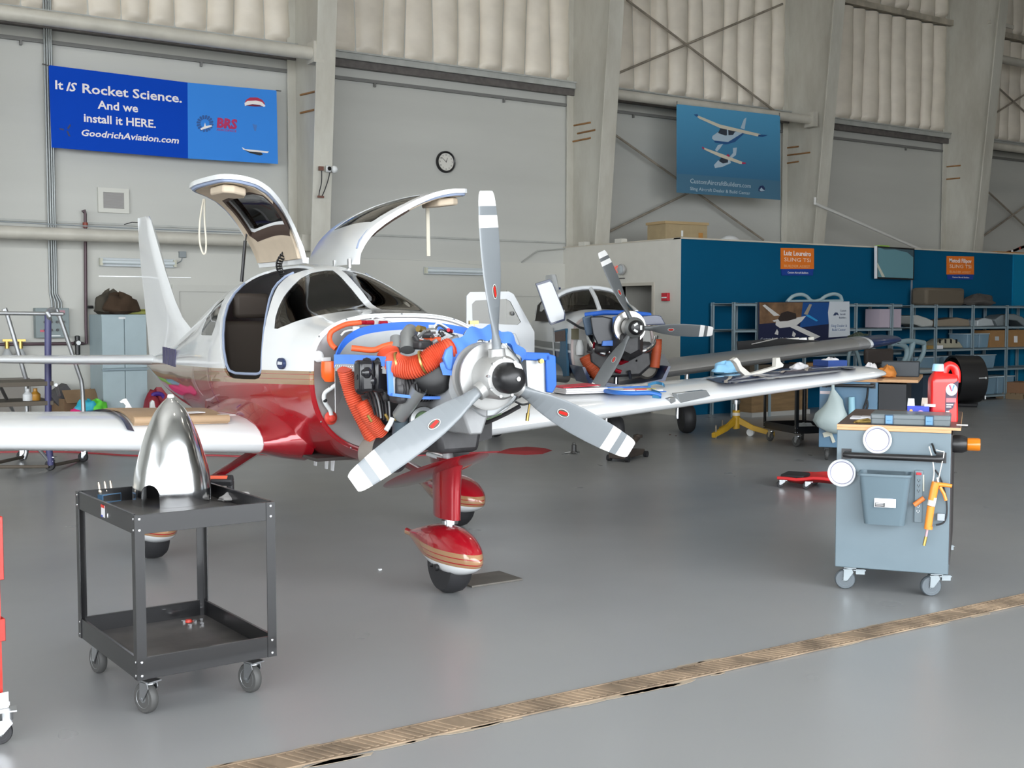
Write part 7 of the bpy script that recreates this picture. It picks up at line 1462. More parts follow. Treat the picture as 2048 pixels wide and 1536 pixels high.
q = G(1556, 822); r = empty('mop_head', (q.x, q.y, 0), label='small black tool with a white card on the floor before the crate', cat='tool'); MB().box((0, 0, .04), (.16, .12, .08)).build('tool_body', M_black, r, bevel=.02); MB().box((-.06, -.02, .13), (.10, .01, .10), Matrix.Rotation(R(25), 4, 'Y')).build('white_card', M_wht, r, smooth=0)
for i, (x0, y0, x1, y1, m, lab) in enumerate(((1500, 702, 1545, 745, M_kd, 'dark brown carton on the left rack under the silver wing'), (1560, 700, 1600, 742, mat('dark_crate', (.03, .03, .035), .6), 'black crate on the left rack beside the brown carton'), (1615, 700, 1660, 742, M_kr, 'kraft carton on the left rack behind the white bracket'))):
    onz(wbox('carton', (x0, y0), (x1, y1), RY + .04, .4, m, label=lab, cat='carton'), ZA[3] if False else ZA[2] if y1 < 720 else ZA[3])
# partition wall fittings
def px_(px, py, d=.0): return X(px, py, PX - d)
r = empty('exit_sign', (PX - .03, px_(1235, 540).y, px_(1235, 548).z), label='red lettered exit sign above the doorway in the grey partition', cat='exit sign')
a, b = px_(1222, 531), px_(1244, 549); h = a.z - b.z; w = abs(a.y - b.y)
MB().bb((0, -w / 2, 0), (.03, w / 2, h)).build('sign_body', mat('exit_white', (.62, .60, .56), .5), r, bevel=.004)
text('exit_lettering', 'EXIT', h * 1.0, mat('exit_red', (.85, .10, .06), .4, emit=.5), r, frame((-.004, w * .46, h * .14), (0, -1, 0), (-1, 0, 0)), width=w * .92, ext=.001, bold=.03)
q = px_(1250, 539); lm = empty('emergency_lamp', (PX - .06, q.y, q.z), label='round grey emergency lamp beside the exit sign', cat='lamp'); MB().lathe([(.001, 0), (.04, 0), (.09, .07), (.095, .09), (.08, .10), (.001, .09)], 24, Matrix.Translation((.06, 0, 0)) @ Matrix.Rotation(-PI / 2, 4, 'Y')).build('lamp_bowl', mat('lamp_grey', (.42, .42, .42), .35, metal=.3), lm); MB().lathe([(.001, 0), (.07, 0), (.001, .02)], 20, Matrix.Translation((-.04, 0, 0)) @ Matrix.Rotation(-PI / 2, 4, 'Y')).build('lamp_lens', MATS['clear_wrap'], lm)
MB().bb((PX - .02, px_(1250, 557).y, px_(1240, 558).z), (PX, px_(1236, 557).y, px_(1240, 556).z)).build('wall_hook_rail', M_dark, label='short dark rail on the partition under the exit sign', cat='rail')
a, b = px_(1327, 586), px_(1340, 602); r = empty('fire_alarm', (PX - .05, (a.y + b.y) / 2, b.z), label='red fire alarm box with white lever on the grey partition', cat='fire alarm'); w = abs(a.y - b.y); h = a.z - b.z
MB().bb((0, -w / 2, 0), (.05, w / 2, h)).build('alarm_body', mat('alarm_red', (.50, .015, .03), .4), r, bevel=.008); MB().bb((-.012, -w * .35, h * .35), (.0, w * .35, h * .5)).build('alarm_lever', M_wht, r, bevel=.003)
# boxes on the office roof
o = X(1365, 477, PX + .25); zt_ = 2.70
a, b = W(1331, 478, BY + 1.0), W(1414, 446, BY + 1.0)
r = empty('carton', ((a.x + b.x) / 2, BY + 1.0, zt_), R(-4), label='open brown carton on the office roof at the corner', cat='carton'); w = (b.x - a.x) / 2; h = b.z - zt_
MB().bb((-w * .95, 0, 0), (w * .95, .5, h * .92)).build('carton_body', mat('pale_kraft', (.36, .28, .16), .75, var=.08), r); MB().bb((-w, -.02, h * .9), (w, .52, h)).build('carton_lid', mat('pale_kraft_edge', (.40, .29, .15), .75), r); MB().prism([(-.02, -.05), (.02, -.05), (.02, .05), (-.02, .05)], .002, frame((-w * .2, -.0005, h * .55), (1, 0, 0), (0, -1, 0))).build('carton_tag', M_wht, r, smooth=0); MB().bb((w * .55, -.004, .02), (w * .75, 0, h * .6)).build('carton_stain', mat('rust_tape', (.42, .20, .05), .7), r, smooth=0)
a, b = W(1434, 482, BY + 1.2), W(1484, 472, BY + 1.2); MB().lathe([((b.x - a.x) / 2 * math.cos(R(t)), (b.z - zt_) * math.sin(R(t))) for t in range(0, 91, 15)], 32, Matrix.Scale(.7, 4, (0, 1, 0))).build('white_dome', M_wht, loc=((a.x + b.x) / 2, BY + 1.2, zt_), label='shallow white dome on the office roof beside the carton', cat='dome')
a, b = W(1995, 508, BY + .5), W(2075, 490, BY + .5); r = empty('carton', ((a.x + b.x) / 2, BY + .5, zt_), label='low carton of red and white parts on the office roof at right', cat='carton'); w = (b.x - a.x) / 2; MB().bb((-w, 0, 0), (w, .4, .16)).build('carton_body', MATS['rust_tape'], r)
for i in range(4): MB().box((-w * .4 + i * w * .4, .12, .19), (w * .7, .05, .05), Matrix.Rotation(R(-14), 4, 'Y')).build('red_part', mat('dull_red', (.34, .06, .04), .6) if i % 2 == 0 else M_wht, r)
a, b = W(1733, 497, BY + .3), W(1752, 490, BY + .3); MB().bb((a.x, BY + .0, PH + .03), (b.x, BY + .12, PH + .055)).build('green_level', mat('lime', (.30, .48, .10), .5), label='lime green strip on the wall top left of the screen', cat='level')
# ================================================================== THE BACK WALL'S FITTINGS
def wmid(px, py, y=17.0): return W(px, py, y)
def grid_sheet(c4, y, m, nu=14, nv=8, sag=0.0, ripple=0.0):      # cloth sheet through four pixel corners (tl, tr, br, bl)
    tl, tr, br, bl = [W(px, py, y) for px, py in c4]; o = (tl + tr + br + bl) / 4; rings = []
    for j in range(nv + 1):
        v = j / nv; row = []
        for i in range(nu + 1):
            u = i / nu; p = tl.lerp(tr, u).lerp(bl.lerp(br, u), v) - o
            p.z -= sag * math.sin(PI * u) * (1 - v); p.y -= ripple * (math.sin(u * 9 + v * 2) * .5 + math.sin(u * 4 - v * 5) * .5) * math.sin(PI * u) + ripple * .4 * v; row.append(tuple(p))
        rings.append(row)
    return MB().loft(rings, closed=False), o
# rocket science banner
r = empty('hanging_banner', W(325, 330, 16.75), label='wide blue banner reading It IS Rocket Science high on the back wall', cat='banner'); y = 16.72
M_b1 = mat('banner_royal_blue', (.001, .055, .46), .7, spec=.12); M_b2 = mat('banner_sky_blue', (.045, .24, .72), .7, spec=.12)
mb, o = grid_sheet([(97, 130), (375, 165), (376, 317), (103, 295)], y + .004, M_b1, ripple=.0); mb.build('banner_dark_half', M_b1, r, loc=o - r.location)
mb, o = grid_sheet([(375, 165), (553, 181), (556, 328), (376, 317)], y + .004, M_b2, ripple=.0); mb.build('banner_light_half', M_b2, r, loc=o - r.location)
Mw = M_lt
wtext(r, 'It', (109, 177.5), (125, 180), y, 17, Mw, 'banner_lettering', bold=.02); wtext(r, 'IS', (131, 181), (153, 183.5), y, 17, Mw, 'banner_lettering', bold=.02, shear=.3); wtext(r, 'Rocket Science.', (163, 185), (362, 205), y, 18, Mw, 'banner_lettering', bold=.02)
wtext(r, 'And we', (196, 217), (277, 223), y, 16, Mw, 'banner_lettering', bold=.02); wtext(r, 'install it HERE.', (167, 243), (311, 255), y, 16, Mw, 'banner_lettering', bold=.02); wtext(r, 'GoodrichAviation.com', (161, 271), (356, 286), y, 12.5, Mw, 'banner_lettering', bold=.02, shear=.2)
Mbr = mat('banner_crimson', (.42, .012, .10), .5); wtext(r, 'BRS', (433, 254), (474, 256), y, 18, Mbr, 'banner_lettering', bold=.05, shear=.1); wtext(r, 'AEROSPACE', (433, 261), (473, 264), y, 4, Mbr, 'banner_lettering')
Mdb = mat('banner_logo_blue', (.012, .085, .30), .5)
for i in range(16):
    a = 2 * PI * i / 16; a1 = a + .30
    pic(r, [(410 + 9 * math.cos(a), 247 + 9 * math.sin(a)), (410 + 16 * math.cos(a), 247 + 16 * math.sin(a)), (410 + 17.5 * math.cos((a + a1) / 2), 247 + 17.5 * math.sin((a + a1) / 2)), (410 + 16 * math.cos(a1), 247 + 16 * math.sin(a1)), (410 + 9 * math.cos(a1), 247 + 9 * math.sin(a1))], y, Mdb, 'logo_petal', .001)
pic(r, [(401, 257), (408, 253), (410, 245), (412, 252), (423, 250), (424, 253), (412, 257), (402, 260)], y - .003, Mw, 'logo_airplane', .001)
pic(r, [(490, 204), (493, 199), (500, 195), (515, 195), (525, 200), (530, 208), (528, 209), (510, 205), (492, 207)], y, mat('canopy_red', (.42, .015, .06), .5), 'pictured_parachute', .001); pic(r, [(489, 206), (495, 202), (512, 201), (524, 204), (531, 212), (528, 214), (520, 210), (505, 208), (490, 212)], y - .002, Mw, 'pictured_parachute_band', .001); pic(r, [(491, 211), (505, 208.5), (520, 210.5), (527, 213), (510, 213)], y - .003, mat('canopy_dark', (.16, .004, .03), .5), 'pictured_parachute_inside', .001)
pic(r, [(505, 248), (514, 250), (512, 262), (509, 262)], y, mat('harness_blue', (.05, .17, .50), .5), 'pictured_harness', .001)
pic(r, [(484, 294), (490, 298), (538, 303), (535, 306), (500, 303), (486, 299)], y - .002, Mw, 'pictured_wing', .001); pic(r, [(487, 299), (500, 302), (520, 302), (526, 309), (520, 311), (500, 306)], y - .001, mat('picture_black', (.01, .015, .025), .5), 'pictured_fuselage', .001)
pic(r, [(119, 256), (128, 258), (128, 261), (119, 259)], y, mat('prop_ink', (.004, .014, .09), .5), 'prop_blade_print', .001); pic(r, [(134, 256), (140, 248), (142, 251), (137, 259)], y, MATS['prop_ink'], 'prop_blade_print', .001); pic(r, [(133, 262), (136, 262), (141, 273), (137, 272)], y, MATS['prop_ink'], 'prop_blade_print', .001)
for p, q in (((85, 128), (98, 131)), ((552, 181), (562, 182))): MB().tube([W(*p, 16.96) - r.location, W(*q, y) - r.location], .008, 6).build('banner_cord', M_dark, r)
# seaplane banner in the third bay
r = empty('hanging_banner', W(1455, 390, 15.98), label='square blue banner picturing two high-wing airplanes in the braced bay', cat='banner'); y = 15.95
def skyband(name, a, b):
    m = bpy.data.materials.new(name); m.use_nodes = True; t = m.node_tree; p = t.nodes['Principled BSDF']; p.inputs['Roughness'].default_value = .5
    tc = t.nodes.new('ShaderNodeTexCoord'); sp = t.nodes.new('ShaderNodeSeparateXYZ'); t.links.new(tc.outputs['Object'], sp.inputs[0]); f = nd(t, 'ShaderNodeMapRange'); t.links.new(sp.outputs['Z'], f.inputs[0]); f.inputs[1].default_value = -.9; f.inputs[2].default_value = .9
    rr_ = ramp(t, f.outputs[0], [(0, a), (1, b)]); t.links.new(rr_.outputs[0], p.inputs['Base Color']); return m
mb, o = grid_sheet([(1353, 208), (1560, 231), (1561, 400), (1353, 385)], y + .006, None, ripple=.0); mb.build('banner_sheet', skyband('printed_sky', (.022, .085, .17), (.08, .33, .56)), r, loc=o - r.location)
pic(r, [(1353, 347), (1561, 362), (1561, 400), (1353, 385)], y + .003, mat('banner_slate', (.06, .16, .25), .5), 'banner_footer', .002)
wtext(r, 'CustomAircraftBuilders.com', (1380, 366), (1501, 374), y - .001, 9, mat('banner_pale', (.45, .55, .62), .5), 'banner_lettering'); wtext(r, 'Sling Aircraft Dealer & Build Center', (1380, 380), (1500, 388), y - .001, 6.5, MATS['banner_pale'], 'banner_lettering')
Mpc = mat('print_cream', (.60, .56, .46), .5); Mpl = mat('print_pale_blue', (.40, .52, .62), .5); Mpk = mat('print_dark', (.03, .04, .06), .5); Mpr = mat('print_crimson', (.42, .03, .10), .5); Mpi = mat('print_deep_blue', (.02, .09, .25), .5)
for P, m, n, d in (([(1425, 272), (1436, 264), (1455, 266), (1490, 262), (1470, 280), (1455, 286), (1432, 284), (1424, 277)], Mpl, 'pictured_body', .000), ([(1428, 281), (1456, 284), (1485, 266), (1492, 264), (1470, 284), (1452, 289), (1430, 285)], Mpi, 'pictured_belly', .0012), ([(1436, 266), (1443, 253), (1456, 255), (1471, 262), (1466, 270), (1450, 271)], Mpk, 'pictured_glass', .002), ([(1454, 255), (1456, 255), (1457, 271), (1454, 271)], Mpl, 'pictured_post', .003), ([(1391, 230), (1396, 231), (1440, 249), (1520, 268), (1524, 271), (1516, 273), (1440, 256), (1398, 237)], Mpc, 'pictured_wing', .004), ([(1481, 256), (1488, 238), (1493, 235), (1489, 259)], Mpl, 'pictured_fin', .0), ([(1517, 269), (1536, 270), (1526, 274), (1516, 273)], Mpi, 'pictured_tip', .005), ([(1388, 229), (1395, 228), (1397, 233), (1392, 233)], Mpi, 'pictured_tip', .005),
                   ([(1430, 300), (1436, 290), (1446, 288), (1440, 297), (1434, 303)], Mpl, 'pictured_float', .0), ([(1466, 296), (1474, 295), (1472, 310), (1464, 316), (1460, 313), (1466, 306)], Mpl, 'pictured_float', .0),
                   ([(1428, 330), (1436, 321), (1460, 320), (1462, 326), (1444, 334), (1430, 336)], Mpl, 'pictured_body', .0), ([(1438, 322), (1443, 314), (1456, 316), (1456, 325), (1446, 327)], Mpk, 'pictured_glass', .002), ([(1404, 294), (1410, 296), (1450, 310), (1488, 325), (1491, 328), (1480, 328), (1440, 314), (1408, 299)], Mpc, 'pictured_wing', .004), ([(1404, 293), (1408, 295), (1409, 299), (1405, 297)], Mpr, 'pictured_tip', .005), ([(1484, 324), (1492, 325), (1491, 328), (1484, 328)], Mpr, 'pictured_tip', .005), ([(1452, 311), (1456, 308), (1460, 311), (1458, 314)], Mpr, 'pictured_beacon', .005),
                   ([(1517, 377), (1520, 372), (1526, 371), (1530, 376), (1529, 382), (1522, 384), (1517, 382)], mat('emblem_navy', (.015, .03, .10), .5), 'emblem_disc', .001), ([(1519, 380), (1523, 375), (1526, 379), (1530, 381), (1522, 383)], Mpl, 'emblem_airplane', .002)):
    pic(r, P, y - d, m, n, .001)
for px, py in ((1354, 209), (1559, 232)): MB().tube([W(px, py, y) - r.location, W(px, py - 6, 16.12) - r.location], .008, 6).build('banner_cord', M_dark, r)
# clock
c = W(896, 323, 16.9); r = empty('wall_clock', (c.x, 16.99, c.z), label='round white wall clock with black rim on the back wall', cat='clock'); Mck = frame((0, 0, 0), (1, 0, 0), (0, -1, 0)); RC = abs(W(896, 301, 16.9).z - c.z)
MB().lathe([(RC * .80, 0), (RC, 0), (RC, .035), (RC * .93, .05), (RC * .84, .045), (RC * .80, .03)], 48, Mck, caps=False).build('clock_rim', M_blk, r, smooth=60); MB().lathe([(.001, .02), (RC * .84, .02), (RC * .84, .028), (.001, .028)], 48, Mck).build('clock_face', mat('clock_white', (.66, .65, .60), .4), r)
for h in range(12):
    a = R(90 - 30 * (h + 1)); t = str(h + 1); text('clock_numeral', t, RC * .22, M_blk, r, Mck @ Matrix.Translation((RC * .64 * math.cos(a), RC * .64 * math.sin(a) - RC * .075, .029)), align='CENTER', ext=.0005)
for nm, ang, L_, w_ in (('hour_hand', 68, .40, .03), ('minute_hand', 140, .62, .02)):
    a = R(ang); MB().prism([(-.05 * RC, -w_ * RC), (L_ * RC, -w_ * .5 * RC), (L_ * RC, w_ * .5 * RC), (-.05 * RC, w_ * RC)], .002, Mck @ Matrix.Translation((0, 0, .031)) @ Matrix.Rotation(a, 4, 'Z')).build(nm, M_blk, r, smooth=0)
# vent grille
c = W(228, 401, 16.95); a, b = W(197, 424, 16.95), W(258, 378, 16.95); r = empty('vent_grille', (c.x, 16.99, a.z), label='off-white framed vent grille on the back wall below the blue banner', cat='vent'); w = (b.x - a.x) / 2; h = b.z - a.z
MB().bb((-w, -.03, 0), (w, 0, .06)).bb((-w, -.03, h - .06), (w, 0, h)).bb((-w, -.03, .06), (-w + .07, 0, h - .06)).bb((w - .07, -.03, .06), (w, 0, h - .06)).build('vent_frame', mat('vent_cream', (.60, .60, .55), .5), r)
vg = MB(); 
for i in range(14): vg.box((0, -.012, .07 + (h - .14) * i / 13), (2 * w - .14, .022, .012), None)
vg.bb((-w + .06, -.004, .05), (w - .06, -.001, h - .05)).build('vent_slats', mat('vent_grey', (.36, .35, .34), .6), r)
# conduits and switch panel
MB_ = None
for i, px in enumerate((97, 102, 106.5, 110.5)):
    x = W(px - 4 + 0, 100, 16.93).x; 
    P = [(W(px - 4, 60, 16.93).x, 16.93, 11), (W(px - 2 + 0, 300, 16.93).x, 16.93, 3.2), (W(px - 2, 580, 16.93).x, 16.93, W(100, 590, 16.93).z), (W(px + i * 1.2, 615, 16.93).x, 16.93, W(100, 616, 16.93).z)]
    x0 = W(px - 1, 400, 16.93).x; P = [(x0, 16.93, 11), (x0, 16.93, W(100, 588, 16.93).z), (x0 + .02 + .012 * i, 16.93, W(100, 604, 16.93).z), (x0 + .02 + .012 * i, 16.93, W(100, 616, 16.93).z)]
    MB().tube(P, .014, 8).build('conduit', mat('conduit_grey', (.30, .32, .32), .4, metal=.4), label=('leftmost', 'second from the left', 'third from the left', 'rightmost')[i] + ' of the four grey conduits running up the back wall', cat='conduit', group='conduits above the switch panel')
c = W(106, 678, 16.8); a, b = W(72, 676, 16.82), W(138, 616, 16.82); r = empty('switch_panel', ((a.x + b.x) / 2, 16.98, a.z), label='grey electrical switch panel with rows of knobs below the conduits', cat='electrical panel'); w = (b.x - a.x) / 2; h = b.z - a.z
MB().bb((-w, -.16, 0), (w, 0, h)).build('panel_box', mat('panel_grey', (.20, .245, .25), .45), r, bevel=.006)
for j in range(3):
    for i in range(4): MB().cyl((-w * .45 + i * w * .36, -.16, h * (.80 - .27 * j)), (-w * .45 + i * w * .36, -.185, h * (.80 - .27 * j)), .018, n=12).build('switch_knob', M_blk, r)
MB().bb((-w * .75, -.165, h * .2), (-w * .45, -.16, h * .27)).build('red_tag', mat('tag_pink', (.6, .12, .16), .5), r, smooth=0); MB().bb((-w * .2, -.165, h * .05), (w * .45, -.16, h * .09)).build('white_label', M_wht, r, smooth=0); MB().bb((w * .3, -.165, h * .82), (w * .75, -.16, h * .92)).build('pink_label', mat('tag_rose', (.40, .2, .24), .5), r, smooth=0)
# air pipe with drop, regulator and couplings
M_pp = mat('purple_brown_pipe', (.10, .065, .075), .45, metal=.3); Yp = 16.9
MB().tube([W(165, 424, Yp), W(169, 421, Yp), W(170.5, 428, Yp), W(172, 650, Yp), W(173, 687, Yp), W(165, 687, Yp), W(60, 688, Yp), W(-12, 689, Yp)], .022, 10).build('air_pipe', M_pp, label='thin purple-brown air pipe dropping down the back wall and turning left', cat='pipe')
MB().cyl(W(170.5, 445, Yp), W(170.7, 455, Yp), .035).build('pipe_coupling', mat('coupling_red', (.25, .05, .03), .5), label='red-brown coupling near the top of the thin air pipe', cat='coupling')
q = W(155, 687, Yp - .05); r = empty('air_regulator', (q.x, q.y, q.z), label='black air regulator with a small dial on the air pipe', cat='regulator'); MB().lathe([(.02, -.16), (.035, -.15), (.035, -.02), (.05, -.01), (.05, .03), (.035, .04), (.035, .10), (.02, .11)], 16).build('regulator_body', M_blk, r); MB().cyl((.0, -.05, .01), (.0, -.07, .01), .03, n=16).build('dial', M_wht, r)
for i, px in enumerate((14, 41)):
    q = W(px, 688, Yp - .03); r = empty('air_outlet', (q.x, q.y, q.z), label=('brass air outlet with pale cup nearest the left border', 'second brass air outlet from the left border')[i], cat='air outlet'); MB().cyl((0, 0, -.06), (0, 0, .06), .03).box((0, -.02, .05), (.12, .03, .03)).build('brass_valve', M_brass, r); MB().lathe([(.001, -.07), (.03, -.07), (.08, -.17), (.075, -.17), (.025, -.08)], 16).build('pale_cup', mat('cup_grey', (.45, .47, .48), .4), r)
q = W(176, 614, Yp); MB().cyl(q, W(186, 614, Yp), .02).build('bib_tap', M_blk, label='small dark tap on the air pipe beside the brown bag', cat='tap')
# strip lights
def tube_light(p0, p1, y, lab, open_end):
    a, b = W(*p0, y), W(*p1, y); r = empty('strip_light', ((a.x + b.x) / 2, 16.95, (a.z + b.z) / 2), label=lab, cat='light fixture'); w = (b.x - a.x) / 2
    MB().bb((-w, -.06, -.06), (w, 0, .06)).build('housing', mat('fixture_white', (.50, .54, .56), .4), r, bevel=.004); MB().cyl((-w + .02, -.08, .0), (w - .02, -.08, .0), .028, n=14).build('lamp_tube', mat('unlit_tube', (.62, .68, .70), .3), r)
    MB().bb((-w - .01, -.10, -.05), (-w + .03, -.04, .05)).bb((w - .03, -.10, -.05), (w + .01, -.04, .05)).build('end_cap', mat('cap_cream', (.55, .55, .45), .5), r)
tube_light((200, 524), (350, 527), 16.9, 'unlit strip light on the back wall behind the white fin', 0); tube_light((850, 540), (985, 545), 16.9, 'unlit strip light on the back wall behind the upright propeller blade', 0)
q = W(365, 509, 16.93); r = empty('junction_box', (q.x, 16.97, q.z), label='small grey junction box right of the white fin', cat='junction box'); MB().box((0, -.03, 0), (.10, .06, .09)).build('box_body', mat('box_grey', (.24, .27, .28), .5), r, bevel=.004); MB().tube([(.0, -.02, -.05), (-.02, -.02, -.10), (-.10, -.02, -.14)], .008, 6, smooth=4).build('box_cable', MATS['box_grey'], r)
MB().tube([W(1350 - 350, 534, 16.96), W(870, 522, 16.96), W(692, 515, 16.96)], .006, 5).build('wall_cable', MATS['box_grey'], label='thin cable running along the ledge behind the raised right door', cat='cable')
MB().tube([W(1043, 525, 16.95), W(1075, 502, 16.95), W(1130, 497, 16.95)], .012, 6).build('surface_conduit', mat('conduit_pale', (.36, .37, .35), .5), label='thin conduit bending up to the grey partition top', cat='conduit')
MB().tube([W(0, 443, 16.3), W(110, 449, 16.3), W(250, 456, 16.3), W(420, 463, 16.3), W(560, 468, 16.3)], .009, 6).build('sagging_cable', MATS['box_grey'], label='thin cable stretched along above the lower wall tube', cat='cable')
# camera on the first column, junction box on the third, camera at right
c = X(656, 338, 7.24); cy = 17 - depth(c.z) - .03
r = empty('security_camera', W(656, 338, cy - .06), label='white security camera clamped on the column beside the raised left door', cat='camera')
MB().cyl((-.035, 0, 0), (.03, -.02, 0), .05, n=18).build('camera_body', M_wht, r); MB().ball((.10, 0, .0), .055, 14).build('camera_dome', M_wht, r); MB().cyl((-.01, -.06, 0), (-.005, -.075, 0), .03, n=16).build('camera_lens', M_blk, r); MB().box((-.11, 0, .0), (.07, .04, .06)).build('camera_clamp', mat('clamp_brown', (.16, .07, .05), .6), r)
MB().tube([(-.10, 0, -.03), (-.105, 0, -.20), (-.14, 0, -.34), (-.15, 0, -.42)], .008, 6, smooth=4).tube([(.03, 0, -.04), (-.0, 0, -.16), (-.06, 0, -.32), (-.10, 0, -.40)], .008, 6, smooth=4).build('camera_cable', M_black, r); MB().box((-.12, 0, -.41), (.10, .02, .03)).build('cable_plug', MATS['clamp_brown'], r)
q = W(2001, 48, 15.9); r = empty('loudspeaker', (q.x, q.y, q.z), label='white speaker box on a tube at the top right corner', cat='speaker'); MB().box((0, 0, 0), (.17, .15, .24)).build('speaker_box', mat('speaker_white', (.42, .43, .42), .5), r, bevel=.015); MB().cyl((0, -.075, .04), (0, -.085, .04), .055, n=20).build('speaker_cone', M_dark, r); MB().bb((-.4, .0, -.04), (.5, .05, .04)).build('speaker_arm', M_tube, r)
q = X(1547, 457, 18.0); r = empty('junction_box', (18.0, q.y, q.z), label='dark junction box with green tape low on the third column', cat='junction box'); MB().box((0, 0, 0), (.06, .12, .14)).build('box_body', M_dark, r); MB().box((-.01, -.01, -.09), (.05, .10, .04)).build('green_tape', mat('tape_green', (.12, .25, .06), .6), r); MB().cyl((0, .02, .06), (0, .02, .9), .012, n=8).build('box_conduit', MATS['box_grey'], r)
# steel cabinet and what is on it
Yc = 16.25
a, b = W(203, 629, Yc), W(292, 629, Yc); r = empty('steel_cabinet', ((a.x + b.x) / 2, Yc, 0), label='tall pale blue-grey steel cabinet behind the tailplane', cat='cabinet'); w = (b.x - a.x) / 2; h = a.z
M_cab = mat('cabinet_pale_blue', (.34, .43, .46), .45, var=.03); MB().bb((-w, .02, 0), (w, .65, h)).build('cabinet_body', M_cab, r, bevel=.004)
for s, nm in ((-1, 'door'), (1, 'door')):
    d = MB().bb((0.004 if s > 0 else -w, -.005, .05), (w if s > 0 else -.004, .02, h * .52)).build('door', M_cab, r, bevel=.003); d = MB().bb((0.004 if s > 0 else -w, -.005, h * .545), (w if s > 0 else -.004, .02, h - .03)).build('door', M_cab, r, bevel=.003)
MB().bb((-w - .01, -.03, h * .525), (w + .01, .02, h * .54)).build('middle_strip', mat('cabinet_darker_blue', (.24, .31, .35), .5), r); MB().bb((-w * .25, -.01, h - .06), (w * .05, -.004, h - .035)).build('cabinet_label', M_wht, r, smooth=0)  # darker strip across the cabinet between upper and lower doors
blob('duffel_bag', W(205, 628, Yc + .3) + Vector((0.1, 0, 0)), .22, .20, .24, mat('dark_olive_bag', (.055, .048, .035), .9), 71, label='dark olive bag on the left of the pale cabinet', cat='bag'); blob('duffel_bag', W(224, 629, Yc + .15) + Vector((.1, 0, 0)), .24, .20, .22, mat('dark_brown_bag', (.045, .025, .012), .9), 73, label='dark brown bag in front of the olive bag on the cabinet', cat='bag')
for o in COL.objects:
    if o.name.startswith('duffel_bag'): o.location.z = h
a, b = W(249, 628, Yc + .2), W(288, 617, Yc + .2); MB().bb((a.x, Yc + .1, h + .001), (b.x + .05, Yc + .55, h + .05)).bb((a.x, Yc + .1, h + .05), (b.x + .05, Yc + .55, h + .075)).build('folded_cloth', mat('moss_green', (.26, .27, .07), .8), bevel=.015, label='folded moss green cloth on the right of the pale cabinet', cat='cloth')
# coloured things heaped on the floor by the wall
M_pk = mat('neon_pink', (.75, .03, .20), .5)
q = G(150, 862); r = empty('cardboard_box', (q.x, q.y, 0), R(12), label='open brown cardboard box on the floor by the back wall', cat='box'); k = (q - CAM).dot(FW) / FPX
w = 34 * k; h = W(150, 795, q.y).z
bx_ = MB()
for c_, d_ in (((-w, 0, h / 2), (.01, w * 1.6, h)), ((w, 0, h / 2), (.01, w * 1.6, h)), ((0, -w * .8, h / 2), (2 * w, .01, h)), ((0, w * .8, h / 2), (2 * w, .01, h)), ((0, 0, .005), (2 * w, w * 1.6, .01))): bx_.box(c_, d_)
bx_.build('box_walls', mat('old_kraft', (.21, .135, .075), .8, var=.1), r); MB().box((0, 0, 0), (2 * w, .006, .22), Matrix.Translation((0, -w * .85, h + .03)) @ Matrix.Rotation(R(-40), 4, 'X')).box((0, 0, 0), (.006, w * 1.5, .22), Matrix.Translation((w * 1.1, 0, h + .05)) @ Matrix.Rotation(R(50), 4, 'Y')).build('box_flap', MATS['old_kraft'], r)
q2 = W(122, 790, q.y + .1); MB().box((0, 0, 0), (.26, .28, .26), Matrix.Rotation(R(-35), 4, 'Y')).build('dark_panel_box', mat('slate_box', (.055, .052, .055), .6), loc=(q2.x, q.y + .05, q2.z - .02), label='dark grey box tilted into the top of the cardboard box', cat='box', bevel=.006)
for i, (px, py, sx, sy, sz, m, nm, lab) in enumerate(((180, 868, .36, .16, .30, M_pk, 'beanbag', 'neon pink soft bag on the floor before the pale cabinet'), (174, 812, .16, .10, .12, mat('toy_cyan', (.03, .40, .55), .5), 'plush_toy', 'cyan soft toy lying on the neon pink bag'), (193, 808, .13, .10, .12, mat('toy_green', (.12, .62, .05), .5), 'plush_toy', 'neon green soft toy lying on the neon pink bag'))):
    y = G(180, 868).y; p = W(px, py, y + (.0 if i == 0 else -.02)); p.z = 0 if i == 0 else .30; o = blob(nm, p, sx, sy, sz, m, 80 + i, label=lab, cat='bag' if i == 0 else 'soft toy')
q = G(314, 862); o = blob('gym_bag', q, .24, .22, .42, mat('crimson_bag', (.25, .015, .03), .5), 91, label='crimson and violet round bag on the floor under the tail', cat='bag'); MB().tube([(-.10, -.05, .38), (-.06, -.05, .50), (.06, -.05, .50), (.10, -.05, .38)], .03, 8, smooth=5).build('bag_handle', mat('violet_handle', (.06, .02, .22), .5), o)
for i, (px, m, lab) in enumerate(((57, M_wht, 'small white bottle on the shelf of the metal stand'), (72, mat('amber_bottle', (.45, .22, .03), .35), 'small amber bottle on the shelf of the metal stand'))): pass
# rolling maintenance stand at the left border
f1, f2_, f3 = G(105, 941), G(171, 924), G(48, 921); Md = mat('stand_aluminium', (.42, .43, .44), .35, metal=.8); Mdb_ = mat('stand_blue_tube', (.06, .06, .16), .4); Mbr_ = mat('stand_brown_board', (.13, .11, .085), .7)
r = empty('maintenance_stand', (f1.x, f1.y, 0), label='rolling metal maintenance stand with tube rails behind the near wing', cat='maintenance stand'); L0 = Vector(r.location); yA = f1.y; yB = (f2_.y + f3.y) / 2
def sw(px, py, y): return W(px, py, y) - L0
for P, rad_, m, n in (([(8, 622), (14, 628), (50, 752), (53, 765), (54, 890), (48, 918)], .024, Md, 'rail_post'), ([(110, 620), (118, 630), (157, 745), (163, 765), (166, 800), (171, 915)], .024, Md, 'rail_post')):
    MB().tube([sw(px, py, yB) for px, py in P], rad_, 10, smooth=3).build(n, m, r)
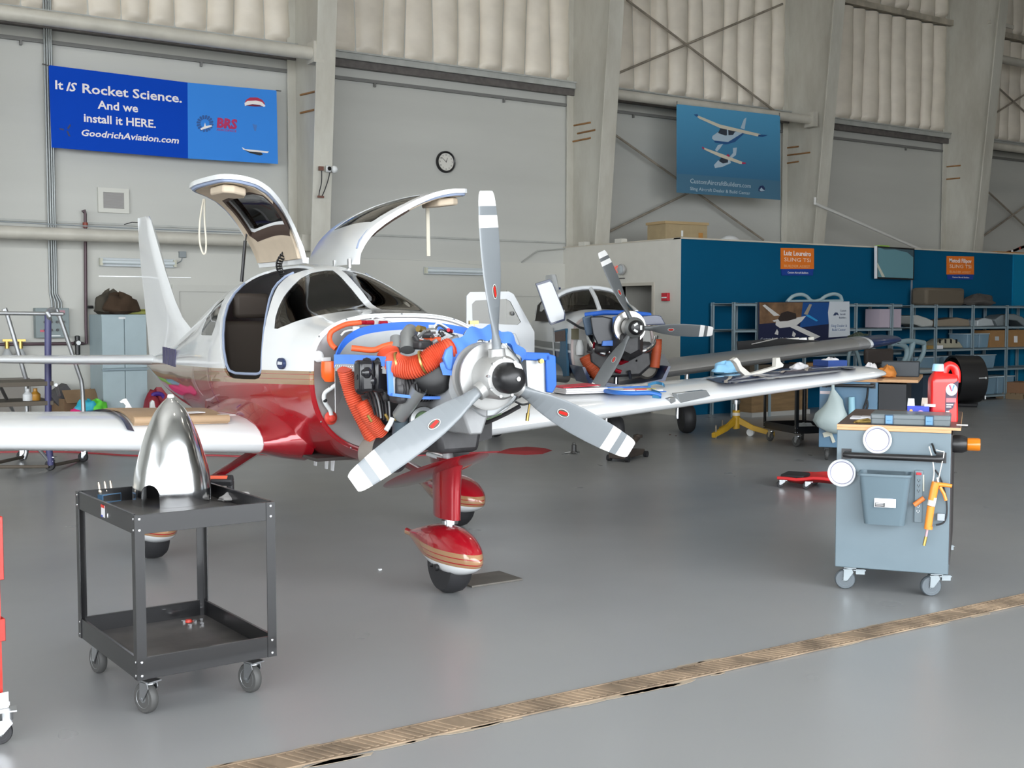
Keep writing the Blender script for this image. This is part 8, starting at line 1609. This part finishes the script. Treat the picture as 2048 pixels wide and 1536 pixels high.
MB().tube([sw(96, 630, yA), sw(96, 720, yA), sw(97, 890, yA), sw(102, 930, yA)], .034, 10).build('front_post', Mdb_, r); MB().tube([sw(-20, 626, yA), sw(60, 627, yA), sw(126, 628, yA)], .02, 10).build('top_rail', Md, r); MB().tube([sw(100, 640, yA), sw(96, 623, yA), sw(108, 619, yB), sw(118, 632, yB)], .024, 10, smooth=4).build('corner_rail', Md, r)
for y0 in (766, 806):
    a, b = sw(-25, y0, yA), sw(106, y0, yA); MB().bb((a.x, a.y - .03, a.z - .045), (b.x, a.y + .55, a.z)).build('platform_board', Mbr_, r, bevel=.004)
a, b = sw(40, 890, yA), sw(172, 890, yB); MB().bb((a.x, a.y, a.z - .05), (b.x, b.y, a.z)).build('lower_deck', Md, r, bevel=.004)
for P in ([(66, 884), (101, 926)], [(104, 931), (172, 917)], [(-12, 927), (46, 914)], [(-12, 934), (96, 933)], [(0, 772), (30, 830)], [(112, 770), (118, 790)]): MB().tube([sw(P[0][0], P[0][1], yA), sw(P[1][0], P[1][1], yB if P[1][0] > 110 or P[1][0] < 50 else yA)], .018, 8).build('brace', Mbr_ if P[0][0] in (104, -12) else Md, r)
for f in (f1, f2_, f3): caster(r, tuple(f - L0 + Vector((0, 0, 0))), .055, R(140), M_black, M_zinc, top=.05)
zt_ = sw(60, 806, yA).z
for px, m, lab in ((57, M_wht, 'small white bottle on the lower board of the metal stand'), (72, MATS['amber_bottle'], 'small amber bottle with red cap on the metal stand')):
    q = W(px, 806, yA + .1); o = MB().lathe([(.001, 0), (.045, 0), (.05, .01), (.05, .08), (.02, .11), (.02, .14), (.001, .14)], 18).build('bottle', m, loc=(q.x, yA + .12, L0.z + zt_ - .045 - .155 if False else L0.z + zt_), label=lab, cat='bottle')
# grey bins beyond the stand
q = G(10, 868); r = empty('storage_crate', (q.x, q.y, 0), label='grey crate by the back wall behind the metal stand', cat='crate'); MB().bb((-.3, -.2, 0), (.3, -.02, .75)).build('crate_body', mat('dull_grey_crate', (.22, .205, .185), .7), r, bevel=.02)
